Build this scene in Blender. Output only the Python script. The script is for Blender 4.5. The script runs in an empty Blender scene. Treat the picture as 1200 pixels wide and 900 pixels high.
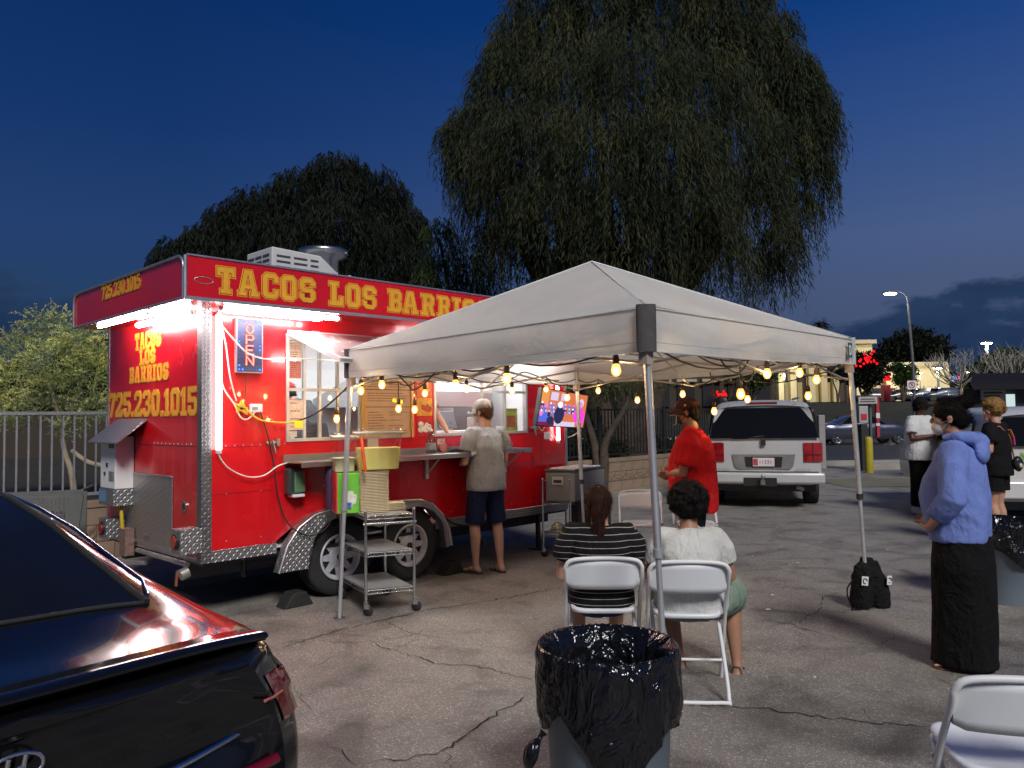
import bpy, bmesh, math, random
import numpy as np
from mathutils import Vector, Matrix, Euler
random.seed(7); RNG = np.random.default_rng(7)
PI = math.pi
S = bpy.context.scene
COL = S.collection

# ------------------------------------------------------------------ camera
FPX = 901.0
CAM_H = 1.6
_p = math.atan(37 / FPX); _r = math.radians(0.775)
cf = Vector((0, math.cos(_p), math.sin(_p))); r0 = Vector((1, 0, 0)); u0 = r0.cross(cf)
cr = r0 * math.cos(_r) - u0 * math.sin(_r)
cu = r0 * math.sin(_r) + u0 * math.cos(_r)
cam_d = bpy.data.cameras.new('camera'); cam = bpy.data.objects.new('camera', cam_d); COL.objects.link(cam)
cam_d.sensor_width = 36; cam_d.lens = FPX / 1200 * 36; cam_d.clip_end = 3000; cam_d.clip_start = 0.05
M3 = Matrix((cr, cu, -cf)).transposed()
cam.matrix_world = Matrix.Translation((0, 0, CAM_H)) @ M3.to_4x4()
S.camera = cam
S.render.resolution_x = 1024; S.render.resolution_y = 768

# ------------------------------------------------------------------ view
S.view_settings.view_transform = 'Standard'; S.view_settings.look = 'None'
S.view_settings.exposure = 0; S.view_settings.gamma = 1
S.render.engine = 'CYCLES'
cy = S.cycles
cy.use_denoising = True
cy.max_bounces = 7; cy.diffuse_bounces = 3; cy.glossy_bounces = 3; cy.transmission_bounces = 6; cy.transparent_max_bounces = 12
cy.sample_clamp_indirect = 4; cy.caustics_reflective = False; cy.caustics_refractive = False
cy.use_light_tree = True

# ------------------------------------------------------------------ world: dusk sky
W = bpy.data.worlds.new('World'); S.world = W; W.use_nodes = True
nt = W.node_tree; N = nt.nodes; Lk = nt.links; N.clear()
def wn(t, **k):
    n = N.new(t)
    for a, b in k.items(): setattr(n, a, b)
    return n
def wmath(op, a, b=None, clamp=False):
    n = wn('ShaderNodeMath', operation=op, use_clamp=clamp)
    for i, v in enumerate((a, b)):
        if v is None: continue
        if isinstance(v, (int, float)): n.inputs[i].default_value = v
        else: Lk.new(v, n.inputs[i])
    return n.outputs[0]
wo = wn('ShaderNodeOutputWorld'); bg = wn('ShaderNodeBackground'); Lk.new(bg.outputs[0], wo.inputs[0])
tc = wn('ShaderNodeTexCoord'); sep = wn('ShaderNodeSeparateXYZ'); Lk.new(tc.outputs['Generated'], sep.inputs[0])
X, Y, Z = sep.outputs
def ramp(fac, stops, interp='LINEAR'):
    n = wn('ShaderNodeValToRGB'); n.color_ramp.interpolation = interp
    e = n.color_ramp.elements
    while len(e) > 1: e.remove(e[-1])
    e[0].position = stops[0][0]; e[0].color = (*stops[0][1], 1)
    for p_, c in stops[1:]:
        k = e.new(p_); k.color = (*c, 1)
    Lk.new(fac, n.inputs[0]); return n.outputs[0]
# clear sky, by elevation: dim dusk violet low in the east, deep blue overhead
east = ramp(Z, [(0.0, (.030, .048, .10)), (.13, (.046, .066, .130)), (.20, (.045, .074, .163)), (.30, (.025, .057, .166)), (.46, (.002, .030, .143)), (1, (.0005, .012, .07))])
west = ramp(Z, [(0.0, (.010, .022, .05)), (.13, (.013, .035, .085)), (.22, (.012, .034, .108)), (.34, (.005, .0245, .096)), (.50, (.0015, .016, .079)), (1, (.001, .010, .045))])
azf = wmath('MULTIPLY_ADD', X, 1.1); azf.node.inputs[2].default_value = .42; azf.node.use_clamp = True
sky = wn('ShaderNodeMix', data_type='RGBA'); Lk.new(azf, sky.inputs[0]); Lk.new(west, sky.inputs[6]); Lk.new(east, sky.inputs[7])
# cloud bank along the horizon with a ragged top, plus a few torn patches above it
mp = wn('ShaderNodeMapping'); Lk.new(tc.outputs['Generated'], mp.inputs[0]); mp.inputs['Scale'].default_value = (1, 1, 2.6); mp.inputs['Location'].default_value = (.37, .2, .1)
n1 = wn('ShaderNodeTexNoise'); Lk.new(mp.outputs[0], n1.inputs[0]); n1.inputs['Scale'].default_value = 5.5; n1.inputs['Detail'].default_value = 9; n1.inputs['Roughness'].default_value = .55
n2 = wn('ShaderNodeTexNoise'); Lk.new(mp.outputs[0], n2.inputs[0]); n2.inputs['Scale'].default_value = 2.1; n2.inputs['Detail'].default_value = 3
top = wmath('ADD', wmath('MULTIPLY', n1.outputs[0], .20), wmath('MULTIPLY', n2.outputs[0], .15))
d = wmath('SUBTRACT', top, Z)                                  # >0 inside the bank
d = wmath('ADD', d, -.047)
bank = wmath('MULTIPLY', wmath('ADD', d, wmath('MULTIPLY', wmath('SUBTRACT', n1.outputs[0], .5), .10)), 45, True)
n3 = wn('ShaderNodeTexNoise'); Lk.new(mp.outputs[0], n3.inputs[0]); n3.inputs['Scale'].default_value = 14; n3.inputs['Detail'].default_value = 6
zz_ = wmath('ADD', Z, wmath('MULTIPLY', wmath('SUBTRACT', n3.outputs[0], .5), .22))
ccol = ramp(zz_, [(0, (.012, .020, .045)), (.08, (.008, .020, .055)), (.16, (.013, .030, .072)), (.3, (.03, .045, .09))])
mix = wn('ShaderNodeMix', data_type='RGBA'); Lk.new(wmath('MULTIPLY', bank, .93), mix.inputs[0]); Lk.new(sky.outputs[2], mix.inputs[6]); Lk.new(ccol, mix.inputs[7])
Lk.new(mix.outputs[2], bg.inputs[0]); bg.inputs[1].default_value = 1.5

# ------------------------------------------------------------------ one broad, weak directional light (the lot's flood lighting from behind the camera)
sd = bpy.data.lights.new('sun', 'SUN'); sd.energy = 2.7; sd.angle = math.radians(16); sd.color = (1.0, .975, .94)
sun = bpy.data.objects.new('sun', sd); COL.objects.link(sun)
sun.rotation_euler = Vector((-.22, .72, -.66)).to_track_quat('-Z', 'Y').to_euler()

# ------------------------------------------------------------------ pixel helpers (photo pixels 1200x900) to place things in the world
O = Vector((0, 0, CAM_H))
def ray(x, y): return cf + cr * ((x - 600) / FPX) - cu * ((y - 450) / FPX)
def gp(x, y, z=0):
    d = ray(x, y); return O + d * ((z - CAM_H) / d.z)
def at(x, y, D):
    d = ray(x, y); return O + d * (D / d.y)
TA = math.atan2(.717, .697)
TX = Vector((math.cos(TA), math.sin(TA), 0)); TY = Vector((-math.sin(TA), math.cos(TA), 0)); TC = Vector((-2.46, 6.10, 0))
def side(x, y, yl=0):       # photo pixel on the trailer's long side plane -> local (x, z)
    d = ray(x, y); t = ((TC - O).dot(TY) + yl) / d.dot(TY); p = O + d * t - TC; return p.dot(TX), p.z
def front(x, y, xl=0):
    d = ray(x, y); t = ((TC - O).dot(TX) + xl) / d.dot(TX); p = O + d * t - TC; return p.dot(TY), p.z
def plane_hit(x, y, p0, nrm):
    d = ray(x, y); return O + d * ((p0 - O).dot(nrm) / d.dot(nrm))

# ------------------------------------------------------------------ materials
MATS = {}
class NT:
    def __init__(s, m): s.m = m; s.t = m.node_tree; s.b = s.t.nodes['Principled BSDF']; s.out = s.t.nodes['Material Output']
    def n(s, t, inp=None, **k):
        n = s.t.nodes.new(t)
        for a, b in k.items(): setattr(n, a, b)
        for a, b in (inp or {}).items():
            if isinstance(b, bpy.types.NodeSocket): s.t.links.new(b, n.inputs[a])
            else: n.inputs[a].default_value = b
        return n
    def l(s, a, b): s.t.links.new(a, b)
    def math(s, op, a, b=0.0, c=None, clamp=False):
        n = s.n('ShaderNodeMath', operation=op, use_clamp=clamp)
        for i, v in enumerate((a, b, c)):
            if v is None: continue
            if isinstance(v, bpy.types.NodeSocket): s.l(v, n.inputs[i])
            else: n.inputs[i].default_value = v
        return n.outputs[0]
    def coord(s, scale=(1, 1, 1), kind='Object', rot=(0, 0, 0)):
        t = s.n('ShaderNodeTexCoord'); m = s.n('ShaderNodeMapping', {0: t.outputs[kind]}); m.inputs['Scale'].default_value = scale; m.inputs['Rotation'].default_value = rot
        return m.outputs[0]
    def noise(s, v, scale, detail=4, rough=.55, dist=0):
        n = s.n('ShaderNodeTexNoise', {0: v}); n.inputs['Scale'].default_value = scale; n.inputs['Detail'].default_value = detail; n.inputs['Roughness'].default_value = rough; n.inputs['Distortion'].default_value = dist
        return n.outputs[0]
    def ramp(s, f, stops):
        n = s.n('ShaderNodeValToRGB', {0: f}); e = n.color_ramp.elements
        while len(e) > 1: e.remove(e[-1])
        e[0].position = stops[0][0]; e[0].color = (*stops[0][1], 1)
        for p_, c in stops[1:]: e.new(p_).color = (*c, 1)
        return n.outputs[0]
    def bump(s, h, strength=.3, dist=.01):
        n = s.n('ShaderNodeBump'); n.inputs['Strength'].default_value = strength; n.inputs['Distance'].default_value = dist; s.l(h, n.inputs['Height']); s.l(n.outputs[0], s.b.inputs['Normal']); return n
def mat(name, col=(.5, .5, .5), rough=.5, metal=0., var=.12, vscale=6., bump=0., bscale=60., bdist=.004, coat=0., alpha=1., trans=0., emit=None, es=1., spec=None, sheen=0., rvar=.1):
    if name in MATS: return MATS[name]
    m = bpy.data.materials.new(name); m.use_nodes = True; t = NT(m); b = t.b
    b.inputs['Metallic'].default_value = metal
    if coat: b.inputs['Coat Weight'].default_value = coat; b.inputs['Coat Roughness'].default_value = .04
    if alpha < 1: b.inputs['Alpha'].default_value = alpha
    if trans: b.inputs['Transmission Weight'].default_value = trans
    if spec is not None: b.inputs['Specular IOR Level'].default_value = spec
    if sheen: b.inputs['Sheen Weight'].default_value = sheen
    v = t.coord()
    nz = t.noise(v, vscale, 5)
    lo = tuple(c * (1 - var) for c in col); hi = tuple(min(1, c * (1 + var)) for c in col)
    t.l(t.ramp(nz, [(.3, lo), (.7, hi)]), b.inputs['Base Color'])
    t.l(t.math('MULTIPLY_ADD', nz, rvar * 2, rough - rvar, True), b.inputs['Roughness'])
    if bump: t.bump(t.noise(v, bscale, 5), bump, bdist)
    if emit: b.inputs['Emission Color'].default_value = (*emit, 1); b.inputs['Emission Strength'].default_value = es
    MATS[name] = m; return m
def emat(name, col, s):
    if name in MATS: return MATS[name]
    m = bpy.data.materials.new(name); m.use_nodes = True; n = m.node_tree.nodes; n.clear()
    e = n.new('ShaderNodeEmission'); e.inputs[0].default_value = (*col, 1); e.inputs[1].default_value = s
    o = n.new('ShaderNodeOutputMaterial'); m.node_tree.links.new(e.outputs[0], o.inputs[0]); MATS[name] = m; return m
def glassmat(name, col=(.9, .95, .95), alpha=.15, rough=.02):
    if name in MATS: return MATS[name]
    m = bpy.data.materials.new(name); m.use_nodes = True; t = NT(m); n = t.t.nodes
    g = t.n('ShaderNodeBsdfGlossy'); g.inputs[0].default_value = (1, 1, 1, 1); g.inputs['Roughness'].default_value = rough
    tr = t.n('ShaderNodeBsdfTransparent'); tr.inputs[0].default_value = (*col, 1)
    fr = t.n('ShaderNodeLayerWeight'); fr.inputs[0].default_value = .5
    f = t.math('MULTIPLY_ADD', t.math('POWER', fr.outputs['Facing'], 4.0), .6, .03 + alpha * .12, True)
    mx = t.n('ShaderNodeMixShader', {0: f, 1: tr.outputs[0], 2: g.outputs[0]})
    t.l(mx.outputs[0], t.out.inputs[0]); MATS[name] = m; return m
def diamond(name, col=(.36, .36, .37), rough=.36, s=.030):
    m = bpy.data.materials.new(name); m.use_nodes = True; t = NT(m); b = t.b
    b.inputs['Metallic'].default_value = .85; b.inputs['Base Color'].default_value = (*col, 1)
    t.l(t.math('MULTIPLY_ADD', t.noise(t.coord(), 9), .25, rough - .1), b.inputs['Roughness'])
    tcn = t.n('ShaderNodeTexCoord'); sp = t.n('ShaderNodeSeparateXYZ', {0: tcn.outputs['Object']})
    u = t.math('MULTIPLY', t.math('ADD', sp.outputs[0], sp.outputs[1]), 1 / s); v = t.math('MULTIPLY', sp.outputs[2], 1 / s)
    v = t.math('ADD', v, t.math('MULTIPLY', sp.outputs[1], .35 / s))
    par = t.math('MODULO', t.math('ADD', t.math('FLOOR', u), t.math('FLOOR', v)), 2); par = t.math('ABSOLUTE', par)
    lu = t.math('SUBTRACT', t.math('FRACT', u), .5); lv = t.math('SUBTRACT', t.math('FRACT', v), .5)
    a = t.math('ADD', lu, lv); c = t.math('SUBTRACT', lu, lv)
    a2 = t.math('MULTIPLY', a, a); c2 = t.math('MULTIPLY', c, c)
    d1 = t.math('ADD', t.math('MULTIPLY', a2, 1.4), t.math('MULTIPLY', c2, 14)); d2 = t.math('ADD', t.math('MULTIPLY', c2, 1.4), t.math('MULTIPLY', a2, 14))
    mx = t.n('ShaderNodeMix', {0: par, 2: d1, 3: d2}, data_type='FLOAT')
    h = t.math('SUBTRACT', 1, mx.outputs[0], clamp=True)
    t.bump(h, .9, .004); MATS[name] = m; return m

# ------------------------------------------------------------------ mesh builder
def frame(d):
    d = Vector(d).normalized(); a = Vector((0, 0, 1)) if abs(d.z) < .9 else Vector((1, 0, 0))
    x = d.cross(a).normalized(); y = d.cross(x).normalized(); return x, y, d
class MB:
    def __init__(s): s.v = []; s.f = []; s.mi = []; s.m = 0; s.sm = []
    def add(s, vs, fs, smooth=False):
        k = len(s.v); s.v += [tuple(q) for q in vs]
        for f in fs: s.f.append(tuple(k + i for i in f)); s.mi.append(s.m); s.sm.append(smooth)
        return s
    def box(s, c, z, rot=None, taper=None):
        c = Vector(c); h = Vector(z) / 2
        vs = [Vector((sx * h.x, sy * h.y, sz * h.z)) for sz in (-1, 1) for sy in (-1, 1) for sx in (-1, 1)]
        if taper:
            for q in vs[4:]: q.x *= taper[0]; q.y *= taper[1]
        if rot is not None:
            R = rot if isinstance(rot, Matrix) else Euler(rot).to_matrix(); vs = [R @ q for q in vs]
        return s.add([q + c for q in vs], [(0, 2, 3, 1), (4, 5, 7, 6), (0, 1, 5, 4), (2, 6, 7, 3), (0, 4, 6, 2), (1, 3, 7, 5)])
    def b2(s, lo, hi):
        lo = Vector(lo); hi = Vector(hi); return s.box((lo + hi) / 2, hi - lo)
    def tube(s, pts, r, n=8, cap=True, flat=1.):
        pts = [Vector(q) for q in pts]; rs = r if isinstance(r, (list, tuple)) else [r] * len(pts)
        rings = []; px = None
        for i, q in enumerate(pts):
            d = (pts[min(i + 1, len(pts) - 1)] - pts[max(i - 1, 0)])
            if d.length < 1e-9: d = Vector((0, 0, 1))
            x, y, _ = frame(d)
            if px is not None:
                y = d.normalized().cross(px)
                if y.length > 1e-6: y.normalize(); x = y.cross(d.normalized()).normalized()
            px = x
            rings.append([q + x * (math.cos(2 * PI * k / n) * rs[i]) + y * (math.sin(2 * PI * k / n) * rs[i] * flat) for k in range(n)])
        return s.loft(rings, cap)
    def loft(s, rings, cap=True, smooth=True, closed=True):
        n = len(rings[0]); vs = [q for r_ in rings for q in r_]; fs = []
        for i in range(len(rings) - 1):
            for k in range(n if closed else n - 1):
                a = i * n + k; b_ = i * n + (k + 1) % n; fs.append((a, b_, b_ + n, a + n))
        s.add(vs, fs, smooth)
        if cap:
            s.add(rings[0], [tuple(range(n - 1, -1, -1))], False); s.add(rings[-1], [tuple(range(n))], False)
        return s
    def cyl(s, a, b, r, n=16, r2=None):
        return s.tube([a, b], [r, r if r2 is None else r2], n)
    def lathe(s, c, prof, n=24, axis=(0, 0, 1), cap=True, smooth=True):
        x, y, d = frame(axis); c = Vector(c)
        if Vector(axis).normalized().z > .99: x, y, d = Vector((1, 0, 0)), Vector((0, 1, 0)), Vector((0, 0, 1))
        rings = [[c + d * h + x * (math.cos(2 * PI * k / n) * r_) + y * (math.sin(2 * PI * k / n) * r_) for k in range(n)] for r_, h in prof]
        return s.loft(rings, cap, smooth)
    def ell(s, c, r, n=12, m=8, rot=None):
        c = Vector(c); R = None
        if rot is not None: R = rot if isinstance(rot, Matrix) else Euler(rot).to_matrix()
        rings = []
        for i in range(m + 1):
            t = PI * i / m; t = min(max(t, .02), PI - .02)
            ring = []
            for k in range(n):
                q = Vector((r[0] * math.sin(t) * math.cos(2 * PI * k / n), r[1] * math.sin(t) * math.sin(2 * PI * k / n), -r[2] * math.cos(t)))
                if R: q = R @ q
                ring.append(c + q)
            rings.append(ring)
        return s.loft(rings)
    def prism(s, poly, f3, depth):      # poly 2d list, f3(u,v,w) -> Vector, w from 0..depth
        n = len(poly); a = [f3(u, v, 0) for u, v in poly]; b = [f3(u, v, depth) for u, v in poly]
        s.add(a + b, [tuple(range(n - 1, -1, -1)), tuple(range(n, 2 * n))] + [(i, (i + 1) % n, n + (i + 1) % n, n + i) for i in range(n)])
        return s
    def mesh(s, name, mats=()):
        me = bpy.data.meshes.new(name); me.from_pydata(s.v, [], s.f)
        for m in mats: me.materials.append(m)
        me.polygons.foreach_set('material_index', s.mi); me.polygons.foreach_set('use_smooth', s.sm); me.update(); return me
    def build(s, name, mats, parent=None, bev=0., recalc=False, loc=None, rz=None):
        if not isinstance(mats, (list, tuple)): mats = [mats]
        me = s.mesh(name, mats)
        if recalc:
            bm = bmesh.new(); bm.from_mesh(me); bmesh.ops.recalc_face_normals(bm, faces=bm.faces); bm.to_mesh(me); bm.free()
        o = bpy.data.objects.new(name, me); COL.objects.link(o)
        if parent: o.parent = parent
        if loc is not None: o.location = loc
        if rz is not None: o.rotation_euler.z = rz
        if bev:
            b = o.modifiers.new('bevel', 'BEVEL'); b.width = bev; b.segments = 2; b.limit_method = 'ANGLE'; b.harden_normals = False
        return o
def tag(o, label=None, cat=None, group=None, kind=None):
    if label: o['label'] = label
    if cat: o['category'] = cat
    if group: o['group'] = group
    if kind: o['kind'] = kind
    return o
def empty(name, loc=(0, 0, 0), rz=0, label=None, cat=None, group=None):
    o = bpy.data.objects.new(name, None); COL.objects.link(o); o.location = loc; o.rotation_euler = (0, 0, rz); o.empty_display_size = .1
    return tag(o, label, cat, group)
KIDS = {}
def copy_tree(o, parent=None):
    c = o.copy(); COL.objects.link(c); c.parent = parent
    for ch in [q for q in COL.objects if q.parent == o]: copy_tree(ch, c)
    return c
def inst(o, name, parent, loc=None, mat4=None):
    c = bpy.data.objects.new(name, o.data); COL.objects.link(c); c.parent = parent
    if loc is not None: c.location = loc
    if mat4 is not None: c.matrix_local = mat4
    return c
def curve_poly(me_mats, polys, to3, parent, name, offs=(0,), exts=(.002,), lifts=(0,)):
    """flat lettering: each poly set = [outer, holes...]; several offset layers, joined to one mesh"""
    bm_out = bmesh.new()
    for li, (off, lift) in enumerate(zip(offs, lifts)):
        cu_ = bpy.data.curves.new('tmp', 'CURVE'); cu_.dimensions = '2D'; cu_.fill_mode = 'BOTH'; cu_.offset = off; cu_.extrude = .0006
        for poly in polys:
            sp = cu_.splines.new('POLY'); sp.points.add(len(poly) - 1); sp.use_cyclic_u = True
            for i, (x, y) in enumerate(poly): sp.points[i].co = (x, y, 0, 1)
        o = bpy.data.objects.new('tmp', cu_); COL.objects.link(o)
        dg = bpy.context.evaluated_depsgraph_get(); me = bpy.data.meshes.new_from_object(o.evaluated_get(dg))
        k = len(bm_out.faces); bm_out.from_mesh(me); bm_out.faces.ensure_lookup_table(); bm_out.verts.ensure_lookup_table()
        nv = len(me.vertices)
        for v in bm_out.verts[len(bm_out.verts) - nv:]: v.co = to3(v.co.x, v.co.y, v.co.z + lift)
        for f in bm_out.faces[k:]: f.material_index = li
        bpy.data.objects.remove(o); bpy.data.curves.remove(cu_); bpy.data.meshes.remove(me)
    me = bpy.data.meshes.new(name); bm_out.to_mesh(me); bm_out.free()
    for m in me_mats: me.materials.append(m)
    ob = bpy.data.objects.new(name, me); COL.objects.link(ob); ob.parent = parent; return ob
def textobj(body, size, to3, m, parent, name='lettering', align='CENTER', sx=1., ext=.0006):
    c = bpy.data.curves.new('tmp', 'FONT'); c.body = body; c.size = size; c.align_x = align; c.align_y = 'CENTER'; c.extrude = ext; c.resolution_u = 2
    o = bpy.data.objects.new('tmp', c); COL.objects.link(o)
    dg = bpy.context.evaluated_depsgraph_get(); me = bpy.data.meshes.new_from_object(o.evaluated_get(dg))
    for v in me.vertices: v.co = to3(v.co.x * sx, v.co.y, v.co.z)
    me.materials.clear(); me.materials.append(m)
    bpy.data.objects.remove(o); bpy.data.curves.remove(c)
    ob = bpy.data.objects.new(name, me); COL.objects.link(ob); ob.parent = parent; return ob
def catenary(a, b, sag, n=10):
    a = Vector(a); b = Vector(b)
    return [a.lerp(b, i / n) - Vector((0, 0, sag * 4 * (i / n) * (1 - i / n))) for i in range(n + 1)]
def smoothpts(pts, n=6):
    pts = [Vector(q) for q in pts]; out = []
    for i in range(len(pts) - 1):
        p0 = pts[max(i - 1, 0)]; p1 = pts[i]; p2 = pts[i + 1]; p3 = pts[min(i + 2, len(pts) - 1)]
        for k in range(n):
            t = k / n; out.append(.5 * ((2 * p1) + (p2 - p0) * t + (2 * p0 - 5 * p1 + 4 * p2 - p3) * t * t + (3 * p1 - p0 - 3 * p2 + p3) * t ** 3))
    out.append(pts[-1]); return out

def quads_mesh(name, P, U, Wv, m, parent):
    """leaf quads: base P, along U, half-width vector Wv (N,3 arrays)"""
    n = len(P); co = np.empty((n, 4, 3), np.float32); co[:, 0] = P; co[:, 1] = P + U * .45 + Wv; co[:, 2] = P + U; co[:, 3] = P + U * .45 - Wv
    me = bpy.data.meshes.new(name); me.vertices.add(4 * n); me.vertices.foreach_set('co', co.ravel()); me.loops.add(4 * n); me.loops.foreach_set('vertex_index', np.arange(4 * n, dtype=np.int32)); me.polygons.add(n); me.polygons.foreach_set('loop_start', np.arange(0, 4 * n, 4, dtype=np.int32)); me.update(calc_edges=True); me.validate()
    me.materials.append(m); o = bpy.data.objects.new(name, me); COL.objects.link(o); o.parent = parent; return o
def unit(a): return a / np.maximum(np.linalg.norm(a, axis=1, keepdims=True), 1e-6)
# common materials
red = mat('red_paint', (.62, .006, .012), .24, 0, .10, 1.6, .22, 3.2, .012, coat=.55, rvar=.16)
chrome = mat('chrome_wire', (.62, .63, .64), .22, 1, .08)
steel = mat('stainless_steel', (.55, .55, .55), .3, 1, .08, 3)
alu = mat('aluminium_trim', (.62, .62, .63), .38, .9, .06)
diam = diamond('diamond_plate')
white_p = mat('white_plastic', (.74, .76, .78), .38, 0, .04, 4, .06, 40, .002)
black_r = mat('black_rubber', (.018, .018, .018), .75, 0, .2, 20, .3, 90)
black_p = mat('black_plastic', (.02, .02, .022), .4, 0, .1)
white_paint = mat('white_paint', (.75, .75, .74), .45, 0, .05)
grey_paint = mat('grey_metal_paint', (.38, .39, .40), .4, .3, .08)
pole_m = mat('grey_tent_leg', (.52, .54, .56), .38, .55, .08)
wire_m = mat('black_wire', (.02, .018, .016), .6)
bulb_m = emat('warm_filament', (1, .78, .52), 260)
tube_m = emat('led_tube', (1, .95, .93), 54); tube_v = emat('led_tube_upright', (1, .93, .90), 10)
# ================================================================== ground
def asphalt():
    m = bpy.data.materials.new('asphalt'); m.use_nodes = True; t = NT(m); b = t.b
    v = t.coord()
    big = t.noise(v, .35, 6, .6); med = t.noise(v, 2.2, 5, .6, .6); fine = t.noise(v, 90, 3, .7)
    vor = t.n('ShaderNodeTexVoronoi', {0: v}); vor.inputs['Scale'].default_value = 150
    sp = t.n('ShaderNodeSeparateColor', {0: vor.outputs['Color']})
    base = t.ramp(big, [(.25, (.156, .146, .132)), (.5, (.222, .210, .192)), (.75, (.275, .261, .240))])
    st = t.ramp(med, [(.32, (.55, .53, .52)), (.48, (.95, .95, .95)), (.7, (1.12, 1.1, 1.08))])
    m1 = t.n('ShaderNodeMix', {0: 1.0, 6: base, 7: st}, data_type='RGBA', blend_type='MULTIPLY')
    ag = t.ramp(sp.outputs[0], [(.0, (.72, .72, .72)), (.6, (.96, .95, .93)), (.9, (1.25, 1.22, 1.2)), (.985, (2.3, 2.2, 2.1))])
    m2 = t.n('ShaderNodeMix', {0: 1.0, 6: m1.outputs[2], 7: ag}, data_type='RGBA', blend_type='MULTIPLY')
    # oil-stained darker, browner patches
    oil = t.ramp(t.noise(v, .8, 3, .5, 1.2), [(.56, (0, 0, 0)), (.72, (1, 1, 1))])
    m3 = t.n('ShaderNodeMix', {0: t.math('MULTIPLY', oil, .6), 6: m2.outputs[2], 7: (.03, .027, .024, 1)}, data_type='RGBA')
    t.l(m3.outputs[2], b.inputs['Base Color'])
    t.l(t.math('MULTIPLY_ADD', fine, .35, .45), b.inputs['Roughness'])
    h = t.math('ADD', t.math('MULTIPLY', vor.outputs['Distance'], .7), t.math('MULTIPLY', fine, .5))
    t.bump(h, .55, .006); return m
asph = asphalt()
g = MB(); 
xs = [-400, -60, -20, -8, 0, 8, 20, 60, 400]; ys = [-60, -10, 0, 8, 20, 46, 60, 95, 400, 1500]
hz = {60: .0, 95: 0, 400: 0, 1500: 0}
g.add([(x, y, 0) for y in ys for x in xs], [(j * 9 + i, j * 9 + i + 1, (j + 1) * 9 + i + 1, (j + 1) * 9 + i) for j in range(len(ys) - 1) for i in range(8)])
ground = tag(g.build('ground', asph), kind='structure')
crack_m = mat('crack_dark', (.012, .011, .010), .9)
def crack(px, w=.006, jag=.018, seed=1):
    rnd = random.Random(seed)
    pts = [gp(x, y) for x, y in px]; pl = []
    for a, b in zip(pts[:-1], pts[1:]):
        n = max(2, int((b - a).length / .035))
        for i in range(n):
            q = a.lerp(b, i / n); pl.append(q + Vector((rnd.uniform(-jag, jag), rnd.uniform(-jag, jag) * 1.2, 0)))
    pl.append(pts[-1]); vs = []; fs = []
    for i, q in enumerate(pl):
        d = (pl[min(i + 1, len(pl) - 1)] - pl[max(i - 1, 0)]).normalized(); nrm = Vector((-d.y, d.x, 0))
        ww = w * .62 * rnd.uniform(.3, 1.35) * (min(1, .15 + min(i, len(pl) - 1 - i) / 4)) * max(1, q.y / 5)
        vs += [q + nrm * ww + Vector((0, 0, .004)), q - nrm * ww + Vector((0, 0, .004))]
        if i: k = 2 * i; fs.append((k - 2, k - 1, k + 1, k))
    m = MB(); m.add(vs, fs); o = m.build('crack', crack_m, ground); return o
CR = [([(328, 760), (400, 738), (450, 727), (500, 715), (545, 709), (600, 700), (660, 688)], .008),
      ([(450, 727), (475, 740), (500, 745), (545, 752)], .004), ([(365, 750), (400, 754), (437, 752), (480, 746), (500, 738)], .004),
      ([(437, 752), (450, 760), (480, 768), (510, 778), (540, 780), (575, 785), (600, 792), (632, 797)], .006),
      ([(420, 900), (440, 892), (480, 890), (517, 882), (540, 865), (560, 850), (590, 832), (622, 814)], .009),
      ([(517, 882), (527, 890), (524, 904)], .008), ([(380, 874), (400, 880), (408, 892), (420, 900)], .006),
      ([(398, 765), (380, 778), (355, 785), (345, 785)], .004), ([(520, 707), (500, 700), (465, 693)], .004), ([(500, 745), (470, 758), (440, 752)], .003),
      ([(800, 826), (850, 828), (900, 832), (960, 840), (1030, 848), (1060, 850), (1100, 851)], .008),
      ([(880, 724), (930, 733), (990, 752), (1030, 756), (1052, 745)], .005), ([(935, 732), (960, 715), (965, 700), (990, 694)], .005), ([(960, 715), (985, 718), (1005, 712)], .004),
      ([(1012, 830), (1016, 840), (1030, 849)], .005), ([(1030, 700), (1070, 705), (1100, 700)], .003), ([(790, 618), (850, 622), (900, 618), (960, 625)], .003),
      ([(340, 800), (360, 830), (385, 840)], .003), ([(545, 752), (580, 760), (620, 757)], .003), ([(1090, 851), (1100, 870), (1094, 900)], .008)]
for i, (pl, w) in enumerate(CR): crack(pl, w, seed=i)
litter_m = mat('pale_litter', (.6, .58, .55), .7)
m = MB()
for x, y in [(622, 725), (905, 698), (955, 795), (882, 652), (770, 640), (1040, 645), (880, 700), (690, 640), (935, 660), (1000, 680), (900, 715)]:
    q = gp(x, y); s_ = random.uniform(.008, .018); m.box(q + Vector((0, 0, .007)), (s_ * 2, s_, .006), (0, 0, random.random() * 3))
tag(m.build('litter', litter_m), 'pale scraps of litter scattered over the worn asphalt', 'litter', kind='stuff')
# concrete gutter strip behind the trailer and the lot's far edge
conc = mat('concrete', (.34, .31, .27), .85, 0, .18, 3, .3, 40, .004)
def tl(x, y, z=0): return TC + TX * x + TY * y + Vector((0, 0, z))
m = MB(); m.add([tl(-6, 1.35, .004), tl(4.6, 1.35, .004), tl(4.6, 3.66, .004), tl(-6, 3.66, .004)], [(0, 1, 2, 3)])
tag(m.build('concrete_gutter', conc), kind='structure')
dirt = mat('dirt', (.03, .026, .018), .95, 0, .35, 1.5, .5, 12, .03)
m = MB(); m.b2((-6.5, 3.75, 0), (16, 22, .45)); o = m.build('planter_ground', dirt); o.location = TC; o.rotation_euler.z = TA; tag(o, kind='structure')
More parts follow.
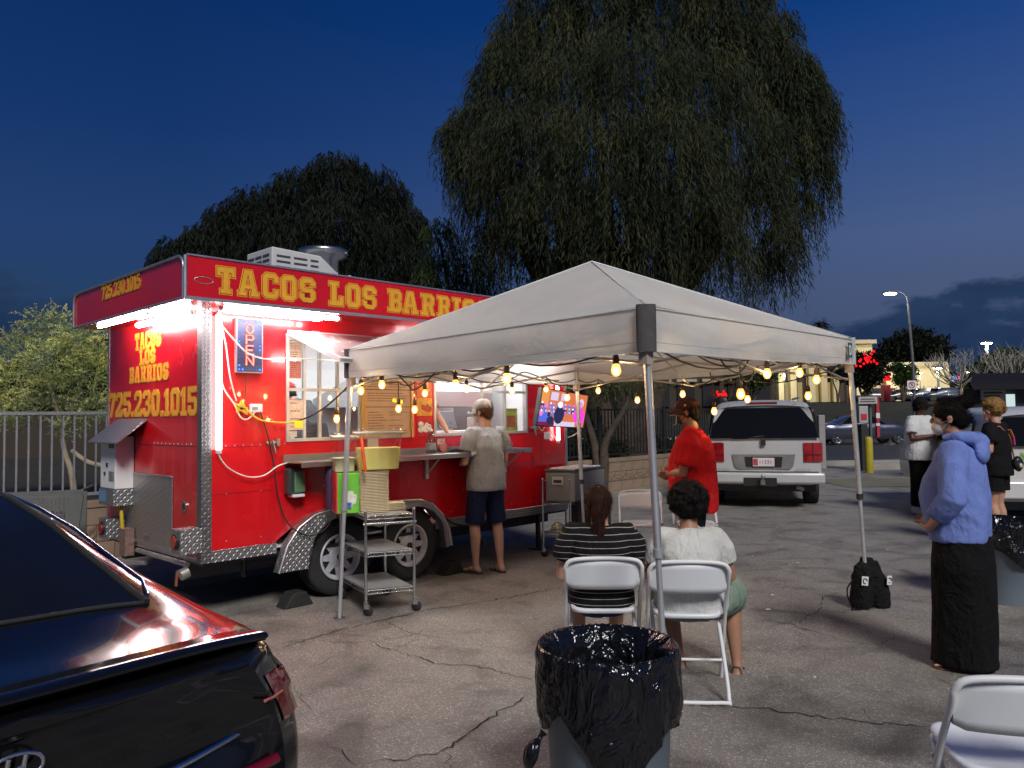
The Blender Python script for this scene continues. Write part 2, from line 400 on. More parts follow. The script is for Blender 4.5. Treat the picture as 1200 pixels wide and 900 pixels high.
# far road, its kerbs, and the bank rising to the shopping strip
road = mat('road_asphalt', (.022, .021, .021), .7, 0, .25, .5, .3, 40)  # albedo lowered to stand in for lot light falling off
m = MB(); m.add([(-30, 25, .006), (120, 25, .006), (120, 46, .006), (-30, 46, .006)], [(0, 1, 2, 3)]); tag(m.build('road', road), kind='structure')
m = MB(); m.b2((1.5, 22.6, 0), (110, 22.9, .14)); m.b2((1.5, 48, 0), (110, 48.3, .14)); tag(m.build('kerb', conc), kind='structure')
pc = mat('pale_concrete_apron', (.16, .145, .10), .8, 0, .15, 1, .2, 20)
m = MB(); m.add([(7, 16.2, .008), (40, 15.6, .008), (40, 17.4, .008), (7, 18.2, .008)], [(0, 1, 2, 3)]); tag(m.build('pavement', pc), kind='structure')
bank = mat('grass_bank', (.018, .018, .009), .95, 0, .5, .6, .8, 6, .1)  # dark colour stands in for light lost with distance
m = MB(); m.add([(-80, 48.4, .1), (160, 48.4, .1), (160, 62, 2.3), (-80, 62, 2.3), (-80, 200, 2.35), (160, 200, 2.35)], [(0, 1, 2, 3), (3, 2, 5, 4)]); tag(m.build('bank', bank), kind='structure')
m = MB(); m.add([(20, 66, 2.4), (160, 66, 2.4), (160, 96, 2.42), (20, 96, 2.42)], [(0, 1, 2, 3)]); tag(m.build('far_lot', road), kind='structure')

# ================================================================== block wall behind the trailer, with its iron fence
blockm = [mat('tan_block', (.25, .18, .125), .85, 0, .12, 5, .3, 60, .004), mat('split_block', (.23, .16, .11), .95, 0, .3, 25, 1.0, 45, .02)]
wallr = empty('block_wall', TC, TA, 'low tan block wall carrying the iron fence behind the red trailer', 'wall')
def blk(split):
    m = MB(); m.box((0, 0, 0), (.392, .19, .192))
    if split:
        m = MB(); rnd = random.Random(3); n = 9
        vs = [(-.196 + .392 * i / n, -.095 - (rnd.uniform(0, .022) if 0 < i < n and 0 < j < 4 else 0), -.096 + .192 * j / 4) for j in range(5) for i in range(n + 1)]
        fs = [(j * (n + 1) + i, j * (n + 1) + i + 1, (j + 1) * (n + 1) + i + 1, (j + 1) * (n + 1) + i) for j in range(4) for i in range(n)]
        m.add(vs, fs); m.b2((-.196, -.094, -.096), (.196, .095, .096))
    return m
bm0 = blk(False).build('block', blockm[0], wallr); bm1 = blk(True).build('block', blockm[1], wallr)
first = {0: True, 1: True}
for row, z in enumerate((.1, .3, .5)):
    kind = 1 if row == 1 else 0; src = (bm0, bm1)[kind]
    x = -3.2 + (.2 if row % 2 else 0)
    while x < 14.4:
        if not (.9 < x < 4.9 and row < 3 and x > 1.2 and x < 4.3):
            if first[kind]: src.location = (x, 3.8, z); first[kind] = False
            else: inst(src, 'block', wallr, (x, 3.8 + random.uniform(-.002, .002), z))
        x += .4
m = MB(); m.b2((-3.4, 3.69, .60), (14.6, 3.91, .68)); m.build('wall_cap', blockm[0], wallr, .006)
m = MB(); m.b2((-3.4, 3.73, 0.0), (14.6, 3.87, .599)); m.build('mortar', mat('mortar', (.2, .16, .12), .95), wallr)
iron = mat('painted_iron', (.30, .31, .33), .5, .4, .1)
iron_d = mat('shaded_iron', (.035, .035, .035), .5, .4, .1)  # same iron as the left fence, darkened in colour for lack of light
def fence(x0, x1, mt, label, sp=.115):
    r = empty('iron_fence', tl(x0, 3.8, .68), TA, label, 'fence', 'iron fences on the block wall')
    m = MB(); m.b2((0, -.02, 1.0), (x1 - x0, .02, 1.035)); m.build('top_rail', mt, r)
    m = MB(); m.b2((0, -.02, .06), (x1 - x0, .02, .095)); m.build('bottom_rail', mt, r)
    m = MB(); m.b2((-.009, -.009, .095), (.009, .009, 1.0)); p0 = None; x = .06
    while x < x1 - x0:
        if p0 is None: p0 = m.build('picket', mt, r, loc=(x, 0, 0))
        else: inst(p0, 'picket', r, (x, 0, 0))
        x += sp
    for k in range(int((x1 - x0) / 2.4) + 1):
        m = MB(); m.b2((-.03, -.03, 0), (.03, .03, 1.08)); m.build('post', mt, r, loc=(min(k * 2.4, x1 - x0) + .001, 0, 0))
    return r
fence(-3.9, .9, iron, 'grey iron fence on the tan wall left of the trailer')
fence(5.2, 14.4, iron_d, 'shaded iron fence on the wall between the trailer and the parked silver truck')
# ================================================================== lettering glyphs (slab block letters, grid 7 x 10)
def rect(a, b, c, d): return [(a, b), (c, b), (c, d), (a, d)]
OCT = [(1.5, 0), (5.5, 0), (7, 1.5), (7, 8.5), (5.5, 10), (1.5, 10), (0, 8.5), (0, 1.5)]
GL = {
 'T': (7, [[(0, 10), (7, 10), (7, 6.5), (5.6, 6.5), (5.6, 8), (4.6, 8), (4.6, 1.6), (5.7, 1.6), (5.7, 0), (1.3, 0), (1.3, 1.6), (2.4, 1.6), (2.4, 8), (1.4, 8), (1.4, 6.5), (0, 6.5)]]),
 'A': (7.6, [[(2.1, 10), (5.1, 10), (6.9, 1.6), (7.6, 1.6), (7.6, 0), (4.5, 0), (4.5, 1.6), (5.0, 1.6), (4.8, 2.8), (2.4, 2.8), (2.2, 1.6), (2.9, 1.6), (2.9, 0), (0, 0), (0, 1.6), (.5, 1.6)], [(2.75, 4.4), (4.45, 4.4), (3.6, 8.2)]]),
 'C': (7, [[(1.5, 0), (5.5, 0), (7, 1.5), (7, 3.6), (5, 3.6), (5, 2), (2.2, 2), (2.2, 8), (5, 8), (5, 6.4), (7, 6.4), (7, 8.5), (5.5, 10), (1.5, 10), (0, 8.5), (0, 1.5)]]),
 'O': (7, [OCT, rect(2.3, 2, 4.7, 8)]),
 'S': (7, [[(0, 3.6), (0, 1.5), (1.5, 0), (5.5, 0), (7, 1.5), (7, 4.4), (5.5, 5.9), (2.2, 5.9), (2.2, 8), (4.8, 8), (4.8, 6.8), (7, 6.8), (7, 8.5), (5.5, 10), (1.5, 10), (0, 8.5), (0, 5.4), (1.5, 4), (4.8, 4), (4.8, 2), (2.2, 2), (2.2, 3.6)]]),
 'L': (7, [[(0, 0), (7, 0), (7, 4), (5.2, 4), (5.2, 2), (3.4, 2), (3.4, 8.4), (4.6, 8.4), (4.6, 10), (0, 10), (0, 8.4), (1.2, 8.4), (1.2, 1.6), (0, 1.6)]]),
 'B': (7, [[(0, 0), (5.7, 0), (7, 1.4), (7, 4.2), (6.2, 5.1), (7, 6), (7, 8.6), (5.7, 10), (0, 10), (0, 8.4), (1, 8.4), (1, 1.6), (0, 1.6)], rect(3.1, 6, 4.9, 8.2), rect(3.1, 1.8, 4.9, 4.2)]),
 'R': (7.4, [[(0, 0), (4, 0), (4, 1.6), (3.1, 1.6), (3.1, 4.2), (4, 4.2), (4.8, 1.2), (4.8, 0), (7.4, 0), (7.4, 1.6), (6.8, 1.6), (6.1, 4.6), (7, 5.6), (7, 8.6), (5.7, 10), (0, 10), (0, 8.4), (1, 8.4), (1, 1.6), (0, 1.6)], rect(3.1, 6, 4.9, 8.2)]),
 'I': (4.6, [[(0, 0), (4.6, 0), (4.6, 1.6), (3.4, 1.6), (3.4, 8.4), (4.6, 8.4), (4.6, 10), (0, 10), (0, 8.4), (1.2, 8.4), (1.2, 1.6), (0, 1.6)]]),
 '7': (7, [[(0, 10), (7, 10), (7, 7.8), (4.2, 0), (1.6, 0), (4.4, 7.8), (1.8, 7.8), (1.8, 6.6), (0, 6.6)]]),
 '2': (7, [[(0, 0), (7, 0), (7, 3), (5.2, 3), (5.2, 2), (2.8, 2), (7, 5.8), (7, 8.5), (5.5, 10), (1.5, 10), (0, 8.5), (0, 6.6), (2.2, 6.6), (2.2, 8), (4.8, 8), (4.8, 6.5), (0, 2.2)]]),
 '5': (7, [[(0, 3.4), (0, 1.5), (1.5, 0), (5.5, 0), (7, 1.5), (7, 5), (5.5, 6.4), (2.2, 6.4), (2.2, 8), (6.8, 8), (6.8, 10), (0, 10), (0, 4.6), (4.8, 4.6), (4.8, 2), (2.2, 2), (2.2, 3.4)]]),
 '3': (7, [[(0, 3.2), (0, 1.5), (1.5, 0), (5.5, 0), (7, 1.5), (7, 4.2), (6.2, 5.1), (7, 6), (7, 8.5), (5.5, 10), (1.5, 10), (0, 8.5), (0, 6.8), (2.2, 6.8), (2.2, 8), (4.8, 8), (4.8, 6), (2.6, 6), (2.6, 4.2), (4.8, 4.2), (4.8, 2), (2.2, 2), (2.2, 3.2)]]),
 '0': (7, [OCT, rect(2.3, 2, 4.7, 8)]),
 '1': (4.6, [[(0, 0), (4.6, 0), (4.6, 1.6), (3.4, 1.6), (3.4, 10), (1.8, 10), (0, 8.2), (0, 6.8), (1.2, 7.2), (1.2, 1.6), (0, 1.6)]]),
 '.': (2, [rect(0, 0, 2, 2)]),
}
gold = mat('gold_vinyl', (.80, .40, .03), .4, 0, .08, 8)
yell = mat('yellow_vinyl', (.86, .56, .03), .4, 0, .05)
redv = mat('red_vinyl', (.45, .01, .01), .35)
def glyph(ch, x0, w, z0, h, to3, parent, lw=.009):
    gw, ps = GL[ch]
    P_ = [[(x0 + x / gw * w, z0 + y / 10 * h) for x, y in q] for q in ps]
    curve_poly([yell, redv, gold], P_, to3, parent, 'letter', offs=(lw, lw * .45, -lw * .1), lifts=(0, .0016, .0032))
def word(txt, x0, x1, z0, h, to3, parent, gap=1.2, lw=.007):
    tot = sum((GL[c][0] if c != ' ' else 4) for c in txt) + gap * (len(txt) - 1); k = (x1 - x0) / tot; x = x0
    for c in txt:
        if c == ' ': x += (4 + gap) * k; continue
        glyph(c, x, GL[c][0] * k, z0, h, to3, parent, lw); x += (GL[c][0] + gap) * k

# ================================================================== the red food trailer
TR = empty('food_trailer', TC, TA, 'big red food trailer with lit awning, yellow lettering and two wheels per side', 'food trailer')
L_, Wd = 4.46, 2.12
m = MB()
def pr(poly, y0, dep): m.prism(poly, lambda u, v, w: Vector((u, y0 + w, v)), dep)
low = [(.0, .555), (.62, .555), (.78, .66), (.98, .735), (1.13, .755), (2.10, .755), (2.26, .70), (2.38, .58), (2.40, .555), (L_, .555), (L_, 1.40), (0, 1.40)]
pr(low, 0, .04)
for x0, x1 in ((0, .73), (2.12, 2.38), (3.77, L_)): m.b2((x0, 0, 1.401), (x1, .04, 2.309))
m.b2((0, 0, 2.31), (L_, .04, 2.62))
m.build('side_wall', red, TR)
m = MB(); m.b2((-.001, .041, .47), (.04, Wd, 2.62)); m.build('end_wall', red, TR)
m = MB(); m.b2((.0, Wd - .04, .47), (L_, Wd + .002, 2.62)); m.build('back_wall', red, TR)
m = MB(); m.b2((L_ - .04, .041, .47), (L_ + .001, Wd - .041, 2.62)); m.build('far_end_wall', red, TR)
m = MB(); m.b2((.02, .02, .44), (L_ - .02, Wd - .02, .47)); m.b2((.02, .3, .30), (L_ - .02, .4, .44)); m.b2((.02, 1.7, .30), (L_ - .02, 1.8, .44)); m.build('floor_frame', black_p, TR)
inw = mat('interior_white', (.74, .76, .77), .4, 0, .05, 2)
m = MB(); m.b2((.04, 1.98, .5), (L_ - .04, 2.0, 2.55)); m.b2((.041, .05, .5), (.06, 1.98, 2.55)); m.b2((L_ - .06, .05, .5), (L_ - .042, 1.98, 2.55)); m.b2((.061, .05, 2.53), (L_ - .061, 1.979, 2.55)); m.b2((.061, .05, .5), (L_ - .061, 1.979, .52))
m.build('interior_lining', inw, TR)
# roof and fascia
roof = mat('roof_sheet', (.3, .3, .3), .5, .3)
m = MB(); m.b2((-.30, -.43, 2.621), (L_ + .02, Wd + .02, 2.66)); m.build('roof', roof, TR)
m = MB(); m.b2((-.30, -.43, 2.49), (L_ + .02, -.003, 2.505)); m.b2((-.30, -.001, 2.49), (-.008, Wd - .02, 2.505)); m.build('soffit', red, TR)
def fpan(pt, u0, u1, z0, z1, rl, rr):
    poly = [(u0, z0), (u1, z0)]
    if rr: poly += [(u1 - rr + rr * math.cos(a), z1 - rr + rr * math.sin(a)) for a in [PI / 2 * k / 6 for k in range(7)]]
    else: poly += [(u1, z1)]
    if rl: poly += [(u0 + rl - rl * math.sin(a), z1 - rl + rl * math.cos(a)) for a in [PI / 2 * k / 6 for k in range(7)]]
    else: poly += [(u0, z1)]
    return poly
m = MB(); m.prism(fpan(0, -.32, L_ + .04, 2.49, 2.81, 0, 0), lambda u, v, w: Vector((u, -.45 + w, v)), .03)
m.build('side_fascia', red, TR)
fp = fpan(0, -.42, Wd - .04, 2.49, 2.81, .10, .10)
m = MB(); m.prism(fp, lambda u, v, w: Vector((-.32 + w, u, v)), .03); m.build('end_fascia', red, TR)
m = MB()
edge = [Vector((-.328, u, v)) for u, v in fp[1:] + fp[:1]]
m.tube(edge, .012, 6); m.tube([Vector((-.328, -.42, 2.492)), Vector((-.328, Wd - .04, 2.492))], .012, 6)
m.tube([(-.33, -.456, 2.485), (-.33, -.456, 2.80)], .015, 8)
m.b2((-.33, -.462, 2.478), (L_ + .05, -.448, 2.503)); m.b2((-.32, -.459, 2.803), (L_ + .04, -.449, 2.815))
m.build('fascia_edging', alu, TR)
# diamond plate trims
for xa, xb in ((0, .64), (2.385, L_)): m = MB(); m.b2((xa, -.007, .465), (xb, 0, .553)); m.build('lower_trim', diam, TR)
m = MB(); m.b2((-.008, -.008, .465), (.075, -.0005, 2.49)); m.b2((-.008, -.0005, .465), (-.0015, .075, 2.49)); m.build('corner_trim', diamond('corner_diamond', (.20, .20, .21), .45), TR)
for lo_, hi_ in (((L_ - .035, -.008, .555), (L_ + .006, -.001, 2.49)), ((-.006, Wd - .03, .47), (-.0015, Wd + .006, 2.49)), ((-.007, .076, .465), (-.002, Wd - .031, .50))): m = MB(); m.b2(lo_, hi_); m.build('edge_trim', alu, TR)
dp = mat('old_aluminium', (.42, .40, .37), .42, .8, .18, 4)
m = MB(); m.b2((-.012, .55, .50), (-.002, 1.66, 1.13)); m.build('access_panel', diamond('worn_diamond', (.40, .38, .35), .4, .05), TR, .003)
m = MB(); m.b2((-.02, .56, .505), (-.013, 1.64, .53)); m.b2((-.02, .56, 1.115), (-.013, 1.64, 1.125)); m.tube([(-.03, 1.0, .60), (-.035, 1.1, .60)], .012, 6); m.build('panel_hinge', steel, TR)
m = MB(); m.tube([(-.004, .313, .895), (-.012, .313, .895)], .045, 16, flat=1); m.build('vent_ring', steel, TR)
m = MB(); m.tube([(-.011, .313, .895), (-.014, .313, .895)], .030, 16); m.build('vent_hole', black_p, TR)
lens_m = mat('red_lens', (.30, .012, .012), .2, 0, .1, coat=.5)
for y0, y1, z0, z1 in ((1.60, 1.80, .52, .70), (-.03, .14, .56, .75)):
    m = MB(); m.b2((-.18, y0, z0), (-.013, y1, z1)); bx = m.build('light_box', diam, TR)
    m = MB(); yc = y1 - .06; m.tube([(-.195, (y0 + y1) / 2, (z0 + z1) / 2), (-.18, (y0 + y1) / 2, (z0 + z1) / 2)], .062, 18); m.build('bezel', black_p, bx)
    m = MB(); m.tube([(-.205, (y0 + y1) / 2, (z0 + z1) / 2), (-.195, (y0 + y1) / 2, (z0 + z1) / 2)], .048, 18); m.build('tail_light', lens_m, bx)
# bumper bar, jack and drain
m = MB(); m.tube([(-.05, .15, .45), (-.05, 1.2, .45)], .022, 8); m.tube([(-.35, 1.62, .08), (-.35, 1.62, .34), (-.05, 1.0, .36)], .02, 8); m.tube([(-.1, .02, .42), (-.16, .02, .40)], .045, 12); m.build('drain_pipes', dp, TR)
m = MB(); m.tube([(-.14, .12, .42), (-.15, .12, .30)], .012, 6); m.build('copper_pipe', mat('copper', (.5, .16, .08), .4, .7), TR)
# small phone number on the end fascia, large lettering on the end wall
e3 = lambda y0: (lambda u, v, w: Vector((-.3225 - w - .0004, y0 - u, v)))
word('725.230.1015', 0, .90, 2.665, .135, e3(1.32), TR, gap=1.7, lw=.0016)
w3 = lambda y0: (lambda u, v, w: Vector((-.0025 - w, y0 - u, v)))
word('TACOS', 0, .60, 2.245, .155, w3(1.42), TR, lw=.0032)
word('LOS', 0, .37, 2.105, .135, w3(1.31), TR, lw=.0032)
word('BARRIOS', 0, .90, 1.945, .15, w3(1.555), TR, gap=1.4, lw=.0032)
word('725.230.1015', 0, 2.02, 1.635, .235, w3(2.105), TR, gap=1.0, lw=.004)
# title on the long fascia
s3 = lambda u, v, w: Vector((u, -.4507 - w, v))
px = [('T', 254, 275), ('A', 279, 303), ('C', 307.5, 326), ('O', 329.5, 347), ('S', 351, 369), ('L', 385.5, 402), ('O', 405.5, 421.6), ('S', 425, 440.5), ('B', 454.5, 470), ('A', 472, 489.5), ('R', 493, 509), ('R', 512, 527), ('I', 530, 539), ('O', 542, 556), ('S', 559, 573)]
for i, (c, a, b) in enumerate(px):
    xa = side(a, 330, -.45)[0]; xb = side(b, 330, -.45)[0]
    glyph(c, xa, xb - xa, 2.548, .20, s3, TR, .009)
m = MB(); m.tube([Vector((-.19 + .07 * math.cos(a), -.452, 2.63 + .025 * math.sin(a))) for a in [2 * PI * k / 20 for k in range(21)]], .003, 5); m.build('oval_badge', alu, TR)
# service windows
wf = mat('window_frame_alu', (.52, .50, .48), .4, .5)
gl = glassmat('window_glass', (.93, .95, .95), .3)
def window(x0, x1, z0, z1, vert, horiz, y=-.012):
    w = MB(); t = .028
    w.b2((x0, y, z0), (x0 + t, .045, z1)); w.b2((x1 - t, y, z0), (x1, .045, z1)); w.b2((x0 + t, y, z0), (x1 - t, .045, z0 + t)); w.b2((x0 + t, y, z1 - t), (x1 - t, .045, z1))
    o = w.build('window', wf, TR)
    for v in vert:
        w = MB(); w.b2((v - .013, .002, z0 + t), (v + .013, .03, z1 - t)); w.build('mullion', wf, o)
    for h, a, b in horiz:
        w = MB(); w.b2((a, -.002, h - .013), (b, .032, h + .013)); w.build('mullion', wf, o)
    return o
w1 = window(.73, 2.12, 1.40, 2.31, [.915, 1.07, 1.255, 1.50], [(1.853, .76, 1.49)])
for a, b in ((.758, .902), (.928, 1.057), (1.083, 1.242), (1.268, 1.487)):
    for z0, z1 in ((1.428, 1.84), (1.866, 2.28)):
        m = MB(); m.b2((a, .012, z0), (b, .016, z1)); m.build('pane', gl, w1)
w2 = window(2.38, 3.77, 1.40, 2.31, [3.07, 3.42], [(1.862, 3.083, 3.74)])
for a, b in ((3.083, 3.407), (3.433, 3.742)):
    for z0, z1 in ((1.428, 1.849), (1.875, 2.28)):
        m = MB(); m.b2((a, .012, z0), (b, .016, z1)); m.build('pane', gl, w2)
# taped papers, menu board and food posters
tanp = mat('tan_menu_paper', (.50, .34, .22), .6, 0, .06, 10)
ink = mat('menu_ink', (.10, .035, .025), .7)
def print_lines(x0, x1, z0, z1, y, parent, n, cols=1, m_=ink, gapn=.45, seed=2):
    rnd = random.Random(seed); w = MB(); dz = (z1 - z0) / n
    for c in range(cols):
        a = x0 + (x1 - x0) * c / cols + .008; b = x0 + (x1 - x0) * (c + 1) / cols - .01
        for i in range(n):
            if rnd.random() < .1: continue
            z = z1 - (i + .6) * dz; x = a; e = b - rnd.random() * (b - a) * gapn
            while x < e:
                l = rnd.uniform(.008, .028); w.b2((x, y, z), (min(x + l, e), y + .001, z + dz * .26)); x += l + .006
    o = w.build('printed_lines', m_, parent); o['kind'] = 'stuff'; return o
m = MB(); m.b2((1.535, -.016, 1.405), (2.075, -.008, 2.29)); mb_ = m.build('menu_board', tanp, TR)
print_lines(1.56, 2.05, 1.43, 1.66, -.0175, mb_, 9, 2); print_lines(1.56, 2.05, 1.72, 1.84, -.0175, mb_, 5, 1, gapn=.15, seed=5); print_lines(1.56, 2.05, 1.88, 2.02, -.0175, mb_, 6, 2, gapn=.2, seed=6); print_lines(1.56, 2.05, 2.06, 2.26, -.0175, mb_, 7, 1, seed=8)
m = MB()
for z in (1.695, 1.86, 2.04): m.b2((1.54, -.018, z), (2.07, -.0165, z + .007))
m.build('rule', ink, mb_)
wood = mat('orange_wood', (.62, .30, .06), .45, 0, .15, 20)
m = MB(); m.b2((1.505, -.03, 1.40), (1.534, -.005, 2.30)); m.b2((2.076, -.03, 1.40), (2.10, -.005, 2.30)); m.build('board_frame', wood, mb_)
for (a, b, z0, z1, c) in ((.765, .885, 2.12, 2.27, (.5, .34, .24)), (.765, .88, 1.95, 2.1, (.42, .12, .08)), (.765, .90, 1.50, 1.76, (.55, .40, .30)), (.765, .84, 1.44, 1.49, (.6, .55, .45))):
    m = MB(); m.b2((a, .004, z0), (b, .006, z1)); o = m.build('taped_paper', mat('paper%.2f' % c[1], c, .6, 0, .2, 30), TR)
    if z1 - z0 > .1: print_lines(a + .005, b - .005, z0 + .01, z1 - .01, .0025, o, 7, 1, seed=int(z0 * 100))
food = [(1.80, 1.985, (.55, .10, .03), (.7, .3, .03)), (1.61, 1.79, (.60, .28, .03), (.40, .05, .02)), (1.41, 1.60, (.50, .01, .015), (.75, .7, .65))]
for z0, z1, c1, c2 in food:
    m = MB(); m.b2((2.165, -.004, z0), (2.36, -.001, z1)); o = m.build('food_poster', mat('poster%.2f' % z0, c1, .4, 0, .35, 18), TR)
    m = MB(); rnd = random.Random(int(z0 * 10))
    for k in range(7):
        cx = 2.2 + rnd.random() * .12; cz = z0 + .04 + rnd.random() * (z1 - z0 - .08); r_ = rnd.uniform(.012, .035)
        m.prism([(cx + r_ * math.cos(a) * 1.3, cz + r_ * math.sin(a)) for a in [PI * 2 * i / 9 for i in range(9)]], lambda u, v, w, k=k: Vector((u, -.0055 - .0004 * k + w, v)), .001)
    m.build('printed_food', mat('food%.2f' % z0, c2, .4, 0, .4, 25), o)
# hatch swung up over the left window and its lamp
m = MB(); R = math.radians(20); hl = .86
def hp(x, s, t=0): return Vector((x, -.012 - s * math.cos(R) - t * math.sin(R), 2.335 - s * math.sin(R) + t * math.cos(R)))
def hbox(mb, x0, x1, s0, s1, t0, t1):
    q = [hp(x, s, t) for t in (t0, t1) for s in (s0, s1) for x in (x0, x1)]
    mb.add(q, [(0, 1, 3, 2), (4, 6, 7, 5), (0, 4, 5, 1), (2, 3, 7, 6), (0, 2, 6, 4), (1, 5, 7, 3)])
hatch_m = mat('hatch_lining', (.62, .55, .54), .25, .3, .05)
hbox(m, .755, 2.1, .03, hl, .006, .03); hat = m.build('hatch', hatch_m, TR)
m = MB(); hbox(m, .735, .77, 0, hl, -.004, .034); hbox(m, 2.09, 2.12, 0, hl, -.004, .034); hbox(m, .77, 2.09, 0, .03, -.004, .034); hbox(m, .77, 2.09, hl - .03, hl, -.004, .034); m.build('hatch_frame', white_paint, hat)
m = MB(); m.tube([hp(.86, .5, -.022), hp(1.10, .5, -.022)], .02, 10); m.build('lamp_tube', tube_m, hat)
m = MB(); hbox(m, .98, 1.22, .66, .80, -.006, .0); m.build('louvre_plate', mat('pink_grille', (.55, .2, .2), .4), hat)
m = MB()
for k in range(7): hbox(m, .99 + k * .033, 1.005 + k * .033, .67, .79, -.010, -.0065)
m.build('louvre', white_paint, hat)
for xx in (.98, 1.85):
    m = MB(); m.b2((xx, -.03, 2.325), (xx + .07, -.002, 2.375)); m.b2((xx + .02, -.04, 2.30), (xx + .05, -.012, 2.33)); m.build('hinge', steel, TR)
m = MB(); m.b2((.73, -.02, 2.312), (3.77, -.001, 2.335)); m.build('hatch_rail', white_paint, TR)
# the second hatch, over the right window
m = MB(); hbox(m, 2.40, 3.75, .03, .62, .006, .03); h2 = m.build('hatch', hatch_m, TR)
m = MB(); m.tube([hp(2.55, .45, -.022), hp(3.45, .45, -.022)], .02, 10); m.build('lamp_tube', tube_m, h2)  # unseen tube, added to brighten the customer and counter
for xa in (2.38, 3.75): m = MB(); hbox(m, xa, xa + .02, 0, .62, -.004, .034); m.build('hatch_frame', white_paint, h2)
# shelves
def shelf(x0, x1, dep, z, lip=.05):
    w = MB(); w.b2((x0, -dep, z - .012), (x1, -.003, z)); w.b2((x0, -dep - .004, z - .045), (x1, -dep, z)); w.b2((x0, -.014, z), (x1, -.004, z + lip)); o = w.build('counter_shelf', steel, TR, .003)
    return o
sh1 = shelf(.70, 2.98, .30, 1.235, .055); sh2 = shelf(3.02, 3.52, .30, 1.245, .05)
for x in (1.25, 2.27, 3.38):
    m = MB(); m.b2((x - .015, -.03, .98), (x + .015, -.003, 1.19)); m.b2((x - .012, -.26, 1.205), (x + .012, -.03, 1.22)); m.tube([(x, -.24, 1.205), (x, -.02, 1.03)], .008, 6); m.build('shelf_bracket', white_paint, TR)
# LED tubes under the awning, the upright tube and the end tubes
def ledtube(p0, p1, r=.018, name='led_tube', mt=None):
    w = MB(); w.tube([p0, p1], r, 10); o = w.build(name, mt or tube_m, TR)
    a, b = Vector(p0), Vector(p1); d = (b - a).normalized(); 
    for q0, q1 in ((a - d * .03, a), (b, b + d * .03)): w = MB(); w.tube([q0, q1], r * 1.05, 8); w.build('tube_cap', white_paint, o)
    return o
ledtube((.03, -.30, 2.462), (1.06, -.30, 2.462)); ledtube((.08, -.22, 2.455), (.92, -.22, 2.455))
ledtube((2.1, -.26, 2.462), (3.3, -.26, 2.462))
ledtube((.115, -.045, 1.36), (.115, -.045, 2.44), .024, mt=tube_v)
ledtube((-.26, 1.58, 2.468), (-.26, .42, 2.468)); ledtube((-.08, 1.12, 2.45), (-.08, .0, 2.45), .024)
ledtube((4.25, -.05, 1.30), (4.25, -.05, 2.35), .02, mt=tube_v)
m = MB(); m.b2((.18, .9, 2.50), (1.9, 1.1, 2.529)); m.b2((2.3, .55, 2.50), (4.1, .75, 2.529)); m.build('ceiling_lamp', emat('cabin_lamp', (.95, .98, 1), 40), TR)
# OPEN sign
sx0, sx1, sz0, sz1 = .272, .49, 1.99, 2.425
m = MB(); m.b2((sx0, -.035, sz0), (sx1, -.003, sz1)); sg = m.build('open_sign', mat('sign_board', (.03, .045, .11), .4), TR, .003)
m = MB(); m.b2((sx0 - .006, -.04, sz0 - .006), (sx0, -.003, sz1 + .006)); m.b2((sx1, -.04, sz0 - .006), (sx1 + .006, -.003, sz1 + .006)); m.b2((sx0, -.04, sz0 - .006), (sx1, -.003, sz0)); m.b2((sx0, -.04, sz1), (sx1, -.003, sz1 + .006)); m.build('sign_frame', grey_paint, sg)
ledr = emat('red_led', (1, .10, .06), 8); ledb = emat('blue_led', (.02, .10, 1), 9)
def strokes(segs, cx, cz, s):
    w = MB()
    for sgm in segs: w.tube([Vector((cx + (x - .5) * s * .85, -.042, cz + (y - .5) * s)) for x, y in sgm], .006, 6)
    return w.build('led_letter', ledr, sg)
cz = [2.345, 2.258, 2.17, 2.083]; cx = (sx0 + sx1) / 2
strokes([[(.5 + .5 * math.cos(a), .5 + .5 * math.sin(a)) for a in [2 * PI * k / 14 for k in range(15)]]], cx, cz[0], .072)
strokes([[(0, 0), (0, 1), (.8, 1), (1, .85), (1, .6), (.8, .45), (0, .45)]], cx, cz[1], .072)
strokes([[(1, 0), (0, 0), (0, 1), (1, 1)], [(0, .5), (.85, .5)]], cx, cz[2], .072)
strokes([[(0, 0), (0, 1), (1, 0), (1, 1)]], cx, cz[3], .072)
pts = [(sx0 + .018, sz0 + .02 + i * .033) for i in range(13)] + [(sx1 - .018, sz0 + .02 + i * .033) for i in range(13)] + [(sx0 + .018 + i * .03, sz1 - .02) for i in range(1, 6)] + [(sx0 + .018 + i * .03, sz0 + .02) for i in range(1, 6)]
pdim = None; lit = random.Random(4)
ledw = emat('dim_led', (.25, .35, .8), .7)
for k, (x, z) in enumerate(pts):
    on = (k // 2) % 3 == 0
    w = MB(); w.ell((x, -.037, z), (.0065 if on else .0035,) * 3, 6, 4); w.build('led_dot', ledb if on else ledw, sg)
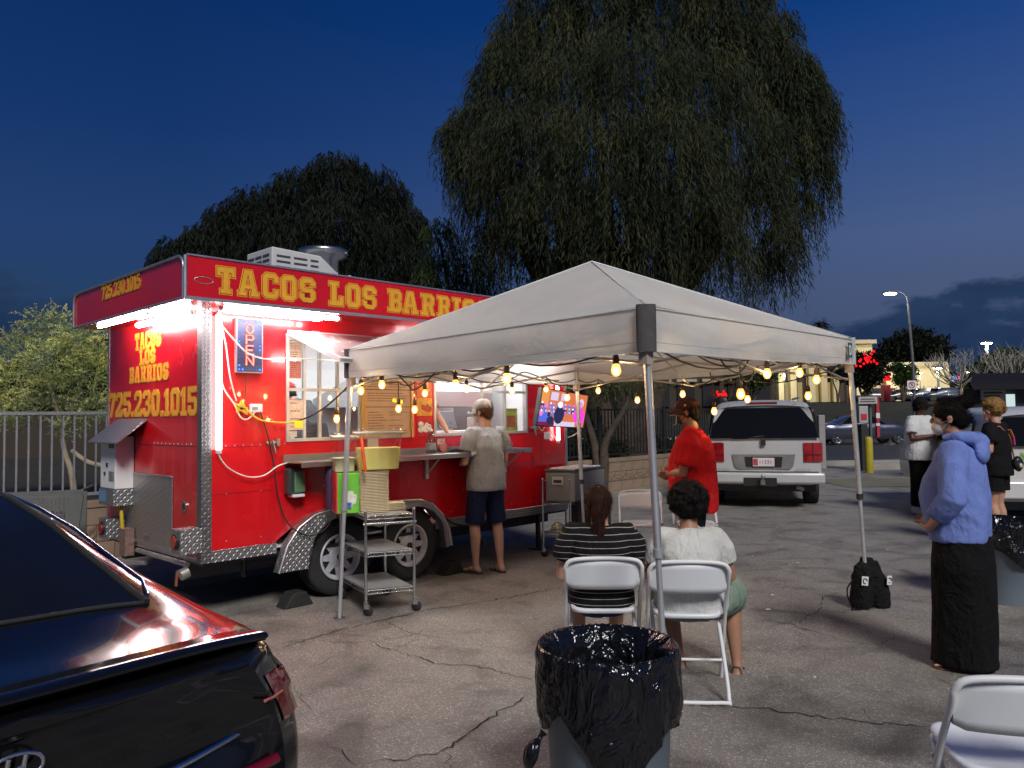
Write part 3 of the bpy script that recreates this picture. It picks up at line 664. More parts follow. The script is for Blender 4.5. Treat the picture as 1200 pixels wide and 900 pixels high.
# wheels
tyre = mat('tyre', (.022, .022, .023), .8, 0, .2, 20, .3, 80); rimm = mat('rim_white', (.55, .56, .60), .4, .15, .08)
def wheel_mesh(parent, c, tr=.35, rr=.205, w=.2, spokes=8, ax=-1, rim_mat=None, rot=None):
    root = MB(); c = Vector(c); A = (0, ax, 0) if rot is None else rot
    x_, y_, d_ = frame(A)
    root.lathe(c, [(rr, -w), (tr - .03, -w), (tr, -w + .03), (tr, -.03), (tr - .012, -.01), (tr - .05, .0), (rr + .02, -.004), (rr, -.02)], 32, A, cap=False)
    t = root.build('wheel', tyre, parent)
    q = MB(); q.lathe(c, [(rr + .003, -.012), (rr + .004, .002), (rr - .012, .004), (rr - .02, -.02), (rr - .035, -.03), (rr - .04, -.045)], 32, A, cap=False)
    q.lathe(c, [(.0, -.02), (.035, -.02), (.05, -.03), (.085, -.032), (.1, -.045)], 24, A, cap=False)
    for k in range(spokes):
        a = 2 * PI * k / spokes; u = x_ * math.cos(a) + y_ * math.sin(a); v = u.cross(d_)
        pts_ = [c + u * r1 + v * s1 + d_ * h1 for r1, s1, h1 in ((.085, .034, -.04), (.085, -.034, -.04), (rr - .02, -.02, -.032), (rr - .02, .02, -.032))]
        q.add(pts_ + [p_ - d_ * .012 for p_ in pts_], [(0, 1, 2, 3), (0, 3, 7, 4), (1, 5, 6, 2), (4, 7, 6, 5)])
    rim_ = q.build('rim', rim_mat or rimm, t)
    q = MB(); q.lathe(c, [(0, -.06), (rr - .01, -.06)], 24, A, cap=False); q.lathe(c, [(0, .005), (.028, .003), (.03, -.02)], 14, A, cap=False); q.build('hub', black_p, t)
    return t
for x in (1.27, 2.07): wheel_mesh(TR, (x, -.01, .345), .345, .205)
# tandem fender
cx1, cx2, cz_ = 1.27, 2.07, .345; R_ = .385
inner = [(cx1 + R_ * math.cos(a), cz_ + R_ * math.sin(a)) for a in np.linspace(PI * 1.03, PI * .36, 14)]
inner2 = [(cx2 + R_ * math.cos(a), cz_ + R_ * math.sin(a)) for a in np.linspace(PI * .64, -PI * .05, 14)]
inner = [(x, z) for x, z in inner if x < 1.58]; inner2 = [(x, z) for x, z in inner2 if x > 1.76]
outer = [(2.52, .30), (2.49, .46), (2.40, .62), (2.27, .735), (2.12, .79), (1.95, .80), (1.4, .80), (1.12, .795), (.95, .76), (.80, .67), (.69, .53), (.61, .31)]
poly = [(.80, .31)] + inner + [(1.62, .58), (1.72, .58)] + inner2 + outer
bmf = MB()
def triface(poly, y0, dep):
    b_ = bmesh.new(); vs = [b_.verts.new((u, y0, v)) for u, v in poly]; f = b_.faces.new(vs); bmesh.ops.triangulate(b_, faces=[f]); b_.verts.ensure_lookup_table()
    k = len(poly); bmf.add([v.co[:] for v in b_.verts] + [(v.co.x, y0 + dep, v.co.z) for v in b_.verts], [tuple(v.index for v in f.verts) for f in b_.faces] + [(i, (i + 1) % k, k + (i + 1) % k, k + i) for i in range(k)]); b_.free()
triface(poly, -.10, .098)
bmf.build('fender', diam, TR)
m = MB(); m.tube([Vector((u, -.10, v)) for u, v in outer], .012, 6); m.build('fender_rim', alu, TR)
m = MB(); m.b2((.66, .36, .3), (2.5, .5, .80)); m.b2((.66, .041, .80), (2.5, .36, .82)); m.build('wheel_well', black_p, TR)
# under-body, stabiliser jacks
m = MB(); m.tube([(4.2, .25, .46), (4.2, .25, .01)], .03, 8); m.b2((4.12, .17, .0), (4.28, .33, .02)); m.build('jack', black_p, TR)
for q0, q1 in (((.5, .3, .46), (.5, .3, .25)), ((3.0, .15, .46), (3.2, .15, .2))): m = MB(); m.tube([q0, q1], .025, 8); m.build('jack', black_p, TR)
# roof unit and exhaust
acm = mat('rooftop_unit', (.58, .58, .57), .5, 0, .06)
ac = MB(); ax0, ax1, ay0, ay1, az0, az1 = 1.09, 2.0, .9, 1.42, 2.66, 3.30
ac.prism([(ax0, az0), (ax1 + .05, az0), (ax1, az0 + .35), (ax0 + .55, az1 - .02), (ax0, az1)], lambda u, v, w: Vector((u, ay0 + w, v)), ay1 - ay0)
aco = ac.build('air_conditioner', acm, TR, .015, recalc=True)
m = MB()
for c_ in range(3):
    for r_ in range(7): m.b2((ax0 - .004, ay0 + .05 + c_ * .155, 2.90 + r_ * .052), (ax0 - .001, ay0 + .18 + c_ * .155, 2.925 + r_ * .052))
m.build('end_louvres', mat('louvre_dark', (.05, .05, .055), .7), aco)
m = MB()
for c_, (a_, b_) in enumerate(((.05, .2), (.24, .39), (.43, .52))):
    for r_ in range(6): m.b2((ax0 + a_, ay0 - .004, 2.93 + r_ * .055), (ax0 + b_, ay0 - .001, 2.95 + r_ * .055))
m.build('side_louvres', MATS['louvre_dark'], aco)
m = MB(); m.lathe((1.95, 1.35, 3.12), [(.16, 0), (.17, .22), (.24, .25), (.27, .30), (.26, .335), (.12, .36), (0, .365)], 24); m.build('exhaust_fan', steel, TR)
m = MB(); m.tube([(2.02, 1.0, 2.9), (2.06, 1.0, 3.12)], .07, 12, ); m.tube([(2.12, .95, 2.8), (2.14, .95, 3.02), (2.19, .93, 3.03), (2.21, .93, 2.96)], .012, 6); m.build('roof_pipe', steel, TR)
# water heater under its little roof, on the end wall
m = MB(); m.b2((-.17, 1.42, .98), (-.004, 1.80, 1.46)); wh = m.build('water_heater', white_paint, TR, .008)
for z in (1.05, 1.35):
    for k in range(4): m = MB(); m.b2((-.1735, 1.45 + k * .035, z), (-.1702, 1.465 + k * .035, z + .09)); m.build('slot', black_p, wh)
for a_, b_ in (((-.178, 1.60, 1.18), (-.171, 1.635, 1.215)), ((-.178, 1.66, 1.10), (-.171, 1.69, 1.13))): m = MB(); m.b2(a_, b_); m.build('knob', black_p, wh)
m = MB(); m.b2((-.18, 1.42, .83), (-.004, 1.80, .979)); bb = m.build('heater_base', diam, wh)
m = MB(); m.b2((-.184, 1.62, .86), (-.181, 1.79, .965)); m.build('blue_label', mat('blue_label', (.12, .25, .42), .4), wh)
m = MB(); A0 = [(-.004, 1.60), (-.26, 1.40), (-.275, 1.41), (-.004, 1.62)]
m.prism(A0, lambda u, v, w: Vector((u, 1.12 + w, v)), .72); m.build('heater_roof', diam, TR, recalc=True)
m = MB(); m.prism([(-.004, 1.595), (-.26, 1.395), (-.004, 1.395)], lambda u, v, w: Vector((u, 1.80 + w, v)), .012); m.build('roof_cheek', mat('dull_steel', (.33, .27, .22), .45, .6), TR, recalc=True)
m = MB(); m.tube(smoothpts([(-.09, 1.5, .84), (-.09, 1.47, .70), (-.07, 1.5, .52), (-.07, 1.55, .45)]), .018, 8); m.build('gas_hose', mat('yellow_hose', (.55, .38, .02), .5), TR)
m = MB(); m.b2((-.10, 1.36, .38), (-.02, 1.50, .62)); m.build('valve_box', mat('brown_valve', (.22, .14, .12), .6, .3, .4, 30), TR)
# panel seams and rivets
seam_d = mat('seam_dark', (.16, .004, .008), .5)
for lo_, hi_ in (((.08, -.0025, 1.372), (.72, .0, 1.376)), ((.08, -.0025, 1.0), (.60, .0, 1.003)), ((3.79, -.0025, 1.372), (4.42, 0, 1.376)), ((3.05, -.0025, .56), (3.054, 0, 1.19)), ((4.0, -.0025, .56), (4.004, 0, 2.48))): m = MB(); m.b2(lo_, hi_); m.build('panel_seam', seam_d, TR)
m = MB(); m.b2((-.0035, .08, 1.385), (-.0015, 2.09, 1.389)); m.build('panel_seam', seam_d, TR)
m = MB()
for k in range(9): m.ell((.12 + k * .075, -.001, 1.385), (.006, .004, .006), 6, 4)
for k in range(10): m.ell((-.003, .2 + k * .085, 1.40), (.004, .006, .006), 6, 4)
for x in np.arange(.2, 4.4, .3):
    for z in (.62, 1.0): 
        if not (.6 < x < 2.5 and z < .8): m.ell((x, -.0005, z), (.005, .003, .005), 6, 4)
for z in np.arange(1.0, 2.3, .17): m.ell((4.12, -.001, z), (.006, .004, .006), 6, 4)
o = m.build('rivets', alu, TR); o['kind'] = 'stuff'
# interior equipment
m = MB(); m.prism([(1.0, 2.1), (2.0, 1.82), (2.0, 1.72), (.95, 1.72), (.9, 1.9)], lambda u, v, w: Vector((2.2 + w, u, v)), 1.9)
lsteel = mat('brushed_light_steel', (.52, .54, .55), .45, .25, .06); m.build('exhaust_hood', lsteel, TR, recalc=True)
m = MB(); m.b2((2.2, 1.3, .9), (4.1, 1.97, 1.30)); m.b2((.2, 1.4, .9), (2.0, 1.97, 1.28)); m.b2((.2, 1.7, 1.75), (1.9, 1.97, 1.77)); m.build('cook_line', lsteel, TR, .01)
m = MB(); rnd = random.Random(9)
for k in range(9): 
    x = .35 + k * .18; r_ = rnd.uniform(.05, .08); m.lathe((x, 1.82, 1.771), [(r_, 0), (r_, rnd.uniform(.1, .25))], 14)
for k in range(5): m.lathe((2.5 + k * .33, 1.6, 1.301), [(.1, 0), (.11, rnd.uniform(.06, .16))], 16)
m.build('cooking_pots', mat('pots', (.28, .28, .3), .4, .7, .3), TR)
m = MB(); m.box((3.02, .55, 1.56), (.26, .03, .20), (math.radians(-20), 0, 0)); m.build('register_screen', mat('screen_grey', (.12, .125, .14), .3), TR, .005)
m = MB(); m.b2((2.5, .3, 1.42), (3.6, .62, 1.44)); m.b2((2.48, .32, 1.441), (2.66, .5, 1.50)); m.build('inner_counter', white_paint, TR)
m = MB(); m.b2((2.9, 1.965, 1.86), (3.05, 1.978, 2.28)); m.b2((3.35, 1.965, 1.95), (3.62, 1.978, 2.25)); o = m.build('wall_papers', white_p, TR)
print_lines(3.37, 3.6, 1.97, 2.2, 1.963, o, 7)
m = MB(); m.b2((2.62, .6, 1.8), (2.80, .62, 2.2)); m.build('red_apron', mat('red_cloth', (.6, .02, .02), .8), TR)
m = MB(); m.b2((3.46, .05, 1.43), (3.66, .065, 1.68)); o = m.build('green_menu', mat('green_yellow_print', (.45, .5, .08), .5, 0, .5, 14), TR)
m = MB(); m.b2((3.49, .045, 1.47), (3.62, .049, 1.60)); m.build('menu_picture', mat('red_print', (.5, .12, .08), .5, 0, .5, 30), o)
m = MB(); m.lathe((3.2, .3, 1.441), [(.06, 0), (.065, .14), (.055, .15)], 16); m.lathe((3.32, .33, 1.441), [(.04, 0), (.045, .22), (.02, .26), (.02, .3)], 14); m.build('sauce_jars', mat('sauce', (.35, .3, .28), .4, 0, .4, 12), TR)
# soap dispenser, timer box, latches
m = MB(); m.b2((.70, -.10, .95), (.84, -.004, 1.18)); o = m.build('soap_dispenser', mat('dark_smoked', (.03, .05, .045), .15, 0, .1, coat=.5), TR, .02)
m = MB(); m.b2((.75, -.115, .97), (.85, -.101, 1.15)); m.build('dispenser_front', mat('green_soap', (.10, .22, .12), .2, 0, .2), o, .01)
m = MB(); m.b2((.735, -.118, .93), (.845, -.02, .955)); m.build('dispenser_lip', white_p, o, .005)
m = MB(); m.b2((.39, -.035, 1.655), (.50, -.004, 1.725)); o = m.build('timer_box', white_p, TR, .008)
m = MB(); m.b2((.405, -.0375, 1.675), (.455, -.0355, 1.70)); m.build('timer_display', mat('lcd', (.25, .26, .24), .3), o)
def latch(x, z):
    w = MB(); w.b2((x - .06, -.012, z - .012), (x + .06, -.003, z + .012)); w.b2((x + .03, -.03, z - .03), (x + .06, -.003, z + .03)); w.tube([(x - .01, -.03, z + .02), (x + .01, -.04, z - .09)], .01, 6); w.tube([(x - .06, -.02, z), (x + .06, -.02, z)], .008, 6); w.build('latch', steel, TR)
latch(.60, 1.40); latch(3.86, 1.46)
m = MB()
m.b2((.28, -.03, 1.66), (.33, -.004, 1.73)); m.build('outlet_box', black_p, TR)
# cords on the trailer wall
def cord(pts, r, mt, nm='cord', parent=None):
    w = MB(); w.tube(smoothpts(pts, 5), r, 6); return w.build(nm, mt, parent or TR)
wc = mat('white_cord', (.72, .70, .62), .5); yc = mat('yellow_cord', (.85, .55, .05), .5)
cord([(.10, -.05, 2.40), (.2, -.06, 2.28), (.35, -.07, 2.14), (.55, -.05, 2.10), (.8, -.05, 2.12), (1.4, -.7, 2.05)], .006, wc)
cord([(.12, -.05, 2.42), (.17, -.05, 2.2), (.21, -.04, 1.95), (.27, -.03, 1.75)], .006, wc)
cord([(.12, -.04, 2.0), (.16, -.04, 1.85), (.25, -.04, 1.72), (.30, -.04, 1.62), (.36, -.04, 1.60), (.43, -.04, 1.66)], .006, wc)
cord([(.09, -.05, 1.36), (.18, -.05, 1.22), (.35, -.05, 1.13), (.5, -.05, 1.13), (.62, -.06, 1.20), (.72, -.08, 1.23)], .006, wc)
cord([(.36, -.03, 2.0), (.35, -.03, 1.85), (.34, -.03, 1.72)], .004, wire_m)
cord([(.48, -.03, 1.66), (.55, -.03, 1.45), (.60, -.04, 1.2), (.63, -.05, .95), (.70, -.08, .72), (.85, -.13, .60), (1.0, -.14, .62), (1.1, -.13, .70)], .006, wire_m)
cord([(2.45, -.03, .62), (2.6, -.05, .50), (2.9, -.06, .45), (3.1, -.05, .5)], .012, wire_m)
for k in range(6):
    a = random.random(); cord([(.24 + .01 * k, -.04, 1.74 - .012 * k), (.30, -.06, 1.70 + .01 * k), (.36, -.04, 1.69 - .01 * k), (.26, -.05, 1.66 + .008 * k)], .005, yc, 'cord_tangle')
cord([(.33, -.04, 1.70), (.45, -.05, 1.60), (.60, -.06, 1.57), (.74, -.10, 1.57), (.80, -.12, 1.58)], .008, yc)
# white sprinkling of small wall fixtures near the far end
cord([(3.9, -.02, 1.55), (3.98, -.03, 1.42), (4.08, -.03, 1.50), (4.15, -.03, 1.40), (4.25, -.03, 1.30)], .005, wc)
m = MB(); m.b2((4.05, -.03, 1.32), (4.12, -.004, 1.40)); m.build('outlet_box', white_p, TR)
TRL = TR.matrix_world
def trp(x, y, z): return TC + TX * x + TY * y + Vector((0, 0, z))
# wheel chocks
for x in (.80, 2.56):
    m = MB(); m.prism([(-.14, 0), (.14, 0), (.07, .12), (-.05, .12)], lambda u, v, w: Vector((u, w, v)), .16)
    o = m.build('wheel_chock', black_r, None, .008, recalc=True); o.location = trp(x, -.10, 0.0); o.rotation_euler.z = TA
    tag(o, 'black rubber chock wedged %s' % ('before the front trailer wheel, beside the dark shadow' if x < 1 else 'behind the rear trailer wheel, near the wire cart'), 'wheel chock')
# ================================================================== pop-up canopy
CT = [Vector((-1.30, 6.2, 0)), Vector((.70, 4.0, 0)), Vector((2.77, 6.3, 0)), Vector((.70, 8.35, 0))]     # leg tops: left, near, right, far
CB = [Vector((-1.40, 6.2, 0)), Vector((.775, 4.02, 0)), Vector((2.86, 6.30, 0)), Vector((.76, 8.3, 0))]
PK = Vector((.66, 6.17, 2.83))
def fabric(name, col, trl=.35, bs=6):
    m = bpy.data.materials.new(name); m.use_nodes = True; t = NT(m); n = t.t.nodes
    v = t.coord(); nz = t.noise(v, bs * .7, 5, .55, .35)
    c = t.ramp(t.noise(v, 1.5, 4), [(.3, tuple(x * .9 for x in col)), (.7, col)])
    t.l(c, t.b.inputs['Base Color']); t.b.inputs['Roughness'].default_value = .75
    bp = t.bump(nz, .55, .018)
    tr = t.n('ShaderNodeBsdfTranslucent', {0: c}); t.l(bp.outputs[0], tr.inputs['Normal'])
    mx = t.n('ShaderNodeMixShader', {0: trl, 1: t.b.outputs[0], 2: tr.outputs[0]}); t.l(mx.outputs[0], t.out.inputs[0]); return m
can = fabric('canopy_fabric', (.76, .78, .77), .42, 8)
V_ = Vector; hem_m = mat('hem_grey', (.5, .5, .47), .8)
tent = empty('canopy_tent', (0, 0, 0), 0, 'off-white pop-up canopy tent hung with warm bulbs beside the red trailer', 'canopy')
ZT = [2.14, 2.155, 2.19, 2.15]; ZB = [1.925, 1.925, 1.985, 1.93]
ctr = (CT[0] + CT[1] + CT[2] + CT[3]) / 4
from mathutils import noise as mn
m = MB(); n = 36; nrmoff = .03
for k in range(4):
    a = CT[k].copy(); b = CT[(k + 1) % 4].copy(); a.z = ZT[k]; b.z = ZT[(k + 1) % 4]
    a += (a - ctr).normalized() * Vector((1, 1, 0)).length * .02; b += (b - ctr).normalized() * .02
    rows = []
    for j in range(n + 1):
        t = j / n; row = []
        for i in range(n + 1):
            s_ = i / n; e = a.lerp(b, s_); q = e.lerp(PK, t)
            w = math.sin(PI * s_) * (1 - t)                              # sag between the ribs
            q.z -= .05 * w * math.sin(PI * min(1, t * 1.2 + .15)) + .012 * mn.noise(q * 3) * w + .010 * (1 - t) * abs(mn.noise(V_((q.x * 2.2 + q.y * 1.4, q.y * 5 - q.x * 3, k * 3)))) + .004 * abs(mn.noise(q * 9))
            if t < .2: q.z += .0
            row.append(q)
        rows.append(row)
    vs = [q for r_ in rows for q in r_]; fs = [(j * (n + 1) + i, j * (n + 1) + i + 1, (j + 1) * (n + 1) + i + 1, (j + 1) * (n + 1) + i) for j in range(n) for i in range(n)]
    m.add(vs, fs, True)
roof_c = m.build('canopy_roof', can, tent)
for k in range(4):
    a = CT[k].copy(); b = CT[(k + 1) % 4].copy(); d = (b - a).normalized(); out = Vector((d.y, -d.x, 0))
    if out.dot((a + b) / 2 - ctr) < 0: out = -out
    m = MB(); vs = []; n2 = 40
    for j in range(7):
        for i in range(n2 + 1):
            s_ = i / n2; q = a.lerp(b, s_); z1 = ZT[k] * (1 - s_) + ZT[(k + 1) % 4] * s_ - .004; z0 = ZB[k] * (1 - s_) + ZB[(k + 1) % 4] * s_ - .012 * math.sin(s_ * PI)
            q.z = z1 + (z0 - z1) * j / 6
            q += out * (.022 + .018 * math.sin(PI * j / 6) * math.sin(PI * s_) + .010 * mn.noise(Vector((s_ * 9, j * .35, k * 7))) * (j / 6 + .3))
            vs.append(q)
    m.add(vs, [(j * (n2 + 1) + i, j * (n2 + 1) + i + 1, (j + 1) * (n2 + 1) + i + 1, (j + 1) * (n2 + 1) + i) for j in range(6) for i in range(n2)], True)
    m.tube([vs[6 * (n2 + 1) + i] for i in range(n2 + 1)], .004, 5)
    m.build('valance', can, tent)
    m = MB(); m.tube([vs[5 * (n2 + 1) + i] + out * .001 + V_((0, 0, .012)) for i in range(n2 + 1)], .002, 4); m.tube([vs[i] + out * .003 for i in range(n2 + 1)], .005, 5); m.build('stitched_hem', hem_m, tent)
seam = mat('seam_tape', (.72, .72, .70), .6)
for k in range(4):
    a = CT[k].copy(); a.z = ZT[k] + .008; m = MB(); m.tube([a, a.lerp(PK, .5) + Vector((0, 0, .004)), PK + Vector((0, 0, .006))], .007, 6); m.build('roof_seam', seam, tent)
patch_m = mat('dark_patch', (.075, .07, .068), .85, 0, .2, 20, .4, 60)
for k in range(4):
    a = CT[k]; o_ = (a - ctr).normalized() * .05; sdir = Vector((-o_.y, o_.x, 0)).normalized(); m = MB()
    rr = .052 if k == 1 else .03
    rings = []
    for z in np.linspace(ZB[k] - .005, ZT[k] + .012, 7):
        c = a + o_ * .6 + Vector((0, 0, z)); w_ = rr + .006 * mn.noise(Vector((z * 30, k, 0)))
        rings.append([c + sdir * w_ * math.cos(t) + o_.normalized() * .024 * math.sin(t) for t in [2 * PI * i / 10 for i in range(10)]])
    m.loft(rings); m.build('corner_sleeve', patch_m if k in (0, 1) else can, tent)
for k in range(4):                                                       # legs: outer tube, inner tube, collar, foot
    a = CB[k]; b = CT[k] + Vector((0, 0, ZB[k] + .16)); mid = a.lerp(b, .42)
    m = MB(); m.tube([mid, b], .021, 4 if k == 1 else 8); lg = m.build('leg', pole_m, tent)
    m = MB(); m.tube([a + Vector((0, 0, .012)), mid], .016, 8); m.build('inner_tube', pole_m, lg)
    m = MB(); m.tube([mid - Vector((0, 0, .02)), mid + Vector((0, 0, .025))], .027, 10); m.build('collar', grey_paint if k < 2 else wire_m, lg)
    m = MB(); m.box(a + Vector((0, 0, .006)), (.085, .085, .012), (0, 0, .6)); m.build('foot_plate', steel, lg)
    m = MB(); m.box(CT[k] + Vector((0, 0, ZB[k] - .035)), (.055, .055, .07), (0, 0, .76)); m.build('slider', mat('slider_beige', (.42, .33, .26), .5), lg)
bar_m = mat('truss_bar', (.40, .37, .34), .45, .5)
ends = []
for k in range(4):
    a, b = CT[k], CT[(k + 1) % 4]; mid = (a + b) / 2; ins = (ctr - mid).normalized() * .02
    zt, zb = 2.08, 1.86
    for p, q in ((a, mid), (b, mid)):
        off = ins
        m = MB(); m.tube([p + off + Vector((0, 0, zt)), q + off + Vector((0, 0, zb))], .010, 4); m.build('truss_bar', bar_m, tent)
        m = MB(); m.tube([p + off * 2 + Vector((0, 0, zb)), q + off * 2 + Vector((0, 0, zt))], .010, 4); m.build('truss_bar', bar_m, tent)
    m = MB(); m.tube([mid + ins * 3 + Vector((0, 0, zt)), ctr.lerp(mid, .06) + Vector((0, 0, 2.12))], .010, 4); m.build('truss_bar', bar_m, tent)
    m = MB(); m.tube([mid + ins * 3 + Vector((0, 0, zb)), ctr.lerp(mid, .5) + Vector((0, 0, 2.20)), ctr.lerp(mid, .06) + Vector((0, 0, 2.35))], .010, 4); m.build('truss_bar', bar_m, tent)
m = MB(); m.tube([ctr + Vector((0, 0, 2.08)), PK - Vector((0, 0, .03))], .016, 8); m.build('peak_pole', bar_m, tent)
# printed mark at the right corner
lp = CT[2].lerp(CT[1], .04) ; dd = (CT[1] - CT[2]).normalized(); oo = Vector((-dd.y, dd.x, 0)); oo = oo if oo.y < 0 else -oo
m = MB(); c = CT[2] + dd * .115 + oo * .047
def q3(u, v, w): return c - dd * u + Vector((0, 0, 2.09 + v)) + oo * w
m.prism([(-.045, -.06), (.045, -.06), (.045, .06), (-.045, .06)], lambda u, v, w: q3(u, v, w), .002); o = m.build('logo_patch', mat('logo_green', (.05, .10, .09), .6), tent, recalc=True)
curve_poly([seam], [[(-.022, -.04), (.01, -.04), (.028, -.02), (.028, .02), (.01, .04), (-.022, .04)], [(-.008, -.024), (.006, -.024), (.014, -.012), (.014, .012), (.006, .024), (-.008, .024)]], lambda u, v, w: q3(u, v, .003 + w), o, 'logo_letter')

# ================================================================== string lights
SL = empty('string_light', (0, 0, 0), 0, 'string of warm bulbs slung round the underside of the canopy tent', 'string light')
def edge_hit(x, y, k, inset=.0):
    a, b = CT[k], CT[(k + 1) % 4]; d = (b - a).normalized(); nn = Vector((d.y, -d.x, 0))
    if nn.dot(ctr - a) < 0: nn = -nn
    return plane_hit(x, y, a + nn * inset, nn)
B = [(0, 423, 458, .08), (0, 447.5, 451, .03), (3, 467, 479, .0), (3, 486, 480, .0), (3, 498, 461, .0), (0, 534, 451, .02), (3, 547, 456, .0), (0, 594, 444, .0), (3, 600, 458, .05), (3, 640, 456, .0), (3, 665, 466, .35), (0, 722, 434, .02),
     (2, 701, 458, .0), (2, 747, 469, .0), (2, 800, 462, .1), (1, 813, 409, .35), (1, 868, 462, .02), (2, 876, 468, .1), (2, 837, 482, .4), (1, 899, 438, .0), (1, 937, 437, .02), (1, 957, 445, .0), (2, 947, 464, .1)]
sock_m = mat('bulb_socket', (.06, .03, .015), .5)
bm_ = MB(); bm_.lathe((0, 0, 0), [(.003, -.034), (.016, -.029), (.026, -.012), (.027, .003), (.021, .022), (.014, .036)], 12)
sm_ = MB(); sm_.lathe((0, 0, 0), [(.015, .034), (.018, .04), (.018, .07), (.012, .085), (.003, .09)], 10)
shell_m = bpy.data.materials.new('amber_glow_shell'); shell_m.use_nodes = True; t_ = NT(shell_m); tr_ = t_.n('ShaderNodeBsdfTransparent'); tr_.inputs[0].default_value = (1, .80, .45, 1); em_ = t_.n('ShaderNodeEmission'); em_.inputs[0].default_value = (1, .42, .10, 1); em_.inputs[1].default_value = 1.6  # shell emission puts the orange glow around the filament into the glass
mx_ = t_.n('ShaderNodeAddShader', {0: tr_.outputs[0], 1: em_.outputs[0]}); t_.l(mx_.outputs[0], t_.out.inputs[0])
co_ = MB(); co_.ell((0, 0, -.004), (.0125, .0125, .018), 10, 8)
bulb0 = None; heads = {0: [], 1: [], 2: [], 3: []}
for k, x, y, ins in B:
    p = edge_hit(x, y, k, ins)
    if bulb0 is None:
        bulb0 = bm_.build('bulb', shell_m, SL, loc=p); sock0 = sm_.build('socket', sock_m, bulb0); core0 = co_.build('filament', bulb_m, bulb0)
    else:
        b_ = inst(bulb0, 'bulb', SL, p); inst(sock0, 'socket', b_); inst(core0, 'filament', b_)
    heads[k].append((p, x))
for k in range(4):
    a, b = CT[k], CT[(k + 1) % 4]; L = (b - a).length; d = (b - a) / L
    hs = sorted(heads[k], key=lambda q: (q[0] - a).dot(d))
    pts = [a + Vector((0, 0, ZB[k] + .06))]
    for i, (p, x) in enumerate(hs):
        s_ = (p - a).dot(d); anchor = p + Vector((0, 0, .09)); zc = min(max(anchor.z + .03, 1.90), 2.0)
        pts.append(Vector((p.x, p.y, zc)))
        if zc - anchor.z > .02:
            m = MB(); m.tube([anchor, Vector((p.x, p.y, zc))], .004, 5); m.build('drop_wire', wire_m, SL)
    pts.append(b + Vector((0, 0, ZB[(k + 1) % 4] + .06)))
    full = []
    for p, q in zip(pts[:-1], pts[1:]): full += catenary(p, q, .02 + .05 * (q - p).length, 6)[:-1]
    full.append(pts[-1]); m = MB(); m.tube(full, .0055, 6); m.build('cable', wire_m, SL)
# loops where the cable is bunched
def px_on(k, pts, ins=.03): return [edge_hit(x, y, k, ins) for x, y in pts]
for k, pl in ((0, [(466, 439), (480, 453), (484, 457), (497, 450), (510, 436)]), (1, [(844, 421), (852, 431), (864, 437), (872, 431), (877, 422)]), (2, [(832, 436), (838, 464), (843, 465), (855, 468), (860, 445)]), (1, [(867, 437), (873, 447), (880, 444), (884, 434), (890, 429), (899, 429), (908, 427)]),
              (3, [(525, 434), (545, 441), (575, 437), (600, 443), (615, 436), (640, 445), (655, 446)])):
    m = MB(); m.tube(smoothpts(px_on(k, pl, .02), 4), .0055, 6); m.build('cable_loop', wire_m, SL)
# supply lead from the trailer wall to the tent corner, with one bulb and two yellow tags
pA = trp(.76, -.10, 1.575); pB = CT[0] + Vector((-.02, 0, 1.86)); lead = catenary(pA, pB, .05, 12)
m = MB(); m.tube(lead, .007, 6); m.build('supply_lead', wire_m, SL)
pl_ = lead[8]; pb = Vector((pl_.x, pl_.y, 0)); q = at(394.5, 491, pl_.y)
b_ = inst(bulb0, 'bulb', SL, q); inst(sock0, 'socket', b_); inst(core0, 'filament', b_); m = MB(); m.tube([q + Vector((0, 0, .09)), Vector((q.x, q.y, q.z + .19))], .004, 5); m.build('drop_wire', wire_m, SL)
yt = mat('yellow_tag', (.85, .72, .02), .5)
t1 = at(350, 497, lead[3].y); m = MB(); m.box(t1, (.07, .004, .06), (0, 0, .4)); m.build('warning_tag', yt, SL)
t2 = edge_hit(467, 467, 3, 0) if False else at(466, 470, 6.9); m = MB(); m.box(t2, (.09, .004, .035), (0, .25, .3)); m.build('warning_tag', yt, SL)

# ================================================================== television on the trailer wall
def tvp(u, v, w=0):      # u 0..1 left-right, v 0..1 bottom-top
    q = TVQ[0] * (1 - u) * (1 - v) + TVQ[1] * u * (1 - v) + TVQ[3] * (1 - u) * v + TVQ[2] * u * v
    return q + TVN * w
TVQ = [at(629, 498, 8.30), at(683, 501, 8.82), at(689, 464, 8.82), at(636, 455, 8.30)]
TVN = (TVQ[1] - TVQ[0]).cross(TVQ[3] - TVQ[0]).normalized(); TVN = TVN if TVN.y < 0 else -TVN
tv = empty('television', (0, 0, 0), 0, 'flat television mounted on the trailer end showing a crowd and a lady in magenta', 'television')
m = MB()
def tvbox(mb, u0, u1, v0, v1, w0, w1):
    q = [tvp(u, v, w) for w in (w0, w1) for v in (v0, v1) for u in (u0, u1)]
    mb.add(q, [(0, 2, 3, 1), (4, 5, 7, 6), (0, 1, 5, 4), (2, 6, 7, 3), (0, 4, 6, 2), (1, 3, 7, 5)])
tvbox(m, -.02, 1.02, -.03, 1.03, -.05, -.004); m.build('casing', black_p, tv)
m = MB(); tvbox(m, -.02, 1.02, -.03, .0, -.0039, .006); tvbox(m, -.02, 1.02, 1.0, 1.03, -.0039, .006); tvbox(m, -.02, 0, 0.001, .999, -.0039, .006); tvbox(m, 1.0, 1.02, 0.001, .999, -.0039, .006); m.build('bezel', black_p, tv)
scr = MB(); cols = []
def tvm(name, c, s=1.0): cols.append(emat('tv_' + name, c, s)); return len(cols) - 1
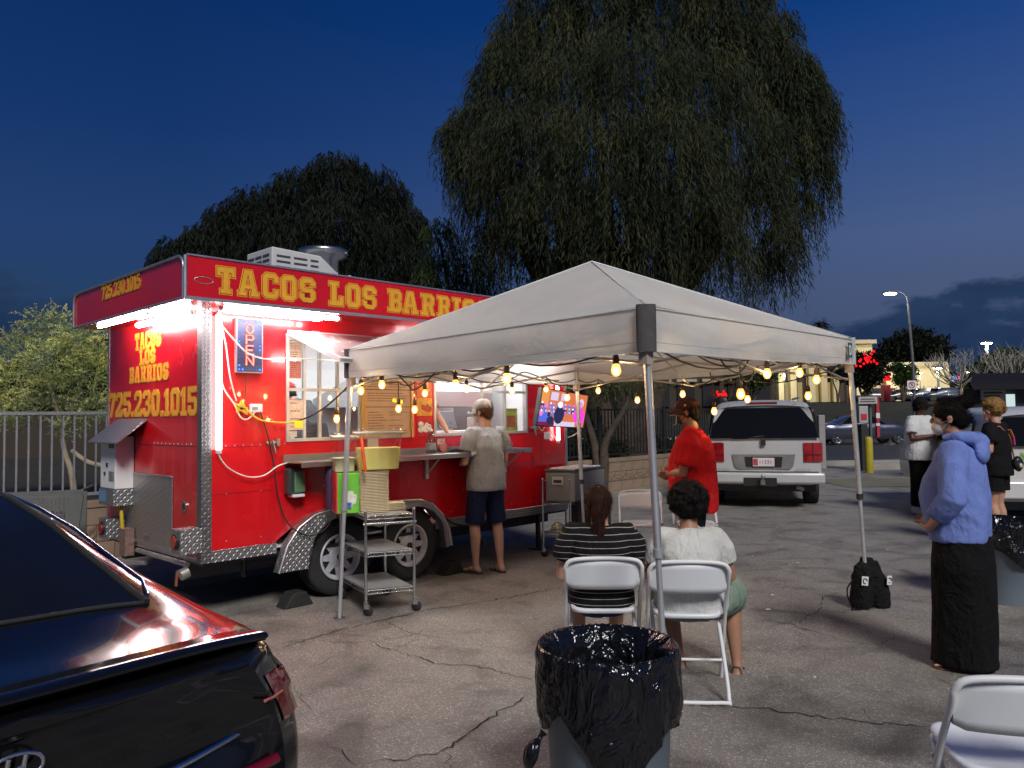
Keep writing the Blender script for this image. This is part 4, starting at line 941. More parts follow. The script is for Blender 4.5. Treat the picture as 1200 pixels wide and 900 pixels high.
c_wood = tvm('wood', (.75, .20, .08)); c_lt = tvm('light', (.75, .65, .85)); c_or = tvm('orange', (.85, .35, .10)); c_bl = tvm('blue', (.12, .16, .75)); c_dk = tvm('dark', (.03, .03, .10)); c_pk = tvm('pink', (.85, .25, .75)); c_mg = tvm('magenta', (.95, .05, .75), 1.2); c_wh = tvm('white', (.85, .85, 1), 1.2); c_mr = tvm('maroon', (.20, .02, .08)); c_dp = tvm('deep', (.25, .20, .55))
lay = [0]
def tq(c, u0, u1, v0, v1): scr.m = c; lay[0] += 1; tvbox(scr, u0, u1, v0, v1, -.003, .0003 * lay[0] * .3)
def te(c, u, v, ru, rv, n=12):
    scr.m = c; lay[0] += 1; w = .0003 * lay[0] * .3
    scr.add([tvp(u, v, w)] + [tvp(u + ru * math.cos(2 * PI * k / n), v + rv * math.sin(2 * PI * k / n), w) for k in range(n)], [(0, 1 + k, 1 + (k + 1) % n) for k in range(n)])
tq(c_wood, 0, 1, 0, 1); tq(c_or, .0, .16, .6, 1); tq(c_lt, .2, .36, .72, .95); tq(c_lt, .42, .55, .74, .95); tq(c_mr, .0, .5, 0, .10); tq(c_bl, 0, .30, .10, .32); tq(c_lt, .35, .8, .0, .14); tq(c_or, .0, .3, .36, .42)
rnd = random.Random(5)
for r_ in range(3):
    for k in range(9):
        u = .04 + k * .085 + rnd.uniform(-.015, .015); v = .62 - r_ * .11
        if u < .8:
            te(rnd.choice([c_bl, c_dp, c_dk, c_bl, c_pk]), u, v - .07, .035, .08, 8); te(rnd.choice([c_pk, c_lt, c_wh]), u, v + .01, .018, .035, 8)
tq(c_wood, .5, .75, .22, .36)
te(c_dk, .42, .32, .11, .26); te(c_wh, .42, .62, .055, .10); te(c_dk, .25, .15, .08, .12); 
te(c_mg, .89, .30, .09, .28, 16); te(c_mg, .80, .32, .07, .18); te(c_lt, .87, .74, .06, .13); te(c_pk, .86, .70, .04, .08)
scr.build('screen', cols, tv)
m = MB(); m.tube([tvp(.6, .4, -.05), trp(4.25, -.01, 1.70)], .02, 6); m.tube([tvp(.9, -.03, -.03), tvp(1.05, -.1, -.05), tvp(.95, -.3, -.1), tvp(.85, -.35, -.1)], .008, 6); m.build('wall_arm', white_p, tv)
# ================================================================== figures
def remesh(mb, vox, name, m, parent, sm=4, amp=0., nsc=(6, 6, 6), seed=0, fold=None, f=.5):
    me = mb.mesh('tmp'); 
    bm = bmesh.new(); bm.from_mesh(me); bmesh.ops.remove_doubles(bm, verts=bm.verts, dist=1e-5); bmesh.ops.recalc_face_normals(bm, faces=bm.faces); bm.to_mesh(me); bm.free()
    o = bpy.data.objects.new('tmp', me); COL.objects.link(o)
    r = o.modifiers.new('r', 'REMESH'); r.mode = 'VOXEL'; r.voxel_size = vox; r.use_smooth_shade = True
    if sm: s_ = o.modifiers.new('s', 'SMOOTH'); s_.factor = f; s_.iterations = sm
    dg = bpy.context.evaluated_depsgraph_get(); me2 = bpy.data.meshes.new_from_object(o.evaluated_get(dg)); me2.name = name
    bpy.data.objects.remove(o); bpy.data.meshes.remove(me)
    if amp:
        n = len(me2.vertices); co = np.empty(n * 3, np.float32); me2.vertices.foreach_get('co', co); co = co.reshape(-1, 3)
        no = np.empty(n * 3, np.float32); me2.vertices.foreach_get('normal', no); no = no.reshape(-1, 3)
        sc = Vector(nsc); off = Vector((seed * 3.1, seed * 1.7, seed))
        dsp = np.fromiter((1.6 * (.5 - abs(mn.noise(Vector((c[0] * sc.x * .8 + c[2] * 3, c[1] * sc.y * .8, c[2] * sc.z * 1.3)) - off))) + mn.noise(Vector((c[0] * sc.x, c[1] * sc.y, c[2] * sc.z)) + off) + .5 * mn.noise(Vector((c[0] * sc.x * 2.3, c[1] * sc.y * 2.3, c[2] * sc.z * 2.1)) + off) for c in co.tolist()), np.float32, n)
        co = co + no * (dsp * amp)[:, None]; me2.vertices.foreach_set('co', co.ravel()); me2.update()
    me2.materials.clear(); me2.materials.append(m)
    ob = bpy.data.objects.new(name, me2); COL.objects.link(ob); ob.parent = parent; return ob
def skinmat(name, c): return mat(name, c, .5, 0, .10, 9, .05, 120, .001, spec=.4)
def cloth(name, c, var=.1, bs=14, bump=.5): 
    if name in MATS: return MATS[name]
    m = mat(name, tuple(x * .5 for x in c) if max(c) < .03 else c, .85, 0, var, 5, spec=.2); t = NT(m); v = t.coord((1, 1, .6))
    h = t.math('ADD', t.math('ADD', t.noise(v, bs * .55, 3, .5, 1.8), t.math('MULTIPLY', t.noise(v, bs * 1.8, 3, .5, .8), .35)), t.math('MULTIPLY', t.noise(t.coord(), 380, 2), .05)); t.bump(h, min(1, bump * 1.5), .035); return m
def hairmat(name, c):
    if name in MATS: return MATS[name]
    m = mat(name, tuple(x * .6 for x in c) if max(c) < .02 else c, .55, 0, .35, 30, spec=.12); t = NT(m); t.bump(t.noise(t.coord((60, 60, 6)), 2.2, 4, .6, .8), .9, .01); return m
def V(*a): return Vector(a)
def ringpts(c, sv, fv, n=20, pw=1.):
    return [c + sv * (math.copysign(abs(math.cos(t)) ** pw, math.cos(t))) + fv * (math.copysign(abs(math.sin(t)) ** pw, math.sin(t))) for t in [2 * PI * k / n for k in range(n)]]
def spine_loft(mb, secs, n=20, pw=.85):     # secs: (center, halfwidth, halfdepth, sidevec)
    rings = []
    for i, (c, w, d, sv) in enumerate(secs):
        a = secs[max(i - 1, 0)][0]; b = secs[min(i + 1, len(secs) - 1)][0]; up = (b - a).normalized(); f = up.cross(sv).normalized()
        rings.append(ringpts(c, sv.normalized() * w, f * d, n, pw))
    mb.loft(rings)
def hand(mb, w, d, palm, side, curl=.6, s=1., spread=.12):
    """w wrist, d direction of the hand, palm normal, side = thumb side vector"""
    d = d.normalized(); side = (side - d * side.dot(d)).normalized(); nrm = d.cross(side).normalized()
    if nrm.dot(palm) < 0: nrm = -nrm
    R = Matrix((side, nrm, d)).transposed()
    mb.ell(w + d * .048 * s, (.040 * s, .017 * s, .052 * s), 12, 8, R)
    mb.ell(w + d * .01 * s, (.028 * s, .020 * s, .03 * s), 10, 6, R)
    for k, (o, l) in enumerate(((.027, .070), (.009, .080), (-.010, .074), (-.028, .058))):
        base = w + d * .082 * s + side * o * s; a = curl * (1 + .12 * k); p = base; dirv = (d + side * o * spread * 12).normalized(); pts = [base - d * .02 * s]
        pts.append(p)
        for q, fl in enumerate((.45, .32, .23)):
            ang = a * (.55 + .5 * q); dd = dirv * math.cos(ang) + nrm * math.sin(ang); p = p + dd * l * fl * s; pts.append(p)
        mb.tube(pts, [.0095 * s, .0095 * s, .009 * s, .0082 * s, .007 * s], 8)
    b = w + d * .022 * s + side * .03 * s; t1 = b + (d * .6 + side * .8).normalized() * .035 * s + nrm * .01 * s; t2 = t1 + (d + side * .25 + nrm * .5 * curl).normalized() * .032 * s
    mb.tube([w + d * .015 * s + side * .01 * s, b, t1, t2], [.014 * s, .013 * s, .011 * s, .008 * s], 8)
DEF = dict(pel=V(0, 0, .95), wai=V(0, 0, 1.08), che=V(0, 0, 1.27), nek=V(0, -.015, 1.455), hed=V(0, .015, 1.625), sl=V(-.185, -.01, 1.405), sr=V(.185, -.01, 1.405), el=V(-.235, -.03, 1.13), er=V(.235, -.03, 1.13),
           wl=V(-.24, .05, .90), wr=V(.24, .05, .90), hl=V(-.09, 0, .93), hr=V(.09, 0, .93), kl=V(-.10, .02, .50), kr=V(.10, .02, .50), al=V(-.10, -.03, .085), ar=V(.10, -.03, .085), yaw=0, pit=0, toel=None, toer=None, hdl=None, hdr=None)
class Fig:
    def __init__(s, label, loc, rz, J=None, g=1., sc=1., skin=None, vox=.007, belly=0., group=None, curl=.6, handn=None, hs=1.):
        s.J = dict(DEF); s.J.update(J or {}); s.g = g; s.sc = sc; s.belly = belly; s.skin = skin
        s.r = empty('person', loc, rz, label, 'person', group); s.r.scale = (sc, sc, sc)
        J = s.J; mb = MB(); X_ = (J['hr'] - J['hl']).normalized(); S_ = (J['sr'] - J['sl']).normalized(); s.X_ = X_; s.S_ = S_
        spine_loft(mb, [(J['pel'] + V(0, 0, -.10), .12 * g, .09 * g, X_), (J['pel'], .165 * g, .115 * g, X_), (J['wai'], .145 * g, .105 * g, X_), (J['che'], .158 * g, .112 * g, S_), (J['che'].lerp(J['nek'], .6), .155 * g, .095 * g, S_), (J['nek'] + V(0, 0, -.005), .09, .06, S_)])
        for a, e, w in (('sl', 'el', 'wl'), ('sr', 'er', 'wr')):
            a, e, w = J[a], J[e], J[w]; ag = .5 + .5 * g
            mb.tube([a.lerp(J['nek'], .35), a, a.lerp(e, .35), a.lerp(e, .8), e, e.lerp(w, .25), e.lerp(w, .7), w], [.05 * ag, .056 * ag, .050 * ag, .041 * ag, .038 * ag, .041 * ag, .032 * ag, .026], 12)
        for h, k, a, sx in (('hl', 'kl', 'al', -1), ('hr', 'kr', 'ar', 1)):
            h, k, a = J[h], J[k], J[a]; lg = .4 + .6 * g; fw = (k - a).cross(V(0, 0, 1)); 
            back = V(0, -1, 0) if (k - h).normalized().z < -.7 else V(0, -.6, 0)
            mb.tube([h + V(0, 0, .05), h.lerp(k, .15), h.lerp(k, .5), h.lerp(k, .88), k, k.lerp(a, .25) + back * .012, k.lerp(a, .6) + back * .006, k.lerp(a, .9), a], [.09 * lg, .092 * lg, .078 * lg, .056 * lg, .053 * lg, .056 * lg, .044 * lg, .032, .034], 14)
        for a, tk, sx in (('al', 'toel', -1), ('ar', 'toer', 1)):
            a = J[a]; d = J[tk] if J[tk] is not None else V(.18 * sx, 1, 0); d = d.normalized(); q = V(a.x, a.y, 0)
            mb.tube([a, q + V(0, 0, .05) - d * .01], [.034, .036], 10); sd = V(d.y, -d.x, 0)
            mb.loft([[q + d * y + sd * (w_ * math.cos(t)) + V(0, 0, h_ / 2 + .012 + h_ / 2 * math.sin(t)) for t in [2 * PI * k / 12 for k in range(12)]] for y, w_, h_ in ((-.058, .018, .03), (-.05, .028, .05), (-.02, .032, .075), (.04, .036, .065), (.10, .044, .042), (.145, .043, .028), (.168, .03, .02))])
            for kk in range(5): mb.ell(q + d * (.172 - .012 * kk) + sd * ((-.030 + kk * .015) * -sx) + V(0, 0, .022), (.009, .015, .010), 8, 6, Matrix((sd, d, V(0, 0, 1))).transposed())
        H = Euler((J['pit'], 0, J['yaw'])).to_matrix(); c = J['hed']; s.H = H; s.c = c
        hp_ = lambda x, y, z: c + H @ V(x, y, z); s.hp = hp_
        mb.tube([J['nek'] + V(0, 0, -.06), J['nek'] + V(0, 0, .01), hp_(0, -.012, -.05)], [.062, .054 + .006 * (g - 1), .052], 14)
        mb.ell(hp_(0, -.008, .022), (.073, .094, .093), 16, 12, H); mb.ell(hp_(0, .022, -.045), (.056 + .012 * (g - 1), .068, .068), 14, 10, H); mb.ell(hp_(0, .07, -.098), (.026, .022, .018), 10, 6, H)
        mb.ell(hp_(0, .070, .022), (.05, .022, .014), 10, 6, H); mb.tube([hp_(0, .082, .018), hp_(0, .102, -.018), hp_(0, .100, -.034)], [.008, .0125, .014], 8); mb.ell(hp_(.012, .09, -.034), (.009, .010, .008), 8, 6, H); mb.ell(hp_(-.012, .09, -.034), (.009, .010, .008), 8, 6, H)
        mb.ell(hp_(0, .086, -.060), (.022, .011, .0065), 10, 6, H); mb.ell(hp_(0, .084, -.071), (.019, .011, .0065), 10, 6, H)
        for sx in (-1, 1):
            mb.ell(hp_(sx * .042, .062, -.018), (.022, .022, .022), 10, 6, H)
            mb.ell(hp_(sx * .075, -.008, -.012), (.009, .020, .031), 10, 8, H)
        for sx, e, w, hd in ((-1, 'el', 'wl', 'hdl'), (1, 'er', 'wr', 'hdr')):
            d = J[hd] if J[hd] is not None else (J[w] - J[e]); inner = (J['che'] - J[w]); inner.z = 0
            inner = inner.normalized() if inner.length > 1e-4 else V(0, 1, 0)
            hand(mb, J[w], d, inner, V(0, 1, .25) if abs(d.normalized().y) < .7 else V(-sx * .5, 0, 1), curl, 1 if vox < .009 else 1.08)
        s.body = remesh(mb, vox, 'body', skin, s.r, 2)
        s.eyes()
    def eyes(s):
        mb = MB(); mb.m = 0
        for sx in (-1, 1): mb.ell(s.hp(sx * .031, .076, .002), (.0125, .012, .009), 10, 8, s.H)
        mb.m = 1
        for sx in (-1, 1): mb.ell(s.hp(sx * .031, .086, .002), (.0055, .003, .0055), 8, 6, s.H)
        mb.m = 2
        for sx in (-1, 1): mb.tube([s.hp(sx * .015, .09, .024), s.hp(sx * .032, .086, .030), s.hp(sx * .05, .072, .024)], .004, 6)
        mb.build('eyes', [mat('eye_white', (.6, .58, .55), .3), mat('eye_dark', (.02, .012, .01), .2), mat('brow', (.03, .02, .015), .8)], s.r)
    def lips(s, m): pass
    def top(s, m, hem=.80, sleeve=.55, wide=.03, collar=True, vox=.010, amp=.006, name='shirt', sw=.02, hemw=1., seed=1, flare=0., long=False):
        J = s.J; g = s.g; mb = MB(); X_, S_ = s.X_, s.S_; up = (J['wai'] - J['pel']).normalized()
        hc = J['pel'] + up * (hem - J['pel'].z) if abs(up.z) > .5 else J['pel'] - up * .05
        b = s.belly
        fwd = up.cross(X_) * (1 if up.cross(X_).y > 0 else -1)
        secs = [(hc, (.172 + wide + flare) * g * hemw, (.125 + wide + flare) * g, X_), (hc + up * .025, (.173 + wide + flare) * g * hemw, (.127 + wide + flare) * g, X_), (J['pel'] + up * .03 + fwd * b * .3, (.17 + wide) * g, (.122 + wide) * g + b * .5, X_), (J['wai'] + fwd * b * .5, (.152 + wide) * g, (.110 + wide) * g + b, X_), (J['wai'].lerp(J['che'], .5) + fwd * b * .3, (.155 + wide * .9) * g, (.112 + wide) * g + b * .6, S_),
                (J['che'], (.163 + wide * .6) * g, (.118 + wide * .7) * g, S_), (J['che'].lerp(J['nek'], .55), (.160 + wide * .3) * g, (.105 + wide * .3) * g, S_), (J['che'].lerp(J['nek'], .85), .115 * g, .080, S_), (J['nek'] + V(0, 0, -.002), .072, .066, S_)]
        spine_loft(mb, secs, 24)
        for a, e, w in (('sl', 'el', 'wl'), ('sr', 'er', 'wr')):
            a, e, w = J[a], J[e], J[w]; ag = .5 + .5 * g
            if not long:
                p = [a.lerp(J['nek'], .5) + V(0, 0, -.02), a.lerp(J['nek'], .1), a.lerp(e, .25), a.lerp(e, sleeve)]
                mb.tube(p, [.06 * ag, (.062 + sw * .4) * ag, (.062 + sw) * ag, (.058 + sw * 1.2) * ag], 14)
            else:
                p = [a.lerp(J['nek'], .5) + V(0, 0, -.02), a.lerp(J['nek'], .1), a.lerp(e, .3), a.lerp(e, .8), e, e.lerp(w, .3), e.lerp(w, sleeve)]
                mb.tube(p, [.06 * ag] + [(r_ + sw) * ag for r_ in (.06, .058, .052, .052, .048, .036)], 14)
        if collar: mb.tube(ringpts(J['nek'] + V(0, .004, .006), S_ * .066, V(0, .062, .012), 16) + [ringpts(J['nek'] + V(0, .004, .006), S_ * .066, V(0, .062, .012), 16)[0]], .008, 6)
        return remesh(mb, vox, name, m, s.r, 3, amp, (7, 7, 3.5), seed)
    def bottoms(s, m, end=.85, knee=None, name='shorts', wide=.03, vox=.011, amp=.005, seed=2, topz=.06):
        """end: 0..1 along thigh for shorts; >1 continues to the shin"""
        J = s.J; g = s.g; mb = MB(); lg = .4 + .6 * g; up = (J['wai'] - J['pel']).normalized()
        spine_loft(mb, [(J['pel'] - up * .09, .15 * g, .11 * g, s.X_), (J['pel'], (.168 + wide * .4) * g, (.118 + wide * .4) * g, s.X_), (J['pel'] + up * topz, .16 * g, .115 * g, s.X_)], 20)
        for h, k, a in (('hl', 'kl', 'al'), ('hr', 'kr', 'ar')):
            h, k, a = J[h], J[k], J[a]
            if end <= 1: mb.tube([h + (h - k).normalized() * .02, h.lerp(k, .2), h.lerp(k, .5), h.lerp(k, end)], [.09 * lg, (.095 + wide * .5) * lg, (.09 + wide * .7) * lg, (.085 + wide) * lg], 16)
            else: mb.tube([h + (h - k).normalized() * .02, h.lerp(k, .2), h.lerp(k, .6), k, k.lerp(a, .4), k.lerp(a, end - 1)], [.09 * lg, (.095 + wide * .4) * lg, (.08 + wide * .6) * lg, (.062 + wide) * lg, (.055 + wide) * lg, (.045 + wide) * lg], 16)
        return remesh(mb, vox, name, m, s.r, 3, amp, (8, 8, 3), seed)
    def cap(s, m, brimdir=0., tilt=0., back=False, mark=None):
        mb = MB(); H = s.H
        rings = []
        for i in range(9):
            t = PI / 2 * i / 8; rr = math.cos(t) ** .8 if i < 8 else .02
            rings.append([s.hp(.086 * rr * math.cos(q), -.010 + .107 * rr * math.sin(q), .030 + .098 * math.sin(t)) for q in [2 * PI * k / 20 for k in range(20)]])
        mb.loft([[s.hp(.083 * math.cos(q), -.010 + .104 * math.sin(q), .020) for q in [2 * PI * k / 20 for k in range(20)]]] + rings)
        o = mb.build('cap', m, s.r, recalc=True)
        mb = MB(); pts_ = []; n = 12
        sgn = -1 if back else 1
        for layer in (0, 1):
            for j in range(4):
                for i in range(n + 1):
                    a = PI * (.08 + .84 * i / n); r1 = 1 + j * .26 * math.sin(a) ** .7
                    x = .088 * math.cos(a) * (1 + .05 * j); y = -.010 + .106 * math.sin(a) * r1
                    pts_.append(s.hp(x, sgn * y, .028 - .010 * j * abs(math.cos(a)) * 1.2 - .006 * j - layer * .004))
        k = 4 * (n + 1); fs = []
        for j in range(3):
            for i in range(n):
                q = j * (n + 1) + i; fs += [(q, q + 1, q + n + 2, q + n + 1), (k + q, k + q + n + 1, k + q + n + 2, k + q + 1)]
        for i in range(n): q = 3 * (n + 1) + i; fs.append((q, q + 1, k + q + 1, k + q))
        mb.add(pts_, fs, True); mb.build('brim', m, o)
        return o
    def mask(s, m):
        mb = MB(); mb.ell(s.hp(0, .056, -.062), (.052, .052, .052), 14, 10, s.H); o = remesh(mb, .006, 'face_mask', m, s.r, 2)
        mb = MB()
        for sx in (-1, 1): mb.tube([s.hp(sx * .05, .06, -.04), s.hp(sx * .074, .0, -.02)], .002, 5); mb.tube([s.hp(sx * .05, .05, -.085), s.hp(sx * .074, .0, -.03)], .002, 5)
        mb.build('ear_loops', m, o); return o
    def hair(s, m, kind='short', vox=.008, seed=3):
        mb = MB(); H = s.H
        if kind == 'short': mb.ell(s.hp(0, -.022, .022), (.081, .094, .090), 16, 12, H); mb.ell(s.hp(0, -.06, -.03), (.062, .05, .05), 12, 8, H)
        if kind == 'bun':
            mb.ell(s.hp(0, -.006, .034), (.084, .094, .092), 16, 12, H); mb.ell(s.hp(0, -.04, .0), (.082, .06, .07), 16, 12, H); mb.ell(s.hp(0, -.06, -.02), (.068, .055, .06), 12, 8, H); mb.ell(s.hp(0, -.095, .095), (.052, .052, .046), 12, 8, H)
        if kind == 'curly':
            rnd = random.Random(seed)
            for k in range(230):
                a = rnd.uniform(0, 2 * PI); z = rnd.uniform(-.45, 1); r_ = math.sqrt(max(0, 1 - z * z)); p = (math.cos(a) * r_, math.sin(a) * r_, z)
                if p[1] > .45 and z < .35: continue
                q = s.hp(p[0] * .108, -.018 + p[1] * .118, .035 + p[2] * .118); w = rnd.uniform(.013, .025)
                mb.ell(q, (w, w, w * .9), 7, 5)
            mb.ell(s.hp(0, -.02, .028), (.098, .108, .106), 14, 10, H)
        if kind == 'pony':
            mb.ell(s.hp(0, -.018, .022), (.080, .094, .092), 16, 12, H); mb.ell(s.hp(0, -.05, -.04), (.066, .055, .06), 12, 8, H)
            mb.tube(smoothpts([s.hp(0, -.09, .05), s.hp(0, -.125, .02), s.hp(.005, -.135, -.08), s.hp(.012, -.128, -.2), s.hp(.03, -.115, -.31), s.hp(.045, -.105, -.37)], 4), [.03] * 6 + [.036] * 6 + [.032] * 4 + [.024] * 3 + [.010, .006], 12, flat=.8)
        amp = dict(short=.004, bun=.005, curly=.006, pony=.006)[kind]; sc = dict(short=(40, 40, 14), bun=(30, 30, 18), curly=(45, 45, 45), pony=(60, 60, 6))[kind]
        o = remesh(mb, vox, 'hair', m, s.r, 1, amp, sc, seed)
        n = len(o.data.vertices); co = np.empty(n * 3, np.float32); o.data.vertices.foreach_get('co', co); no = np.empty(n * 3, np.float32); o.data.vertices.foreach_get('normal', no)
        co = co.reshape(-1, 3); no = no.reshape(-1, 3); rg = np.random.default_rng(seed); k = rg.integers(0, n, 2600 if kind != 'curly' else 4200); P_ = co[k]; Nn = no[k]
        if kind == 'curly': d = unit(rg.normal(0, 1, P_.shape) + Nn * .9); L = .022; P_ = P_ - Nn * .004
        else:
            dn = np.array([0, -.25, -1.0]) if kind != 'bun' else np.array([0, -1.0, .25]); d = unit(dn - Nn * (Nn @ dn)[:, None] + rg.normal(0, .16, P_.shape) + Nn * .12); L = .045
        o2 = quads_mesh('hair_strands', P_, d * (L * rg.uniform(.5, 1.3, (len(k), 1))), unit(np.cross(d, Nn + rg.normal(0, .3, Nn.shape))) * .0011, m, o); o2['kind'] = 'stuff'
        return o
    def footwear(s, kind, m, m2=None):
        J = s.J
        for a, tk, sx in (('al', 'toel', -1), ('ar', 'toer', 1)):
            a = J[a]; d = J[tk] if J[tk] is not None else V(.18 * sx, 1, 0); d = d.normalized(); q = V(a.x, a.y, 0); sd = V(d.y, -d.x, 0); mb = MB()
            out = [(-.075, .0), (-.068, .026), (-.03, .036), (.04, .037), (.10, .05), (.15, .048), (.18, .03), (.19, 0), (.18, -.03), (.15, -.048), (.10, -.05), (.04, -.037), (-.03, -.036), (-.068, -.026)]
            if kind in ('flipflop', 'sandal'):
                mb.prism(out, lambda u, v, w: q + d * u + sd * v + V(0, 0, -.004 + w), .017); o = mb.build('sandal', m, s.r, recalc=True)
                mb = MB(); up = V(0, 0, 1)
                if kind == 'flipflop':
                    for e in (-1, 1): mb.tube([q + d * .13 + sd * .008 + up * .045, q + d * .09 + sd * e * .025 + up * .065, q + d * .03 + sd * e * .042 + up * .014], .008, 6, flat=.5)
                else:
                    for y0, y1, h_ in ((.05, .11, .068), (.10, .06, .066), (-.03, -.02, .10)): mb.tube([q + d * y0 - sd * .045 + up * .012, q + d * (y0 + y1) / 2 - sd * .02 + up * h_, q + d * (y0 + y1) / 2 + sd * .02 + up * h_, q + d * y1 + sd * .045 + up * .012], .010, 6, flat=.5)
                mb.build('strap', m2 or m, o)
            else:
                rings = [[q + d * y + sd * (w_ * math.cos(t)) + V(0, 0, max(.0, h_ / 2 + h_ / 2 * math.sin(t))) for t in [2 * PI * k / 14 for k in range(14)]] for y, w_, h_ in ((-.075, .02, .05), (-.066, .035, .09), (-.02, .043, .115), (.04, .046, .10), (.10, .052, .072), (.155, .050, .058), (.19, .030, .045))]
                mb.loft(rings); o = mb.build('shoe', m, s.r, recalc=True); mb = MB(); mb.prism([(x * 1.04, y * 1.06) for x, y in out], lambda u, v, w: q + d * u + sd * v + V(0, 0, -.003 + w), .022); mb.build('sole', m2 or m, o, recalc=True)

sk_light = skinmat('skin_light', (.50, .27, .18)); sk_tan = skinmat('skin_tan', (.36, .18, .11)); sk_dark = skinmat('skin_dark', (.10, .045, .028)); sk_pale = skinmat('skin_pale', (.55, .33, .24))
# 1 the customer at the counter
F = Fig('man in grey cap, grey tee and navy shorts standing at the trailer counter', (-.28, 7.95, 0), TA - .10, dict(
    sl=V(-.20, -.01, 1.40), sr=V(.20, -.01, 1.40), el=V(-.27, .0, 1.12), er=V(.27, .02, 1.12), wl=V(-.16, .20, 1.10), wr=V(.14, .22, 1.12), nek=V(0, .0, 1.46), hed=V(-.01, .035, 1.625), yaw=.35, pit=-.08,
    al=V(-.12, .03, .085), ar=V(.11, -.08, .085), kl=V(-.135, .03, .49), kr=V(.13, .0, .49)), 1.0, 1.015, sk_pale)
F.top(cloth('grey_tee', (.30, .33, .37)), .83, .62, .035, seed=1)
F.bottoms(cloth('navy_shorts', (.012, .02, .06)), .98, wide=.012, seed=4)
F.hair(hairmat('brown_hair', (.07, .035, .018)), 'short'); F.cap(cloth('grey_cap', (.30, .27, .24), bump=.2)); F.footwear('flipflop', mat('dark_sole', (.05, .045, .04), .8), black_p)
mb = MB(); mb.box(F.hp(0, .105, .005), (.13, .02, .03), F.H, ); mb.tube([F.hp(-.07, .09, .01), F.hp(-.082, .0, .01)], .003, 5); mb.tube([F.hp(.07, .09, .01), F.hp(.082, .0, .01)], .003, 5); mb.build('sunglasses', black_p, F.r)
F.mask(mat('grey_mask', (.45, .45, .47), .8))
# 4 man in red, arms folded
F = Fig('man in long red shirt and brown cap with folded arms under the tent', (1.60, 6.85, 0), math.radians(72), dict(
    sl=V(-.20, -.0, 1.40), sr=V(.20, .0, 1.40), el=V(-.25, .07, 1.09), er=V(.24, .09, 1.09), wl=V(-.03, .235, 1.06), wr=V(.05, .26, 1.02), hdl=V(.8, .05, .1), hdr=V(-.8, .02, .15), nek=V(0, .0, 1.46), hed=V(0, .05, 1.615), pit=-.05, yaw=.0), 1.22, 1.0, sk_tan, belly=.03)
F.top(cloth('red_polo', (.60, .012, .014)), .74, .80, .04, seed=7, sw=.035, amp=.009)
F.bottoms(cloth('black_trousers', (.012, .012, .013)), 1.95, name='trousers', wide=.02)
F.hair(hairmat('black_hair', (.012, .009, .008)), 'short'); c = F.cap(cloth('brown_cap', (.07, .025, .02), bump=.2)); F.mask(mat('dark_mask', (.02, .03, .025), .7)); F.footwear('shoe', black_p)
m = MB(); m.box(F.hp(-.084, .0, .055), (.003, .018, .018)); m.box(F.hp(-.06, .085, .06), (.02, .003, .018)); m.build('cap_badge', gold, c)
m = MB(); m.tube([F.hp(-.078, -.01, .0), F.hp(-.07, .08, -.02), F.hp(-.02, .15, -.03), F.hp(.02, .15, -.03)], .003, 5); m.tube([F.hp(-.07, .08, .0), F.hp(-.07, .09, -.10), F.hp(-.01, .13, -.12)], .002, 5); m.build('face_shield_rim', white_p, F.r)
m = MB(); m.box(V(-.12, -.145, 1.405), (.05, .003, .008)); m.build('flare_mark', seam, F.r)  # pale bar stands in for a lens flare streak across the shirt
# 5 woman in blue hoodie
F = Fig('woman in blue hoodie and long black skirt waiting right of the tent', (2.80, 4.86, 0), math.radians(50), dict(
    sl=V(-.19, -.01, 1.36), sr=V(.19, -.01, 1.36), el=V(-.265, -.01, 1.08), er=V(.25, .04, 1.08), wl=V(-.20, .13, .89), wr=V(.10, .18, .90), hdl=V(.9, .12, -.35), hdr=V(-.6, .4, -.2), nek=V(0, .0, 1.43), hed=V(0, .04, 1.575), pit=-.04, yaw=.12), 1.05, .985, sk_light, belly=.05, vox=.007)
F.top(cloth('blue_hoodie', (.16, .225, .54), bs=9), .80, .62, .03, seed=11, sw=.025, long=True, amp=.008, name='hoodie', hemw=1.0)
mb = MB(); mb.tube([V(-.10, .055, 1.44), V(-.115, -.03, 1.455), V(-.08, -.10, 1.44), V(0, -.135, 1.42), V(.08, -.10, 1.44), V(.115, -.03, 1.455), V(.10, .055, 1.44)], [.025, .035, .042, .048, .042, .035, .025], 12)
mb.ell(V(0, -.13, 1.36), (.11, .05, .085), 14, 8); remesh(mb, .010, 'hood', MATS['blue_hoodie'], F.r, 4, .006, (8, 8, 8), 3)
mb = MB(); spine_loft(mb, [(V(0, 0, .02), .19, .19, V(1, 0, 0)), (V(0, 0, .06), .195, .18, V(1, 0, 0)), (V(0, -.01, .35), .20, .18, V(1, 0, 0)), (V(0, -.01, .65), .225, .175, V(1, 0, 0)), (V(0, -.01, .80), .20, .16, V(1, 0, 0)), (V(0, 0, .92), .15, .12, V(1, 0, 0))], 28, .9)
remesh(mb, .013, 'skirt', cloth('black_skirt', (.010, .010, .011), bump=.8), F.r, 3, .006, (9, 9, 1.2), 5)
F.hair(hairmat('black_hair', (.012, .009, .008)), 'bun'); F.mask(mat('white_mask', (.62, .64, .63), .8)); F.footwear('sandal', mat('brown_sole', (.12, .06, .04), .7), black_p)
